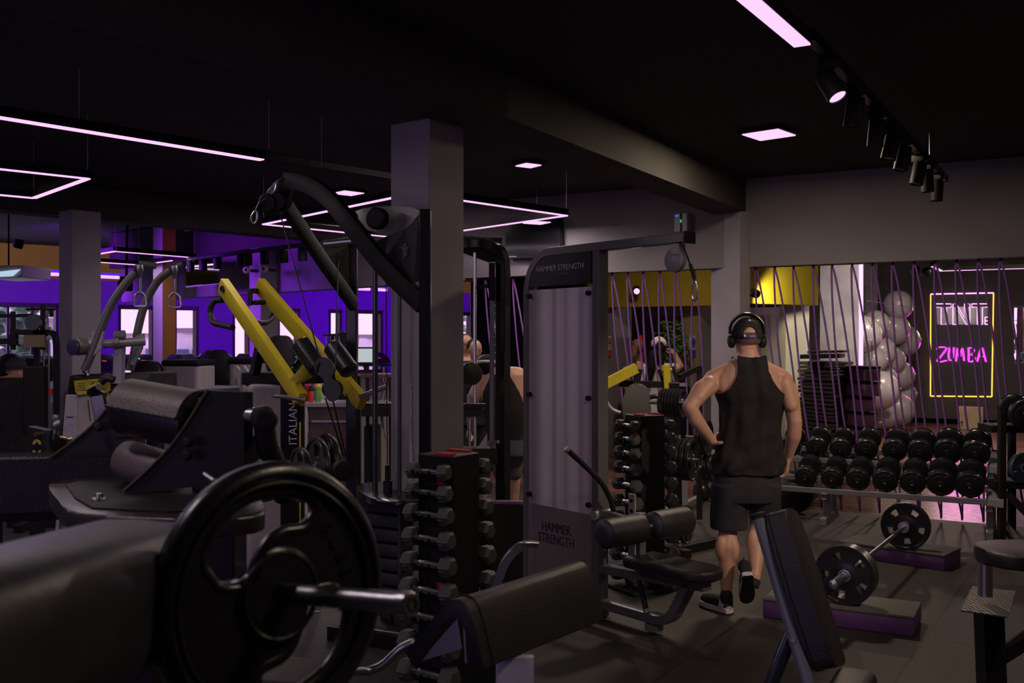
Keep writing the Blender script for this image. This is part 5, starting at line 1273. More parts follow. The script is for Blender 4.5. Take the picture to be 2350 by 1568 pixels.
def b_(q):
    head(q,cH,V((-.25,.9,-.25)),.98); limb(q,[w2(1512,830),cH],[.05,.05])
    limb(q,[w2(1535,850,.1),w2(1562,842,.25),w2(1548,812,.45)],[.05,.045,.032]); hand(q,w2(1548,812,.45),(-.4,.5,.5),(0,.3,-1),.4,1,1)
    limb(q,[w2(1480,850),w2(1478,890,-.05),w2(1474,935,-.02)],[.05,.042,.03]); hand(q,w2(1474,935,-.02),(-.1,.2,-1),(1,0,0),.4,1,1)
    loft(q,[(w2(1510,835),.1,.07,0),(w2(1508,860),.17,.1,0),(w2(1505,950),.15,.11,0),(w2(1503,985),.17,.12,0)],24)
    for s_ in (-1,1): limb(q,[w2(1503+s_*13,985),w2(1503+s_*13,1035),w2(1503+s_*13,1085)],[.09,.06,.04]); limb(q,[V((w2(1503+s_*13,1085).x,d2,.05)),V((w2(1503+s_*13,1085).x-.03,d2+.16,.03))],[.04,.03])
t=person('woman in a white cap and white t-shirt with long black hair in the lobby',V((w2(1510,800).x,d2,0)),b_,mSkin2)
eyes(cH,V((-.25,.9,-.25)).normalized(),V((.96,.26,0)),V((0,0,1)),t)
q=M(); loft(q,[(w2(1514,834),.12,.08,0),(w2(1513,846),.2,.11,0),(w2(1512,870),.21,.12,0),(w2(1505,920),.2,.125,0),(w2(1500,948),.22,.13,0)],30); limb(q,[w2(1532,848,.06),w2(1549,846,.16)],[.075,.07]); limb(q,[w2(1484,848),w2(1479,880,-.03)],[.075,.07]); q.done('white_shirt',mWhiteC,t,remesh=.012,smooth_it=2)
q=M(); loft(q,[(w2(1502,935),.18,.12,0),(w2(1503,985),.19,.13,0)],24); limb(q,[w2(1490,985),w2(1490,1075)],[.1,.06]); limb(q,[w2(1516,985),w2(1516,1075)],[.1,.06]); q.done('dark_trousers',mTank,t,remesh=.014,smooth_it=2)
q=M(); q.ball(cH+V((0,-.02,-.01)),(.088,.098,.09)); limb(q,[w2(1500,815,-.08),w2(1494,845,-.11),w2(1487,880,-.12),w2(1484,905,-.12)],[.065,.06,.04,.015]); limb(q,[w2(1514,812,-.08),w2(1519,840,-.11),w2(1527,872,-.12),w2(1531,890,-.12)],[.045,.035,.025,.012]); q.done('long_hair',mHairB,t,remesh=.014,smooth_it=2)
q=M(); r=bmesh.ops.create_uvsphere(q.bm,u_segments=28,v_segments=18,radius=1)
for v in r['verts']: v.co=Matrix.Translation(cH+V((0,0,.03)))@Matrix.Diagonal((.1,.118,.105,1))@v.co
bmesh.ops.delete(q.bm,geom=[v for v in q.bm.verts if v.co.z<cH.z+.005 or (((v.co.x-cH.x)/.04)**2+((v.co.z-cH.z-.02)/.035)**2<1 and v.co.y<cH.y)],context='VERTS'); blur_boundary(q.bm,3)
cp=q.done('white_cap',mWhiteC,t); md=cp.modifiers.new('s','SOLIDIFY'); md.thickness=.004
q=M(); q.prism(spl([cH+V((.07,.05,.03)),cH+V((.12,.12,.0)),cH+V((.06,.2,.0)),cH+V((-.06,.17,.0)),cH+V((-.08,.07,.03))],4),(0,0,.006)); q.done('brim',mWhiteC,cp)
# man with a white headband bending forward behind the column, facing away to the left
d3=8.6
def w3(px,py,dy=0): return P(px,py,d3)+V(((px-1175)/F*dy,dy,-(py-784)/F*dy))
cH=w3(1117,842,.0)
def c_(q):
    head(q,cH,V((-.45,.6,-.65)),1.0); limb(q,[w3(1136,858,.02),cH],[.062,.06])
    loft(q,[(w3(1150,842),.14,.09,-.2),(w3(1152,860),.2,.12,-.2),(w3(1155,900),.2,.13,-.2),(w3(1160,950),.17,.12,-.2),(w3(1166,1010),.17,.13,-.2),(w3(1168,1035),.15,.12,-.2)],30)
    limb(q,[w3(1112,868),w3(1092,905,.02),w3(1082,950,.15)],[.07,.062,.042]); limb(q,[w3(1082,950,.15),w3(1080,985,.35)],[.045,.03]); hand(q,w3(1080,985,.35),(-.3,.6,-.6),(1,0,0),.8,1,1)
    limb(q,[w3(1190,862),w3(1202,905,-.02),w3(1203,945,-.02)],[.072,.066,.045]); limb(q,[w3(1203,945,-.02),w3(1172,950,.1)],[.05,.032]); hand(q,w3(1172,950,.1),(-.9,.3,0),(0,0,-1),.9,1,1)
    for s_,x in ((-1,1150),(1,1180)): limb(q,[w3(x,1030),w3(x-s_*0,1050,.35),w3(x,1130,.4),w3(x,1155,.4)],[.1,.07,.05,.04]); limb(q,[V((w3(x,1150,.4).x,d3+.4,.04)),V((w3(x,1150,.4).x-.03,d3+.6,.03))],[.04,.035])
t=person('muscular man in a black tank top and white headband, bending behind the black frame',V((w3(1150,900).x,d3,0)),c_,mSkin,.01)
eyes(cH,V((-.45,.6,-.65)).normalized(),V((.8,.6,0)),V((0,.4,.8)),t)
q=M(); loft(q,[(w3(1152,848),.12,.1,-.2),(w3(1153,862),.17,.125,-.2),(w3(1155,900),.19,.143,-.2),(w3(1160,950),.18,.135,-.2),(w3(1166,1010),.18,.14,-.2)],30); q.done('tank_top',mTank,t,remesh=.01,smooth_it=2)
q=M(); loft(q,[(w3(1166,1000),.18,.14,-.2),(w3(1166,1045),.17,.14,-.2)],24); 
for x in (1150,1180): limb(q,[w3(x,1032),w3(x,1052,.33),w3(x,1085,.36)],[.115,.09,.075])
q.done('shorts',mat('grey_shorts',(.1,.1,.12),.9,bump=.3,bs=30,var=.1),t,remesh=.012,smooth_it=2)
q=M(); q.ball(cH+V((.005,-.01,.01)),(.092,.1,.1)); q.done('hair',mHairB,t)
q=M(); q.tube([cH+V((math.cos(a)*.096,math.sin(a)*.1,.028-.02*math.sin(a))) for a in [2*PI*i/30 for i in range(30)]],.014,n=8,closed=True,sx=1.0); q.done('headband',mWhiteC,t)
# person in black at the left edge, seen from behind
d4=9.4
def w4(px,py,dy=0): return P(px,py,d4)+V(((px-1175)/F*dy,dy,-(py-784)/F*dy))
cH=w4(37,850,.05)
def d_(q):
    head(q,cH,V((-.1,1,-.5)),.98); limb(q,[w4(37,868),cH],[.058,.055])
    loft(q,[(w4(36,864),.13,.08,0),(w4(36,880),.2,.11,0),(w4(34,930),.19,.13,0),(w4(34,990),.17,.12,0),(w4(36,1045),.18,.13,0)],26)
    for s_,x in ((-1,5),(1,70)):
        limb(q,[w4(36+s_*38,882),w4(36+s_*46,930,.02),w4(36+s_*42,975,.12)],[.06,.05,.035]); hand(q,w4(36+s_*42,975,.12),(0,.8,-.4),(-s_,0,0),.5,1,s_)
        limb(q,[w4(36+s_*18,1045),w4(36+s_*24,1060,.4),w4(36+s_*24,1150,.45)],[.1,.07,.05]); limb(q,[V((w4(36+s_*24,1150,.45).x,d4+.45,.05)),V((w4(36+s_*24,1150,.45).x,d4+.62,.03))],[.04,.035])
t=person('person in a dark cap and black t-shirt seated at the left edge, seen from behind',V((w4(36,900).x,d4,0)),d_,mSkin2)
eyes(cH,V((-.1,1,-.5)).normalized(),V((1,0,0)),V((0,0,1)),t)
q=M(); loft(q,[(w4(36,866),.14,.1,0),(w4(36,882),.22,.125,0),(w4(34,930),.21,.145,0),(w4(34,990),.19,.14,0),(w4(36,1045),.2,.15,0)],26); limb(q,[w4(0,884),w4(-8,915)],[.08,.075]); limb(q,[w4(72,884),w4(80,915)],[.08,.075]); q.done('black_shirt',mTank,t,remesh=.012,smooth_it=2)
q=M(); 
for s_ in (-1,1): limb(q,[w4(36+s_*18,1045),w4(36+s_*24,1060,.4),w4(36+s_*24,1140,.45)],[.115,.085,.065])
q.done('dark_trousers',mTank,t,remesh=.014,smooth_it=2)
q=M(); r=bmesh.ops.create_uvsphere(q.bm,u_segments=28,v_segments=18,radius=1)
for v in r['verts']: v.co=Matrix.Translation(cH+V((0,0,.03)))@Matrix.Diagonal((.09,.11,.095,1))@v.co
bmesh.ops.delete(q.bm,geom=[v for v in q.bm.verts if v.co.z<cH.z+.0],context='VERTS'); q.done('cap',MT['cap_black'],t)
# ============================================================ FOREGROUND: big plate on its loading horn
pcn=P(640,1368,1.68); axp=(P(945,1387,1.479)-P(690,1367,1.66)).normalized()
axp=V((.742,-.665,.085)).normalized()
BR=.35
bp=thing('weight_plate','huge black rubber-coated weight plate with hand holes in the left foreground','weight plate',P(632,1366,1.66))
HO=[(-.557,.222),(-.488,.136),(-.331,.10),(-.209,.15),(-.139,.265),(-.035,.394),(.087,.451),(.261,.451),(.366,.509),(.418,.60),(.36,.69),(.2,.75),(0,.775),(-.25,.74),(-.46,.61),(-.59,.44),(-.61,.31)]
def inpoly(x,y,pl):
    c=False; n=len(pl)
    for i in range(n):
        x1,y1=pl[i]; x2,y2=pl[i-1]
        if (y1>y)!=(y2>y) and x<(x2-x1)*(y-y1)/(y2-y1)+x1: c=not c
    return c
c0=P(632,1366,1.66); Rp=.222; thp=.05
upv=V((0,0,1)); rxp=upv.cross(axp).normalized(); uyp=axp.cross(rxp)
holes=[]
for an_ in (0,PI*1.07):
    hs=spl([V((x*math.cos(an_)-y*math.sin(an_),x*math.sin(an_)+y*math.cos(an_),0)) for x,y in HO],4,True); holes.append([(v.x,v.y) for v in hs])
q=M(); SEG=168; RAD=[.085]+[.12+.025*i for i in range(29)]+[.84,.86,.885,.91,.94,.965,.985,1.0]
def hgt(r):
    if r<.3: return .75
    if r<.36: return .75-(r-.3)/.06*.35
    if r<.84: return .4
    if r<.90: return .4+(r-.84)/.06*.6
    return math.sqrt(max(.05,1-((r-.9)/.105)**2))
for sgn in (1,-1):
    g=[]
    for r in RAD: g.append([q.bm.verts.new(c0+(rxp*math.cos(2*PI*k/SEG)+uyp*math.sin(2*PI*k/SEG))*r*Rp+axp*sgn*hgt(r)*thp/2) for k in range(SEG)])
    for i in range(len(RAD)-1):
        for k in range(SEG):
            r=(RAD[i]+RAD[i+1])/2; a_=2*PI*(k+.5)/SEG; x,y=r*math.cos(a_),r*math.sin(a_)
            if any(inpoly(x,y,h) for h in holes): continue
            f=(g[i][k],g[i+1][k],g[i+1][(k+1)%SEG],g[i][(k+1)%SEG]); q.bm.faces.new(f if sgn>0 else f[::-1])
    if sgn>0: G1=g
    else:
        for k in range(SEG): q.bm.faces.new((G1[-1][k],g[-1][k],g[-1][(k+1)%SEG],G1[-1][(k+1)%SEG])); q.bm.faces.new((G1[0][k],G1[0][(k+1)%SEG],g[0][(k+1)%SEG],g[0][k]))
q.done('disc',mIron,bp)
for hh_ in holes:
    q=M(); q.tube([c0+rxp*x*Rp+uyp*y*Rp for x,y in hh_],.0125,n=12,closed=True); q.done('hole_lip',mIron,bp)
q=M()
cP_=P(632,1366,1.66); 
for rr,zz,th in ((.186,.016,.006),(.07,.0165,.006)):
    fm=frame(cP_,cP_+axp); q.tube([fm@V((math.cos(a)*rr,math.sin(a)*rr,zz)) for a in [2*PI*i/96 for i in range(96)]],th*.8,n=8,closed=True)
q.done('raised_rim',mIron,bp)
fm=frame(cP_,cP_+axp)
ux=V((1,0,0)); 
txm=Matrix(fm); 
# lettering cast along the right of the plate face
upv=V((0,0,1)); rx=upv.cross(axp).normalized(); uy=axp.cross(rx)
for i,ch in enumerate('RUBBER'):
    a=R_(42-i*12); o=cP_+axp*.0115+(rx*math.cos(a)+uy*math.sin(a))*.14
    xd=(rx*math.sin(a)-uy*math.cos(a)) ; yd=(rx*math.cos(a)+uy*math.sin(a))
    text(ch,.034,tmx(o,xd,yd),'cast_lettering',mIron,bp,.004)
horn=thing('loading_horn','steel loading horn with a shiny rounded end poking out of the big plate','machine horn',cP_)
eh=P(945,1387,1.479); st_=cP_-axp*.12
M().lathe(st_,eh,[(.0165,0),(.0165,(eh-st_).length-.022),(.019,(eh-st_).length-.02),(.019,(eh-st_).length-.003),(.0165,(eh-st_).length)],28).done('horn_bar',mSteel,horn)
M().lathe(eh-axp*.002,eh+axp*.003,[(.013,0),(.013,.002),(.008,.004),(.005,.001)],20).done('end_plug',mMatte,horn)
q=M(False); q.bar(st_,V((st_.x-.1,st_.y+.1,.04)),.07,.09); q.bar(V((st_.x-.5,st_.y+.0,.035)),V((st_.x+.2,st_.y+.2,.035)),.08,.07); q.done('machine_post',mMatte,horn)
# big padded roller at the left edge, foreground
t=thing('padded_roller','large black leather roller pad filling the lower left corner, very close','machine pad',P(150,1400,1.45))
b=P(318,1348,1.68); a=P(-60,1500,1.25); a=a-(b-a).normalized()*.5; dd=(b-a).normalized(); rxx=.108
q=M(); L_=(b-a).length
prof=[(.02,-.002),(.075,0),(.1,.01),(.108,.03),(.109,L_*.5),(.108,L_-.04),(.1,L_-.012),(.07,L_),(.02,L_+.003)]
fr=frame(a,b); n=48; cs_=[]
for r,h in prof:
    ring=[]
    for kk in range(n):
        an=2*PI*kk/n; e=2/3.2
        x=r*1.05*math.copysign(abs(math.cos(an))**e,math.cos(an)); y=r*1.1*math.copysign(abs(math.sin(an))**e,math.sin(an))
        ring.append(fr@V((x,y,h)))
    cs_.append(ring)
q.ring(cs_,n,False,True); q.done('leather_cover',mat('worn_black_leather',(.03,.029,.04),.4,bump=.25,bs=14,var=.25,vs=8),t)
M().lathe(b,b+dd*.03,[(.05,0),(.06,.004),(.06,.022),(.04,.03)],24).done('end_cap',mLeather2,t)
q=M(False); q.bar(a-dd*.2,b+dd*.05,.04,.04); q.bar(b+dd*.02,V((b.x+.02,b.y+.02,.03)),.05,.05); q.done('support_bar',mMatte,t)
# ============================================================ GLUTE / HIP MACHINE (left middle)
dh=2.9
hm=thing('hip_thrust_machine','black steel machine with leather roller pads and a rimmed foot plate in the left foreground','exercise machine',V((X(380,dh),dh,0)))
def h(px,py,dy=0): return P(px,py,dh+dy)
# foot plate with rim
zf=h(300,1150).z
def fz(px,py,z=None): return ZP(px,py,z if z is not None else zf)
zf=CZ-(1140-784)/F*2.75
out_=[fz(112,1112),fz(160,1100),fz(330,1090),fz(560,1078),fz(600,1150),fz(590,1180),fz(400,1190),fz(180,1178),fz(135,1150)]
q=M(); q.prism(spl(out_,3,True),(0,0,-.05),.012,3); q.done('foot_plate_rim',mat('worn_dark_steel',(.06,.055,.055),.3,.5,var=.3,vs=10,bump=.1),hm)
cen=sum(out_,V())/len(out_)
q=M(False); q.prism([cen+(o-cen)*.82+V((0,0,.001)) for o in out_],(0,0,.004)); q.done('foot_plate_mat',mMatte,hm)
q=M(); q.lathe(fz(228,1150),fz(228,1150)+V((0,0,.03)),[(.022,0),(.02,.008),(.01,.01),(.01,.02),(.003,.022)],14); q.done('bolt',mSteel,hm)
# gussets
for (a,b,c,d,dy,nm) in (((112,1056),(292,880),(330,885),(300,1062),.35,'gusset'),((285,1130),(478,897),(560,900),(560,1110),-.12,'gusset')):
    A=h(*a,dy);B=h(*b,dy);Cc=h(*c,dy);Dd=h(*d,dy)
    cv=spl([A,A.lerp(B,.5)+V((.012,0,-.018)),B],8)
    q=M(False); q.prism(cv+[Cc,Dd],(0.02,.02,0)); q.done(nm,mMatte,hm)
    q=M(); q.tube([v+V((.0,-.004,.003)) for v in cv],.0045,n=6); q.done('gusset_edge',mat('worn_edge_metal',(.22,.17,.13),.35,.7,var=.2),hm)  # gold-brown line along the curved edge
for (px,py,dy) in ((228,980,.33),(432,1015,-.15),(430,1045,-.15)):
    q=M(); q.lathe(h(px,py,dy),h(px,py,dy)+V((0,-.02,0)),[(.016,0),(.014,.01),(.008,.02)],10); q.done('bolt',mMatte,hm)
# roller pad with flap
q=M(); a=h(292,935,.05); b=h(452,965,-.05)
q.lathe(a,b,[(.05,-.004),(.078,.0),(.082,.02),(.082,(b-a).length-.02),(.078,(b-a).length),(.05,(b-a).length+.004)],32); rp1=q.done('roller_pad',mLeather,hm)
q=M(); fr=frame(a,b); L_=(b-a).length
def ang_(an,r,hh):
    c_=fr@V((0,0,hh)); ax_=(b-a).normalized(); bk=V((.1,1,0)); bk=(bk-ax_*bk.dot(ax_)).normalized(); up_=ax_.cross(bk)
    if up_.z<0: up_=-up_
    return c_+(up_*math.cos(an)-bk*math.sin(an))*r
sh=[[ang_(R_(x),rr,hh) for hh in (.004,.02,L_*.5,L_-.02,L_-.004)] for x in range(-50,86,9) for rr in (.086,)]
si=[[ang_(R_(x),.0815,hh) for hh in (.004,.02,L_*.5,L_-.02,L_-.004)] for x in range(-50,86,9)]
sh[-1]=[v+V((0,-.004,0)) for v in sh[-1]]
A_=[[q.bm.verts.new(v) for v in r] for r in sh]; B_=[[q.bm.verts.new(v) for v in r] for r in si]
for g,fl in ((A_,0),(B_,1)):
    for i in range(len(g)-1):
        for j in range(4): q.bm.faces.new((g[i][j],g[i][j+1],g[i+1][j+1],g[i+1][j]))
n_=len(A_)
for j in range(4):
    for i in (0,n_-1): q.bm.faces.new((A_[i][j],A_[i][j+1],B_[i][j+1],B_[i][j]))
for i in range(n_-1):
    for j in (0,4): q.bm.faces.new((A_[i][j],A_[i+1][j],B_[i+1][j],B_[i][j]))
q.done('leather_flap',mLeather2,rp1)
q=M(); q.tube([v+V((0,-.003,0)) for v in sh[-1]],.005,n=6); q.done('flap_piping',mLeather,rp1)
q=M(); a=h(290,1055,.1); b=h(385,1085,.02); q.lathe(a,b,[(.05,-.004),(.058,0),(.06,.02),(.06,(b-a).length-.02),(.058,(b-a).length),(.05,(b-a).length+.004)],28); q.done('lower_roller',mLeather2,hm)
# square post with cap and horn
q=M(False); q.bar(h(505,905,.0),V((h(505,1100).x,dh,.03)),.12,.12,.006); q.done('post',mBlack,hm)
q=M(); q.prism([h(456,888,.09),h(500,884,.14),h(552,886,.1),h(552,890,-.04),h(510,893,-.07),h(458,893,-.03)],(0,0,-.022),.008,3); q.done('post_cap',mLeather,hm)
M().cyl(h(512,948,-.06),h(598,955,-.12),.022,n=18).done('chrome_axle',mChrome,hm)
M().cyl(h(520,940,-.04),h(585,945,-.1),.012,n=12).done('thin_axle',mSteel,hm)
hv=(h(598,955,-.12)-h(512,948,-.06)).normalized()
q=M(); c=h(606,962,-.16); q.lathe(c-V((.02,-.06,0)),c+V((.02,-.05,.0)),[(.014,0),(.032,.004),(.036,.015),(.036,.07),(.03,.085),(.018,.09),(.01,.088)],28); q.done('round_end_cap',mRubber,hm)
q=M(); q.tube(spl([h(606,970,-.09),h(615,1030,-.06),h(640,1080,.02),h(650,1140,.1)],4),.03,n=14); q.done('lever_arm',mMatte,hm)
q=M(); q.lathe(h(470,1045,-.0),h(470,1045,-.2),[(.03,0),(.035,.02),(.03,.05)],16); q.done('pivot',mMatte,hm)
q=M(); q.tube([h(470,1088,-.2),h(492,1103,-.22),h(490,1112,-.22)],.008,n=8); q.done('spring_pin',mChrome,hm)
q=M(); q.prism([h(505,1090,-.1),h(555,1085,-.0),h(545,1160,-.15),h(500,1170,-.2)],(.01,.01,-.01)); q.done('side_plate',mBlack,hm)
q=M(False); q.bar(V((h(505,1100).x,dh,.04)),V((h(150,1100).x,dh-.2,.04)),.09,.07); q.bar(V((h(350,1100).x,dh-.3,.04)),V((h(350,1100).x,dh+.5,.04)),.09,.07); q.bar(V((h(350,1100).x,dh-.1,.04)),h(350,1165,-.1),.08,.08); q.bar(h(300,1000,.35),V((h(300,1000).x,dh+.35,.04)),.07,.07); q.done('base_frame',mMatte,hm)
# long cushion at the left
t=thing('bench_cushion','long black bench cushion running in from the left edge behind the foot plate','machine pad',P(140,1110,3.15))
q=M(); a=P(-120,1110,3.1); b=P(285,1100,3.25); fr=frame(a,b)
q.mbox(fr@Matrix.Translation((0,0,(b-a).length/2)),(.2,.105,(b-a).length),.03,4); q.done('pad_cover',mLeather,t)
q=M(False); q.bar(a+V((0,.02,-.09)),b+V((0,.02,-.09)),.06,.06); 
for f in (.2,.85): c=a.lerp(b,f); q.bar(c+V((0,.02,-.09)),V((c.x,c.y+.02,.0)),.06,.06)
q.done('bench_frame',mMatte,t)
t=thing('chrome_handle_cluster','dark chrome handle knobs behind the leather roller, in front of the grey lat machine','handle',P(235,890,3.6))
for a,b,r in (((205,903),(232,885),.016),((215,915),(255,905),.02),((222,928),(262,916),.02),((232,938),(270,926),.018)):
    M().lathe(P(*a,3.6),P(*b,3.55),[(r*.6,0),(r,.01),(r,.05),(r*.8,.07)],12).done('knob',mBlack,t)
q=M(False); q.bar(P(232,905,3.58),P(250,1000,3.58),.08,.05); q.bar(P(240,950,3.58),V((P(240,950,3.58).x,3.58,.0)),.05,.05); q.done('handle_mount',mBlack,t)
M().tube(spl([P(232,878,3.6),P(245,868,3.6),P(262,872,3.6)],4),.014,n=10).done('grip',mRubber,t)

# ============================================================ CABLE CROSSOVER MACHINE (black, in front of column)
xm=thing('cable_machine','tall black cable machine with two diagonal arms meeting at a pulley head','exercise machine',V((X(900,6),6,0)))
dR=5.35; dL=7.1
def zz(py,d): return CZ-(py-784)/F*d
cR=V((X(976,dR),dR,0)); cL=V((X(808,dL),dL,0))
M(False).bar(cR,V((cR.x,cR.y,zz(482,dR))),.062,.075,.006,up=(0,1,0)).done('upright',mBlack,xm)
M(False).bar(cL,V((cL.x,cL.y,zz(562,dL))),.075,.085,.006,up=(0,1,0)).done('upright',mBlack,xm)
hd=P(645,428,5.95)
def rbeam(pts,w,hh,nm,mm=mMatte,side=None):
    q=M(); s_=side or (pts[-1]-pts[0]).cross(V((0,0,1))); q.sweep(pts,s_,w,hh); return q.done(nm,mm,xm)
rbeam(spl([P(972,700,5.35),P(880,610,5.5),P(800,510,5.62),P(750,452,5.75),P(705,424,5.85),P(655,415,5.95)],5),.05,.10,'curved_arm')
rbeam([P(812,700,7.05),P(735,590,6.6),P(655,470,6.1)],.05,.095,'straight_arm')
# pulley head
q=M(); q.prism([P(645,405,5.92),P(668,412,5.92),P(658,470,5.95),P(640,490,5.95),P(618,478,5.95),P(596,462,5.95),P(612,440,5.93),P(630,415,5.92)],(.02,.05,0),.006,1); hd_=q.done('pulley_head',mBlack,xm)
q=M(); q.tube(spl([P(648,408,5.9),P(636,420,5.9),P(630,440,5.9),P(612,455,5.9),P(600,462,5.9)],4),.006,n=6); q.done('edge_rim',mSteel,hd_)
for c in ((634,462),(612,466)):
    q=M(); q.lathe(P(*c,5.9),P(*c,5.97)+V((.03,0,0)),[(.05,0),(.056,.005),(.048,.015),(.048,.03),(.056,.04),(.05,.045)],22); q.done('pulley',mMatte,xm)
q=M(); q.cyl(P(600,465,5.88),P(590,484,5.86),.015,n=10); q.done('cable_ball',mRubber,xm)
q=M(); q.cyl(P(597,468,5.88),P(588,482,5.87),.009,n=10); q.done('swivel',mChrome,xm)
q=M(); q.tube(spl([P(586,484,5.86),P(578,495,5.86),P(576,507,5.86),P(583,513,5.86),P(589,505,5.86),P(590,490,5.86)],4,True),.006,n=6,closed=True); q.done('carabiner',mSteel,xm)
# header shells
q=M(); ov=[P(812,487,5.9),P(850,476,5.8),P(900,473,5.65),P(962,480,5.45),P(955,500,5.45),P(938,520,5.5),P(910,537,5.6),P(880,540,5.7),P(850,532,5.75),P(830,515,5.85)]
q.prism(spl(ov,3,True),V((.01,.02,0)),.004,1); q.done('header_shell',mat('grey_header_shell',(.075,.06,.06),.4,var=.1),xm)
for c,r,dd_ in (((872,503),.062,5.6),((808,502),.045,5.75)):
    q=M(); c0=P(*c,dd_); q.lathe(c0,c0+V((-.03,-.07,0)),[(r*.9,0),(r,.006),(r,.05),(r*.85,.06),(r*.3,.062)],28); q.done('pulley_cover',mMatte,xm)
q=M(False); q.prism([P(892,540,5.6),P(930,525,5.5),P(960,500,5.42),P(966,640,5.37),P(950,648,5.38),P(935,640,5.42),P(880,600,5.55),P(850,560,5.65)],V((.008,.012,0))); g1=q.done('gusset_panel',mMatte,xm)
q=M(False); q.prism([P(735,570,6.7),P(796,565,7.0),P(798,680,7.05),P(788,662,7.0),P(775,640,6.95),P(735,595,6.7)],V((.01,.01,0))); g2=q.done('gusset_panel',mMatte,xm)
# cut-out man logos (showing the wall behind) modelled as small inset plates
def logo(px,py,d,s,par):
    for a,b,r in (((0,-14),(0,-14),5),):
        q=M(); q.ball(P(px,py-15*s,d-.03),(.011*s,.003,.011*s),10,6); 
        q.prism([P(px-10*s,py-11*s,d-.03),P(px+10*s,py-11*s,d-.03),P(px+10*s,py-8*s,d-.03),P(px+4*s,py-6*s,d-.03),P(px+4*s,py+10*s,d-.03),P(px-1*s,py+10*s,d-.03),P(px-5*s,py+18*s,d-.03),P(px-6*s,py-6*s,d-.03),P(px-10*s,py-8*s,d-.03)],V((0,.003,0)))
        q.done('figure_logo',mat('logo_grey',(.12,.1,.1),.5,var=.05),par)
logo(930,578,5.48,1.0,g1); logo(775,596,6.85,.85,g2)
# top beams and bottom frame, guide rods, weight stack
rbeam([P(740,562,6.75),P(808,552,7.05)],.05,.05,'cross_beam')
M(False).bar(P(742,560,6.2)+V((0,0,0)),P(810,553,6.2),.03,.02).done('chrome_strip',mSteel,xm)
rl=V((0,0,0))
for px,d,r,m_ in ((861,6.0,.017,mMatte),(917,5.8,.012,mMatte)):
    x=X(px,d); q=M(); q.cyl((x,d,.1),(x,d,zz(600 if px<900 else 560,d)),r,n=14); q.done('guide_rod',mat('dull_guide_rod',(.1,.1,.11),.35,.7,var=.1),xm)
q=M(); q.cyl(P(886,640,5.95),P(889,1085,5.95),.003,n=6); q.done('cable',mMatte,xm)
tz=CZ-(1130-784)/F*5.9
q=M(); q.prism(spl([V((X(818,6.2),6.2,tz)),V((X(880,6.3),6.35,tz)),V((X(960,6.2),6.15,tz)),V((X(1000,5.75),5.75,tz)),V((X(930,5.6),5.55,tz)),V((X(850,5.7),5.7,tz))],5,True),(0,0,-.04),.012,3); q.done('top_weight_plate',mBlack,xm)
q=M(); q.cyl((X(890,5.9),5.9,tz),(X(890,5.9),5.9,tz+.07),.028,n=14); q.cyl((X(889,5.9),5.9,tz+.05),(X(889,5.9),5.9,tz+.16),.015,n=12); q.done('stack_coupling',mRubber,xm)
for i in range(9):
    z=tz-.07-i*.085; 
    if z<.15: break
    q=M(); q.box((X(885,5.95),5.95,z-.01),(.30,.16,.07),-.5,bev=.006); q.done('stack_plate',mat('stack_black_iron',(.03,.03,.035),.5,var=.2),xm)
q=M(False); q.bar(cR+V((0,0,.04)),cL+V((0,0,.04)),.08,.08); q.bar(cR+V((0,0,.04)),V((X(760,5.6),5.6,.04)),.07,.07); q.bar(V((X(885,5.95),5.95,.05)),V((X(885,5.95)+.3,6.1,.05)),.2,.08); q.done('base_frame',mBlack,xm)
# floating double pulley and its cables
q=M()
fp=P(752,858,5.2)
for c,r in (((745,848),.052),((763,893),.05)):
    q=M(); c0=P(*c,5.25); q.lathe(c0-V((.012,-.03,0)),c0+V((.012,-.03,0)),[(r*.8,-.006),(r,-.004),(r*.86,.012),(r*.86,.05),(r,.066),(r*.8,.068)],28); q.done('floating_pulley',mMatte,xm)
q=M(); q.prism(spl([P(722,835,5.21),P(738,820,5.21),P(758,828,5.21),P(768,850,5.2),P(760,868,5.2),P(780,885,5.2),P(778,912,5.2),P(758,922,5.2),P(745,905,5.2),P(742,872,5.2),P(726,858,5.2)],3,True),V((.005,.012,0))); q.done('pulley_bracket',mat('bracket_black',(.035,.03,.03),.45,var=.1),xm)
for pts in ([P(640,480,5.93),P(738,838,5.25)],[P(762,910,5.22),P(793,1045,5.6)],[P(747,915,5.23),P(790,1050,5.62)],[P(776,600,6.6),P(770,840,5.3)]):
    M().cyl(pts[0],pts[1],.004,n=6).done('cable',mMatte,xm)
q=M(); c0=P(788,1080,5.6); q.lathe(c0-V((.02,-.04,0)),c0+V((.015,-.03,0)),[(.05,0),(.058,.005),(.05,.02),(.05,.05),(.058,.07),(.04,.075)],24); q.done('lower_pulley',mMatte,xm)

# ============================================================ YELLOW LEVER MACHINE
ym=thing('yellow_lever_machine','machine with two long yellow diagonal lever arms, black grips and round counterweight rollers','exercise machine',V((X(690,6.9),6.9,0)))
dA=6.6; dB=7.3
ydir=None
def ybar(a,b,da,db,w,hh,nm):
    A=P(*a,da);B=P(*b,db); q=M(); s_=V((.86,.5,0)); q.sweep([A,B],s_,w,hh); return q.done(nm,mYel,ym)
arm1=ybar((512,655),(692,918),6.75,6.3,.055,.13,'lever_arm')
arm2=ybar((596,655),(832,925),7.5,7.0,.055,.15,'lever_arm')
q=M(); a=P(511,663,6.70); q.lathe(a,a+V((-.02,-.035,0)),[(.024,0),(.022,.006),(.016,.008),(.014,.002)],18); q.done('end_ring',mRubber,arm1)
q=M(); q.prism([P(662,872,6.25),P(690,846,6.25),P(700,822,6.25),P(718,842,6.25),P(700,868,6.25),P(678,880,6.25)],V((.03,.06,0)),.003,1); q.done('side_block',mYel,ym)
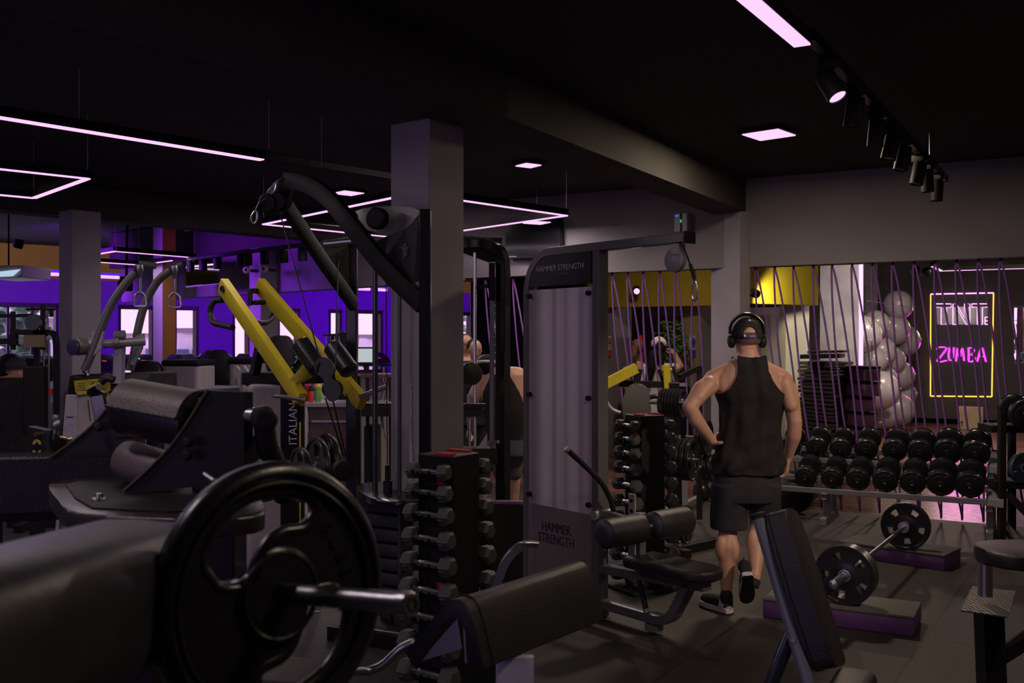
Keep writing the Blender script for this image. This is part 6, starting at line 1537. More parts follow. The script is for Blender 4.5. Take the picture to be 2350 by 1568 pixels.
for c,par in (((676,838),ym),((684,928),ym)):
    q=M(); a=P(*c,6.2); q.cyl(a,a+V((-.01,-.02,0)),.012,n=10); q.done('bolt',mMatte,ym)
# counterweight rollers
for (a,b,d,nm) in (((692,790),(733,848),6.3,'weight_roller'),((762,795),(803,852),6.9,'weight_roller')):
    A=P(*a,d);B=P(*b,d-.1); L_=(B-A).length
    q=M(); q.lathe(A,B,[(.03,-.012),(.055,-.008),(.068,.008),(.068,L_-.008),(.055,L_+.008),(.03,L_+.012)],28); o=q.done(nm,mIron,ym)
    if d<6.5:
        mxx=(B-A).normalized(); vw=V((.2,-1,0)); z_=(vw-mxx*vw.dot(mxx)).normalized(); yy=z_.cross(mxx)
        for i,ch in enumerate('CERVASPORT'):
            f=(i+.5)/10; c=A.lerp(B,f)+(z_*.8-yy*.6).normalized()*.0685
            zz_=(z_*.8-yy*.6).normalized(); y2=zz_.cross(mxx); text(ch,.032,tmx(c,mxx,y2),'raised_lettering',mat('dim_bronze_letter',(.08,.065,.05),.45,var=.05),o,.003)
q=M(False); q.box(P(690,835,6.35),(.07,.05,.11),.3,ry=.5,bev=.004); q.done('clamp',mBlack,ym)
# chrome horn
q=M(); A=P(625,908,6.15);B=P(693,917,6.28); q.cyl(A,B,.014,n=16); q.done('loading_horn',mChrome,ym)
q=M(); q.lathe(B,B+(B-A).normalized()*.012,[(.024,0),(.024,.01),(.014,.012)],16); q.done('collar',mChrome,ym)
q=M(); A=P(824,912,6.95);B=P(886,888,7.0); q.cyl(A,B,.018,n=14); q.done('loading_horn',mSteel,ym)
# C grips
q=M(); q.tube(spl([P(511,689,6.8),P(496,690,6.85),P(485,701,6.86),P(483,722,6.86),P(490,740,6.8),P(508,746,6.72),P(534,752,6.6)],5),.021,n=12); q.done('grip',mRubber,ym)
q=M(); q.tube(spl([P(592,742,7.3),P(608,741,7.4),P(622,732,7.5),P(628,722,7.55)],5),.02,n=12); q.done('grip',mRubber,ym)
q=M(False); q.box(P(574,682,7.35),(.03,.03,.125),bev=.003); q.bar(P(580,668,7.35),P(590,668,7.5),.02,.03); q.done('stop_block',mMatte,ym)
q=M(); q.cyl(P(583,695,7.35),P(606,694,7.45),.018,n=12); q.done('short_grip',mRubber,ym)
q=M(False); q.bar(P(598,792,6.6),P(584,860,6.7),.05,.06); q.done('link_arm',mBlack,ym)
q=M(); q.cyl(P(596,802,6.56),P(596,802,6.53),.02,n=14); q.done('link_bolt',mChrome,ym)
# body: black head and white shroud
q=M(False); q.box(P(606,868,6.9),(.29,.2,.085),.2,bev=.01); q.done('body_head',mMatte,ym)
a=P(606,880,6.9)
q=M(False); q.box((a.x,a.y,a.z/2),(.25,.24,a.z),.45,bev=.03,seg=3); q.done('white_shroud',mCream,ym)
M(False).bar(P(640,866,6.85),P(810,862,7.25),.09,.09).done('cross_beam',mMatte,ym)
# black column with lettering
a=P(672,880,6.55)
q=M(False); q.box((a.x,a.y,.72),(.15,.14,1.42),.15,bev=.006); q.done('front_column',mBlack,ym)
M(False).box((a.x+.062,a.y-.066,.60),(.012,.006,1.1),.15).done('yellow_stripe',mYel,ym)
text('ITALIAN',.075,tmx(V((a.x+.02,a.y-.076,1.14)),(0,0,1),(-1,-.15,0)),'lettering',mWhite,ym,.003)
q=M(False); q.bar(V((X(540,7.2),7.2,.04)),V((X(860,7.2),7.2,.04)),.09,.07); q.bar(V((a.x,6.3,.04)),V((a.x,7.9,.04)),.09,.07); q.bar(V((X(815,7.2),7.2,.04)),P(815,862,7.2),.08,.08); q.done('base_frame',mMatte,ym)
# plates standing on its storage horn
for i,(px,py,d,r,lb) in enumerate([(728,1078,6.2,.20,'large black plate stored low on the yellow machine, front'),(752,1068,6.3,.20,'large black plate stored low on the yellow machine, behind the front one'),(690,1090,6.0,.165,'smaller black plate stored low on the yellow machine, nearest the big plate rim')]):
    plate(P(px,py,d),V((-.85,-.5,0)),r,.04,lb,'plates stored on the yellow machine',3,wid=.4)
t=plate(P(600,1075,5.6),V((-.6,-.8,0)),.19,.04,'black plate glimpsed beside the round end cap of the hip machine',None,3)
sup=P(728,1078,6.2)
q=M(); q.cyl(P(670,1098,5.9),P(775,1062,6.45),.02,n=12); q.bar(P(720,1080,6.2)*1,V((sup.x,sup.y,.0)),.05,.05); q.done('storage_horn',mSteel,ym)

# ============================================================ GREY LAT MACHINE WITH CURVED ARMS
dG=7.6
lm=thing('grey_lat_machine','silver-grey machine with two curved arms and hanging D-handles before the second column','exercise machine',V((X(240,dG),dG,0)))
def gq(px,py,dy=0): return P(px,py,dG+dy)
mGm=mat('warm_grey_metal',(.16,.15,.145),.38,.35,var=.1,bump=.03)
for pts,dy in (([(193,850),(207,820),(230,760),(255,700),(285,655),(312,625)],0),([(298,850),(308,810),(316,760),(332,700),(360,648),(392,620)],.35)):
    q=M(); P_=spl([gq(a,b,dy) for a,b in pts],5); q.tube(P_,[.032]*len(P_),n=14); q.done('curved_arm',mGm,lm)
for a,b,dy in (((322,606),(356,610),.0),((385,612),(413,606),.35)):
    q=M(); q.cyl(gq(*a,dy),gq(*b,dy+.1),.026,n=14); q.done('arm_head',mGm,lm)
for x,y,dy in ((322,618,0),(401,620,.35)):
    q=M(); q.lathe(gq(x-4,y-12,dy-.03),gq(x,y+22,dy-.03),[(.02,0),(.032,.01),(.034,.05),(.02,.075),(.012,.11)],14); q.done('swivel_joint',mSteel,lm)
    q=M(); q.cyl(gq(x,y+20,dy-.03),gq(x,y+52,dy-.03),.012,n=10); q.done('handle_shank',mSteel,lm)
    q=M(); q.tube(spl([gq(x,y+52,dy-.03),gq(x-11,y+60,dy-.03),gq(x-12,y+72,dy-.03),gq(x-13,y+84,dy-.03),gq(x,y+85,dy-.03),gq(x+13,y+84,dy-.03),gq(x+12,y+72,dy-.03),gq(x+11,y+60,dy-.03)],3,True),.0095,n=8,closed=True); q.done('d_handle',mSteel,lm)
q=M(); q.cyl(gq(190,793,.0),gq(333,783,.2),.035,n=18); q.done('pivot_axle',mGreyL,lm)
q=M(); q.lathe(gq(196,795,.02),gq(164,797,-.08),[(.055,0),(.066,.01),(.066,.07),(.06,.085)],26); o=q.done('counterweight',mGm,lm)
q=M(); q.lathe(gq(168,797,-.08),gq(162,797,-.1),[(.063,0),(.063,.01),(.05,.014)],26); q.done('blue_black_cap',mat('violet_black_cap',(.04,.035,.09),.4,var=.05),o)
for x in (212,268): 
    q=M(); q.lathe(gq(x-6,789,.05),gq(x+6,788,.06),[(.04,0),(.046,.004),(.046,.03),(.04,.035)],18); q.done('axle_collar',mGm,lm)
q=M(); q.lathe(gq(262,772,.12),gq(292,771,.14),[(.03,0),(.045,.004),(.045,.08),(.03,.085)],18); q.done('rear_pulley',mGm,lm)
q=M(False); q.bar(gq(275,785,.15),gq(272,880,.15),.07,.06); q.done('post',mGreyL,lm)
for pts in ([(205,790),(196,860),(205,868)],[(300,845),(295,800),(318,786)]):
    q=M(); q.prism([gq(x,y,-.02) for x,y in ((212,762),(238,760),(232,800),(207,823),(204,815))] if pts[0][0]<250 else [gq(x,y,.3) for x,y in ((312,770),(330,765),(326,800),(306,840),(298,836))],V((.006,.01,0))); q.done('arm_gusset',mGreyL,lm)
q=M(); q.cyl(gq(192,850,0),gq(202,855,0),.02,n=10); q.cyl(gq(194,850,0),gq(203,862,0),.012,n=8); q.done('cable_anchor',mSteel,lm)
M().cyl(gq(195,862,0),gq(208,968,-.05),.004,n=6).done('cable',mMatte,lm)
# body
rzG=.35; c0=gq(245,880,.3)
def gb(x,y,z): return V((c0.x+x*math.cos(rzG)-y*math.sin(rzG),c0.y+x*math.sin(rzG)+y*math.cos(rzG),z))
q=M(False); q.prism([gq(158,860,-.1),gq(350,854,.5),gq(352,900,.5),gq(300,905,.2),gq(152,908,-.1)],V((.1,.3,0)),.02,3); q.done('body_head',mMatte,lm)
q=M(False); q.prism([gq(172,874,-.115),gq(245,868,.1),gq(254,874,.1),gq(254,897,.1),gq(245,900,.1),gq(182,906,-.115),gq(175,900,-.115)],V((-.002,-.012,0))); pl_=q.done('yellow_placard',mat('placard_yellow',(.4,.33,.02),.5,var=.05),lm)
for i in range(4):
    q=M(False); q.prism([gq(178,880+i*5,-.135),gq(196,879+i*5,-.09),gq(196,880.3+i*5,-.09),gq(178,881.3+i*5,-.135)],V((0,-.002,0))); q.done('small_print',mMatte,pl_)
q=M(); q.tube([gq(208,884,-.06),gq(214,878,-.05),gq(218,886,-.04),(gq(214,894,-.05))],.004,n=5); q.tube([gq(236,880,.02),gq(233,892,.02),gq(240,894,.03)],.004,n=5); q.done('exercise_drawing',mMatte,pl_)
q=M(False); z1=gq(0,906).z; b0=gq(150,906,-.1);b1=gq(178,906,-.1);b2=gq(290,905,.25)
for a,b,m_,nm in ((b0,b1,mat('light_cream_shell',(.4,.37,.36),.4,var=.05),'side_shell'),(b1+V((.002,0,0)),b2,mCream,'body_shroud')):
    dx=-.06 if nm=='side_shell' else .0
    q=M(False); A0=V((a.x-.1 if nm=='side_shell' else b1.x+0,a.y,.0)); B0=V((b.x+(.0),b.y,.0))
    q.prism([a,b,B0,A0],V((.08,.22,0)),.008,2); q.done(nm,m_,lm)
M(False).box(gq(160,958,-.17),(.05,.006,.012)).done('blue_badge',mat('badge_blue',(.02,.03,.25),.5,var=.05),lm)
# ============================================================ LEFT RIG (black) and floor stand
dr=9.0
lr=thing('pulley_rig','black pulley rig with a round cam and vertical posts before the big left window','exercise machine',V((X(80,dr),dr,0)))
def l(px,py,dy=0): return P(px,py,dr+dy)
def post(px,py,d,w,nm,m_=mMatte,z0=0):
    x=X(px,d); q=M(False); q.bar(V((x,d,z0)),V((x,d,CZ-(py-784)/F*d)),w,w,.003,up=(0,1,0)); return q.done(nm,m_,lr)
post(85,765,9.1,.045,'post'); post(98,699,9.0,.035,'post',z0=1.6); post(118,708,9.0,.03,'post',z0=1.9); post(30,715,9.0,.035,'post',z0=1.6)
q=M(); q.sweep(spl([l(78,762),l(112,762),l(124,768),l(129,785),l(130,860),l(130,1000),l(130,1060)],4),(0,1,0),.05,.045); q.done('bent_upright',mBlack,lr)
M(False).bar(l(26,762),l(108,764),.05,.05).done('cross_beam',mMatte,lr)
M(False).bar(l(-20,726),l(72,724),.04,.03).done('upper_bar',mMatte,lr)
M(False).bar(l(60,710),l(128,710),.03,.02).done('upper_bar',mMatte,lr)
M(False).bar(l(-20,784),l(38,783),.05,.05).done('lower_bar',mMatte,lr)
M(False).box(l(32,780),(.06,.06,.1),bev=.004).done('joint_block',mMatte,lr)
M().cyl(l(44,790),l(44,795),.012,n=8).done('knob',mMatte,lr)
q=M(); c=l(80,741,-.03); q.lathe(c,c+V((0,-.05,0)),[(.06,0),(.07,.005),(.06,.02),(.06,.035),(.07,.05),(.01,.05)],28); q.done('cam_wheel',mat('blue_grey_disc',(.06,.07,.08),.5,var=.1),lr)
M(False).box(l(80,783,-.02),(.19,.03,.11)).done('warning_plate',mat('wood_tone_plate',(.2,.16,.08),.6,var=.1),lr)
q=M(False); q.box(l(82,920,-.02)*1,(.19,.1,.62),bev=.01); q.done('stack_shroud',mMatte,lr)
for px in (101,112):
    M().cyl(l(px,775,.02),l(px,1040,.02),.01,n=8).done('guide_rod',mSteel,lr)
M(False).box(l(118,850,.05),(.045,.04,.2)).done('weight_pin_block',mMatte,lr)
M(False).box(l(120,898,.05),(.04,.04,.2)).done('white_cover',mWhite,lr)
M().cyl(l(116,893,-.02),l(116,905,-.02),.02,n=10).done('red_knob',mRed,lr)
q=M(False); q.bar(V((X(20,dr),dr,.035)),V((X(135,dr),dr,.035)),.08,.07); q.bar(V((X(80,dr),dr-.3,.035)),V((X(80,dr),dr+.5,.035)),.08,.07); q.done('base',mMatte,lr)
t=thing('seat_pad','small dark seat the black-clothed person sits on at the left edge','machine seat',V((X(36,9.5),9.5,0)))
q=M(); q.box((X(36,9.5),9.5,.42),(.42,.36,.09),bev=.03,seg=3); q.done('pad',mLeather,t); M(False).box((X(36,9.5),9.5,.19),(.1,.1,.38)).done('pedestal',mMatte,t)
# stand with yellow logo and plate
ds=5.9
t=thing('floor_stand','dark flat machine panel with a yellow split-ring logo at the left, beside a small plate','machine panel',V((X(85,ds),ds,0)))
q=M(False); q.prism([P(64,978,ds),P(108,988,ds-.1),P(108,1080,ds-.1),P(66,1080,ds)],V((.02,.05,0)),.003,1); q.done('panel',mat('slate_panel',(.03,.032,.04),.4,var=.1),t)
q=M(False); 
c=P(85,1027,ds-.08)
for s_ in (1,-1):
    pts=[c+V((math.sin(a)*.026*1,0,s_*(.012+math.cos(a)*.036))) for a in [R_(x) for x in range(-80,81,16)]]+[c+V((math.sin(a)*.012,0,s_*(.014+math.cos(a)*.016))) for a in [R_(x) for x in range(80,-81,-16)]]
    q=M(False); q.prism(pts,V((0,-.004,0))); q.done('logo_half',mYel,t)
q=M(False); q.prism([P(78,1058,ds-.09),P(96,1062,ds-.1),P(96,1068,ds-.1),P(78,1064,ds-.09)],V((0,-.004,0))); q.done('white_mark',mWhite,t)
q=M(False); q.bar(P(86,1075,ds),V((X(86,ds),ds,0)),.06,.06); q.bar(V((X(60,ds),ds,.03)),V((X(130,ds),ds+.2,.03)),.08,.06); q.done('stand_foot',mMatte,t)
plate(P(128,1003,ds+.05),V((-.9,-.43,0)),.135,.04,'small black plate with hand holes on the brass-coloured peg at the left','',3,wid=.5)
q=M(); q.cyl(P(80,997,ds-.1),P(150,1007,ds+.15),.013,n=12); q.bar(P(150,1007,ds+.15),V((X(150,ds+.15),ds+.15,0)),.05,.05); q.done('peg',mat('brass_steel',(.4,.3,.2),.3,.9,var=.1),t)
# ============================================================ BLACK FRAME MACHINE right of column
df=7.6
sm=thing('smith_frame','black arched machine frame with polished guide rod between the front column and the frosted machine','exercise machine',V((X(1120,df),df,0)))
def s(px,py,dy=0): return P(px,py,df+dy)
q=M(); q.sweep(spl([s(1000,560,.2),s(1060,560),s(1110,560),s(1135,567),s(1149,585),s(1154,615),s(1154,700),s(1154,900),s(1154,1150),s(1154,1290)],4),(0.5,.86,0),.09,.085); q.done('arched_upright',mBlack,sm)
M(False).bar(s(1040,548,.5),s(1142,556),.07,.06).done('top_beam',mBlack,sm)
q=M(False); q.prism([s(1050,565,.02),s(1130,566,.02),s(1142,600,.02),s(1120,602,.02),s(1065,582,.02)],V((.01,.02,0))); q.done('corner_plate',mMatte,sm)
M().cyl(s(1090,580,-.05),s(1090,1030,-.05),.013,n=12).done('guide_rod',mChrome,sm)
M(False).bar(s(1129,604,-.05),s(1129,690,-.05),.045,.04,up=(0,1,0)).done('rail_cover',mMatte,sm)
q=M(False); q.bar(s(1129,690,-.05),s(1129,1030,-.05),.035,.03,up=(0,1,0)); q.done('slotted_rail',mSteel,sm)
for i in range(7): M().cyl(s(1136,700+i*18,-.06),s(1136,703+i*18,-.06),.008,n=8).done('rail_peg',mChrome,sm)
M(False).bar(s(1095,660,-.02),s(1122,656,-.02),.02,.03).done('spotter_arm',mMatte,sm)
q=M(); q.lathe(s(1079,858,-.1),s(1086,858,-.25),[(.02,0),(.085,.01),(.088,.04),(.085,.05),(.02,.055)],26); q.done('disc_stack',mIron,sm)
q=M(False); q.box(s(1084,931,-.05),(.2,.12,.03)); q.box(s(1082,945,-.05),(.17,.1,.07)); q.done('carriage',mMatte,sm)
q=M(); q.cyl(s(1075,905,-.06),s(1075,928,-.06),.014,n=10); q.done('coupling',mSteel,sm)
q=M(); q.cyl(s(1077,955,-.05),s(1077,1040,-.05),.012,n=8); q.done('selector_stem',mSteel,sm)
q=M(False); q.box(s(1102,1045,-.02),(.26,.2,.12)); q.done('stack_top',mMatte,sm)
q=M(False); q.prism([s(1118,995,-.1),s(1118,1035,-.1),s(1092,1035,-.1)],V((0,.01,0))); q.done('triangle_guard',mGreyL,sm)
q=M(); q.cyl(s(1143,1014,-.1),s(1143,1014,-.13),.014,n=12); q.done('bolt',mChrome,sm)
q=M(False); q.bar(V((X(1154,df),df-.4,.04)),V((X(1154,df),df+.6,.04)),.09,.07); q.bar(V((X(1040,df),df,.04)),V((X(1154,df),df,.04)),.09,.07); q.done('base',mBlack,sm)
# second yellow machine behind the pulldown, lobby side
y2=thing('yellow_press_machine','second yellow-armed press machine with a rounded back pad, seen behind the pulldown machine','exercise machine',V((X(1450,8.9),8.9,0)))
def y(px,py,dy=0): return P(px,py,8.9+dy)
q=M(); q.sweep([y(1350,902),y(1462,845)],(.2,.98,0),.08,.1); q.done('lever_arm',mYel,y2)
q=M(); q.sweep([y(1528,838,.1),y(1531,905,.1)],(0,1,0),.1,.06); q.done('lever_arm',mYel,y2)
q=M(); q.cyl(y(1518,852,.1),y(1542,848,.1),.018,n=12); q.done('yellow_axle',mYel,y2)
M(False).bar(y(1466,848),y(1461,880),.05,.06).done('stop_block',mMatte,y2)
M(False).bar(y(1420,880,.1),y(1558,884,.1),.05,.06).done('cross_beam',mMatte,y2)
for a,b in (((1512,848),(1522,880)),((1543,842),(1556,880))): M(False).bar(y(*a,.1),y(*b,.1),.02,.03).done('link_rod',mMatte,y2)
M(False).bar(y(1560,865,.2),y(1605,843,.3),.05,.04).done('side_arm',mMatte,y2); M(False).bar(y(1605,843,.3),V((y(1605,843,.3).x,y(1605,843,.3).y,.03)),.045,.045).done('rear_post',mMatte,y2)
q=M(); q.prism(spl([y(1432,965,-.1),y(1432,905,-.1),y(1445,885,-.1),y(1460,881,-.1),y(1475,886,-.1),y(1486,905,-.1),y(1484,965,-.1)],4,True),V((.03,.08,0)),.02,3); q.done('back_pad',mat('grey_vinyl_pad',(.1,.09,.09),.45,bump=.1,bs=60,var=.1),y2)
q=M(); q.tube(spl([y(1478,960,.05),y(1480,930,.05),y(1490,914,.05),y(1505,910,.05),y(1522,913,.05)],4),.02,n=12); q.done('tube_frame',mBlack,y2)
q=M(); q.tube(spl([y(1385,905,-.3),y(1396,930,-.3),y(1408,942,-.3),y(1424,948,-.3)],4),.018,n=10); q.done('silver_grip',mGreyL,y2)
q=M(False); q.bar(y(1458,960,.0),V((y(1458,960).x,8.9,.03)),.08,.08); q.bar(V((X(1400,8.9),8.9,.03)),V((X(1560,8.9),8.95,.03)),.08,.06); q.bar(y(1540,884,.1),V((X(1540,9),9,.03)),.06,.06); q.done('base_frame',mMatte,y2)
# ============================================================ CARDIO ROW: treadmills
mTrd=mat('treadmill_black',(.02,.02,.024),.3,var=.1); mTrdG=mat('treadmill_grey',(.22,.2,.22),.4,.2,var=.1)
mLedG=mat('green_digits',(0,.1,.02),.5,em=(.05,.8,.2),es=1,var=.01); mLedR=mat('red_digits',(.1,0,0),.5,em=(.9,.05,.05),es=1,var=.01)
def treadmill(x,y,rz,label):
    t=thing('treadmill',label,'treadmill',(x,y,0),rz,'treadmills along the window wall')
    M().box((0,.1,.12),(.8,1.8,.2),bev=.03).done('deck',mTrd,t,True)
    for s_ in (-1,1):
        q=M(); q.sweep(spl([(s_*.38,.7,.1),(s_*.39,.78,.6),(s_*.4,.72,1.05)],4),(1,0,0),.07,.12); q.done('upright',mTrdG,t,True)
        q=M(); q.tube(spl([(s_*.4,.65,1.12),(s_*.4,.35,1.1),(s_*.4,.1,.98)],4),.025,n=8); q.done('handrail',mTrd,t,True)
    q=M(); q.prism([(-.44,.42,1.12),(.44,.42,1.12),(.40,.62,1.34),(.3,.7,1.42),(-.3,.7,1.42),(-.40,.62,1.34)],(0,.1,-.04),.02,2); co=q.done('console',mTrd,t,True)
    M(False).box((0,.50,1.275),(.36,.004,.09),rx=-.75).done('display',mat('display_black',(.03,.03,.035),.2,var=.1),co,True)
    M(False).box((-.02,.535,1.325),(.12,.004,.03),rx=-.75).done('green_digits',mLedG,co,True)
    for a_ in (-.14,.1): M(False).box((a_,.5,1.285),(.08,.004,.015),rx=-.75,ry=a_).done('red_digits',mLedR,co,True)
    return t
tm=None
wd=math.atan2(dW.y,dW.x)
for px,lb in ((8,'treadmill at the far left before the big window'),(92,'second treadmill from the left before the big window'),(243,'treadmill showing lit digits between the second column and the curved grey arm'),(335,'treadmill under the window left of the yellow column'),(432,'treadmill with green and red digits right of the yellow column'),(520,'treadmill below the purple wall between two windows'),(608,'treadmill behind the grey far column and yellow lever'),(700,'treadmill behind the yellow lever arms and black rollers'),(885,'treadmill behind the desk monitor at the right end of the row')):
    k_=(px-1175)/F; o_=W0-nW*1.35; t_=(k_*o_.y-o_.x)/(dW.x-k_*dW.y); p_=o_+dW*t_
    if tm is None: tm=treadmill(p_.x,p_.y,wd,lb)
    else: dup(tm,(p_.x,p_.y,0),wd,lb)
# selectorised leg machines with headrest pads (black and cream)
def legm(px,py,d,label,w=.34,seat=True):
    c=P(px,py,d); z1=c.z
    t=thing('seated_machine',label,'exercise machine',(c.x,d,0),-.2,'seated machines with head pads')
    q=M(); q.prism(spl([(-w*.42,0,z1-.42),(-w*.45,0,z1-.15),(-w*.3,0,z1-.02),(0,0,z1),(w*.3,0,z1-.02),(w*.45,0,z1-.15),(w*.42,0,z1-.42)],3,True),(0,.1,0),.02,2); q.done('head_pad',mLeather,t,True)
    q=M(); q.box((0,.05,(z1-.42)/2+.1),(w*.95,.12,z1-.62),bev=.03); q.done('back_pad',mLeather,t,True)
    q=M(False); q.box((w*.95,.25,.72),(w*1.1,.4,1.42),bev=.05,seg=3); q.done('side_shroud',mCream,t,True)
    q=M(False); q.box((w*.95,.25,1.43),(w*1.12,.42,.08),bev=.03); q.done('shroud_top',mMatte,t,True)
    M(False).box((0,-.2,.45),(w,.45,.1),bev=.03).done('seat',mLeather,t,True); M(False).box((0,.0,.2),(.12,.5,.4)).done('frame',mTrdG,t,True)
    return t
legm(20,812,12.3,'seated machine with a pale-edged head pad at the far left, behind the seated person'); legm(68,822,12.0,'seated machine with a sunlit head pad just left of the pulley rig post')
legm(333,828,11.2,'seated machine with a wide round head pad between the curved arm and yellow column',.42)
legm(396,814,13.3,'seated machine with a narrow head pad in front of the yellow column foot',.24)
legm(478,804,13.2,'seated machine with a light-edged head pad right of the yellow column, rear of a pair',.28); legm(497,803,12.2,'seated machine with a black head pad, front of the pair beside the cream shroud',.3)
legm(640,770,11.5,'seated machine with a tall rounded black pad behind the yellow lever arm',.34)
# white knee/foot plates between
t=thing('leg_press_levers','pair of slim pale levers with perforated heads beside the white shroud','machine part stand',V((X(560,9.8),9.8,0)))
for px in (545,562):
    q=M(); q.tube(spl([P(px,868,9.8),P(px+8,920,9.8),P(px+10,1000,9.8)],4),.022,n=8); q.done('lever',mGreyL,t)
    q=M(); q.prism(spl([P(px-8,842,9.8),P(px+2,846,9.8),P(px+9,868,9.8),P(px+6,882,9.8),P(px-8,880,9.8)],3,True),V((.01,.03,0))); o=q.done('lever_head',mGreyL,t)
q=M(False); q.bar(V((X(565,9.8),9.6,.03)),V((X(565,9.8),10.3,.03)),.1,.06); q.bar(P(560,1000,9.8),V((X(560,9.8),9.8,.0)),.08,.05); q.done('base',mMatte,t)
# ============================================================ DESK WITH BOTTLES AND MONITOR
dd0=9.6
t=thing('wood_cabinet','cabinet with dark wood doors and a pale top behind the yellow machine','cabinet',V((X(750,dd0),dd0,0)))
zt_=CZ-(925-784)/F*dd0
q=M(False); xa=X(704,dd0); xb=X(800,dd0)
M(False).box(((xa+xb)/2,dd0+.25,zt_-.02),(xb-xa+.06,.5,.04),-.05,bev=.003).done('top',mCream,t)
M(False).box(((xa+xb)/2,dd0+.27,(zt_-.04)/2),(xb-xa,.44,zt_-.04),-.05).done('carcass',mWood,t)
M(False).box((xa-.01,dd0+.25,(zt_-.04)/2),(.05,.47,zt_-.04),-.05).done('side_panel',mWhite,t)
M(False).box(((xa+xb)/2+.02,dd0+.03,zt_-.18),(xb-xa-.04,.02,.02),-.05).done('drawer_strip',mGreyL,t)
M(False).box((xa+.08,dd0+.02,zt_-.55),(.025,.02,.25),-.05).done('handle',mSteel,t)
def bottle(px,d,r,hgt,m_,cap,label,ring=False):
    b=V((X(px,d),d,zt_)); t=thing('shaker_bottle',label,'bottle',b,group=None)
    M().lathe(b,b+V((0,0,hgt)),[(r*.8,0),(r*.85,.01),(r,hgt*.7),(r*.95,hgt*.72)],16).done('bottle_body',m_,t)
    M().lathe(b+V((0,0,hgt*.7)),b+V((0,0,hgt)),[(r*1.08,0),(r*1.08,hgt*.12),(r*.7,hgt*.2),(r*.6,hgt*.3)],16).done('lid',cap,t)
    if ring: M().tube([b+V((math.cos(a)*.02,0,hgt+.02+math.sin(a)*.02)) for a in [2*PI*i/12 for i in range(12)]],.004,n=5,closed=True).done('loop',cap,t)
mG=mat('green_shaker',(.18,.55,.1),.4,var=.05); mO=mat('orange_red_shaker',(.7,.06,.03),.4,var=.05); mDR=mat('dark_red_bottle',(.25,.01,.02),.4,var=.05); mPp=mat('violet_bottle',(.12,.05,.3),.4,var=.05)
bottle(730,9.75,.036,.185,mG,mYel,'green shaker bottle with yellow lid on the cabinet',True)
bottle(714,9.68,.026,.16,mO,mMatte,'orange-red bottle with black straps left of the green shaker'); bottle(704,9.85,.03,.21,mDR,mRed,'dark red bottle at the left end of the cabinet top'); bottle(718,9.95,.026,.18,mPp,mPp,'violet bottle mostly hidden behind the green shaker')
t=thing('desk','open desk with pale side and black shelf right of the black cable machine upright','desk',V((X(860,9.2),9.2,0)))
zd=CZ-(862-784)/F*9.6
q=M(False); q.box((X(862,9.4),9.6,zd),(.42,.5,.035)); q.done('desk_top',mWood,t)
M(False).box((X(862,9.4),9.85,zd/2),(.42,.03,zd)).done('back_panel',mCream,t)
M(False).box((X(862,9.2),9.35,CZ-(944-784)/F*9.2),(.44,.4,.09)).done('black_shelf',mMatte,t)
M(False).box((X(862,9.2),9.4,CZ-(925-784)/F*9.2),(.38,.3,.02)).done('shelf_board',mCream,t)
M(False).box((X(845,9.2),9.5,.45),(.12,.3,.85)).done('computer_case',mMatte,t)
for k_ in range(4):
    q=M(); x0=876+k_*3; q.tube(spl([P(x0,868,9.35),P(x0+4,890+k_*6,9.33),P(x0-6,930+k_*10,9.36),P(x0+3,985+k_*12,9.36)],5),.004,n=5); q.done('cord',mCream if k_%2 else mMatte,t)
M(False).bar(V((X(840,9.2),9.3,.0)),V((X(840,9.2),9.3,zd)),.03,.03).done('leg',mMatte,t); M(False).bar(V((X(893,9.2),9.3,.0)),V((X(893,9.2),9.3,zd)),.03,.03).done('leg',mMatte,t)
t=thing('monitor','computer monitor with a pale lit screen on the desk, behind the cable machine','monitor',V((X(842,9.6),9.6,zd+.018)))
M(False).box(P(841,817,9.6),(.2,.03,.17),bev=.004).done('casing',mMatte,t); M(False).box(P(841,816,9.58),(.175,.004,.13)).done('screen',mat('pale_screen',(.1,.1,.1),.4,em=(.42,.5,.5),es=1,var=.01),t)
q=M(False); q.bar(P(841,835,9.61),V((X(841,9.61),9.61,zd+.02)),.05,.02); q.box((X(841,9.6),9.62,zd+.025),(.14,.1,.012)); q.done('stand',mMatte,t)
t=thing('printer_stack','dark office machine with a slatted top left of the monitor','printer',P(770,810,9.9))
q=M(False); q.prism([P(755,770,9.9),P(788,760,9.9),P(795,765,9.9),P(795,830,9.9),P(760,830,9.9)],V((.02,.52,0)),.004,1); q.done('casing',mMatte,t)
for x_ in (748,758,768,778): M(False).bar(P(x_,772,9.85),P(x_+2,800,9.85),.01,.01).done('slat',mSteel,t)
M(False).bar(P(742,769,9.85),P(780,768,9.85),.03,.02).done('top_bar',mMatte,t)
q=M(False); b_=P(775,830,9.9); q.box((b_.x,10.36,b_.z/2),(.12,.12,b_.z)); q.done('pedestal',mMatte,t)
# ============================================================ SMALL WALL ITEMS
t=thing('security_camera','small white dome camera under the second beam','camera',P(428,523,11.9))
M().ball(P(428,524,11.9),(.045,.045,.04),14,10).done('dome',mWhite,t); M().lathe(P(428,520,11.9),P(428,410,11.9),[(.045,0),(.05,.01),(.05,.06),(.02,.065),(.02,.57)],14).done('collar',mWhite,t)
for px,py,d,lb in ((566,620,13.4,'white dome camera on the purple bulkhead left of the grey far column'),(607,618,12.7,'white round camera on the grey far column')):
    t=thing('security_camera',lb,'camera',P(px,py,d)); M().ball(P(px,py,d),(.05,.05,.05),14,10).done('housing',mWhite,t); M().cyl(P(px,py,d)+V((0,0,0)),P(px,py,d)+V((.02,.5,.02)),.02,n=8).done('arm',mMatte,t)
    M().cyl(P(px,py,d)-V((0,.045,0)),P(px,py,d)-V((0,.055,0)),.018,n=10).done('lens',mMatte,t)
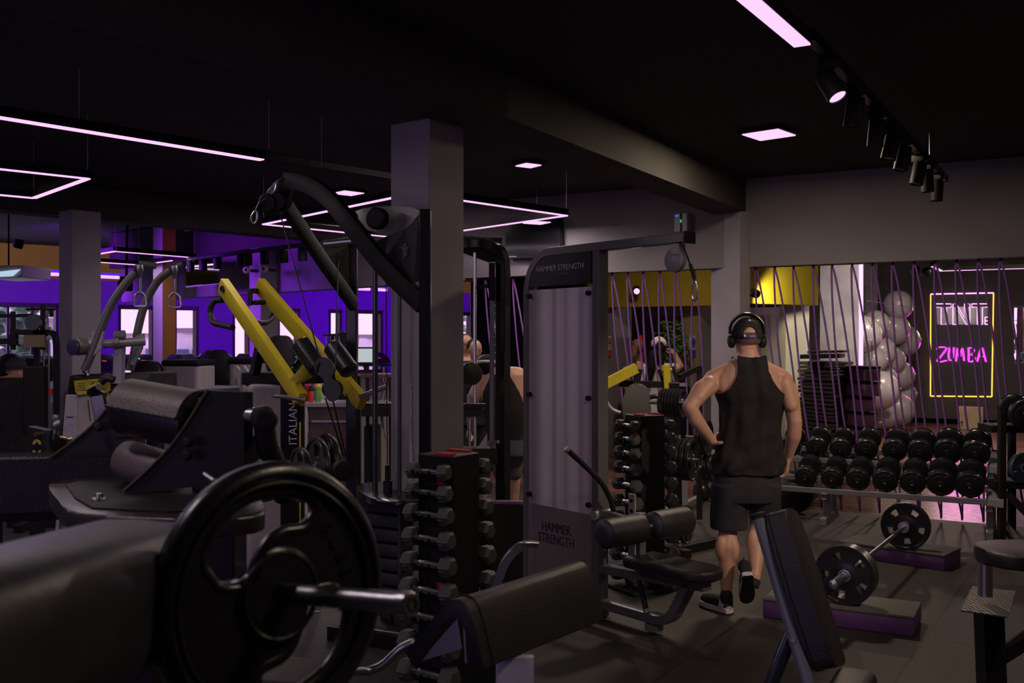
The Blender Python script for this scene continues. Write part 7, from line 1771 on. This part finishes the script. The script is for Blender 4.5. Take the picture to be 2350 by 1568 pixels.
t=thing('wall_mirror_screen','glossy dark picture screen with reflections on the purple bulkhead','screen',P(466,623,14.6))
q=M(False); q.prism([P(427,590,14.9),P(503,585,14.2),P(503,650,14.2),P(427,658,14.9)],V((.03,.05,0))); q.done('mirror_glass',mat('mirror_glass',(.3,.3,.34),.06,1,var=.02),t)
q=M(False); q.prism([P(426,657,14.9),P(504,649,14.2),P(504,652,14.2),P(426,660,14.9)],V((.02,.0,0))); q.done('bottom_edge',mGreyL,t)
t=thing('ceiling_unit','pale box-shaped ceiling air unit at the far left edge','air unit',P(20,622,13.0))
q=M(False); q.prism([P(-30,610,13),P(52,609,13.0),P(50,637,13.0),P(-30,640,13)],V((.1,.6,0)),.01,2); q.done('casing',mCream,t)
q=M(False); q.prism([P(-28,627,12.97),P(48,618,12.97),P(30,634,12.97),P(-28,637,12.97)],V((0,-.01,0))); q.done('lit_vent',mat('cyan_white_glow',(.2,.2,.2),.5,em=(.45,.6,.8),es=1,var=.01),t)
M().cyl(P(20,609,13.3),P(20,560,13.3)+V((0,0,.4)),.012,n=6).done('hanger',mMatte,t)
t=thing('wall_speaker','black wall speaker under the ring lamp beside the curved arms','speaker',P(290,652,16.5)); M(False).box(P(290,652,16.5),(.2,.18,.24),.4,bev=.02).done('cabinet',mMatte,t); M().cyl(P(290,652,16.5)-V((.04,.1,0)),P(290,652,16.5)-V((.04,.106,0)),.07,n=16).done('cone',mRubber,t); M(False).bar(P(290,645,16.5),P(292,600,16.6)+V((0,0,.6)),.03,.03).done('bracket',mMatte,t)
# two heads seen past the column edge
for px,py,d,lb,m_ in ((1069,790,11.0,'woman with brown hair glimpsed beside the front column edge','h'),(1090,803,10.4,'man in dark shirt glimpsed beside the polished guide rod','m')):
    b0=V((X(px,d),d,0)); c=P(px,py,d)
    def pf_(q,c=c,b0=b0,d=d):
        head(q,c,V((.3,-.9,-.2)),.92); limb(q,[c-V((0,0,.16)),c],[.05,.045]); loft(q,[(c-V((0,0,.16)),.1,.07,0),(c-V((0,0,.22)),.18,.1,0),(c-V((0,0,.6)),.15,.1,0),(V((c.x,c.y,.85)),.17,.12,0)],20)
        for s_ in (-1,1): limb(q,[c+V((s_*.17,0,-.22)),c+V((s_*.2,0,-.5)),c+V((s_*.12,-.2,-.6))],[.05,.042,.03]); limb(q,[V((c.x+s_*.09,d,.88)),V((c.x+s_*.1,d,.45)),V((c.x+s_*.1,d,.06))],[.085,.055,.04])
    t=person(lb,b0,pf_,mSkin2,.014); eyes(c,V((.3,-.9,-.2)).normalized(),V((-.95,-.3,0)),V((0,0,1)),t,.92)
    q=M(); q.ball(c+V((-.01,.03,.03)),(.085,.09,.09)); 
    if m_=='h': limb(q,[c+V((-.05,.05,0)),c+V((-.06,.06,-.2))],[.05,.04])
    q.done('hair',MT['auburn_hair'] if m_=='h' else mHairB,t,remesh=.012,smooth_it=2)
    q=M(); loft(q,[(c-V((0,0,.18)),.13,.09,0),(c-V((0,0,.24)),.2,.12,0),(c-V((0,0,.6)),.17,.12,0),(V((c.x,c.y,.8)),.19,.14,0)],20); limb(q,[V((c.x-.09,d,.85)),V((c.x-.1,d,.15))],[.1,.06]); limb(q,[V((c.x+.09,d,.85)),V((c.x+.1,d,.15))],[.1,.06]); q.done('dark_clothes',mTank,t,remesh=.014,smooth_it=2)
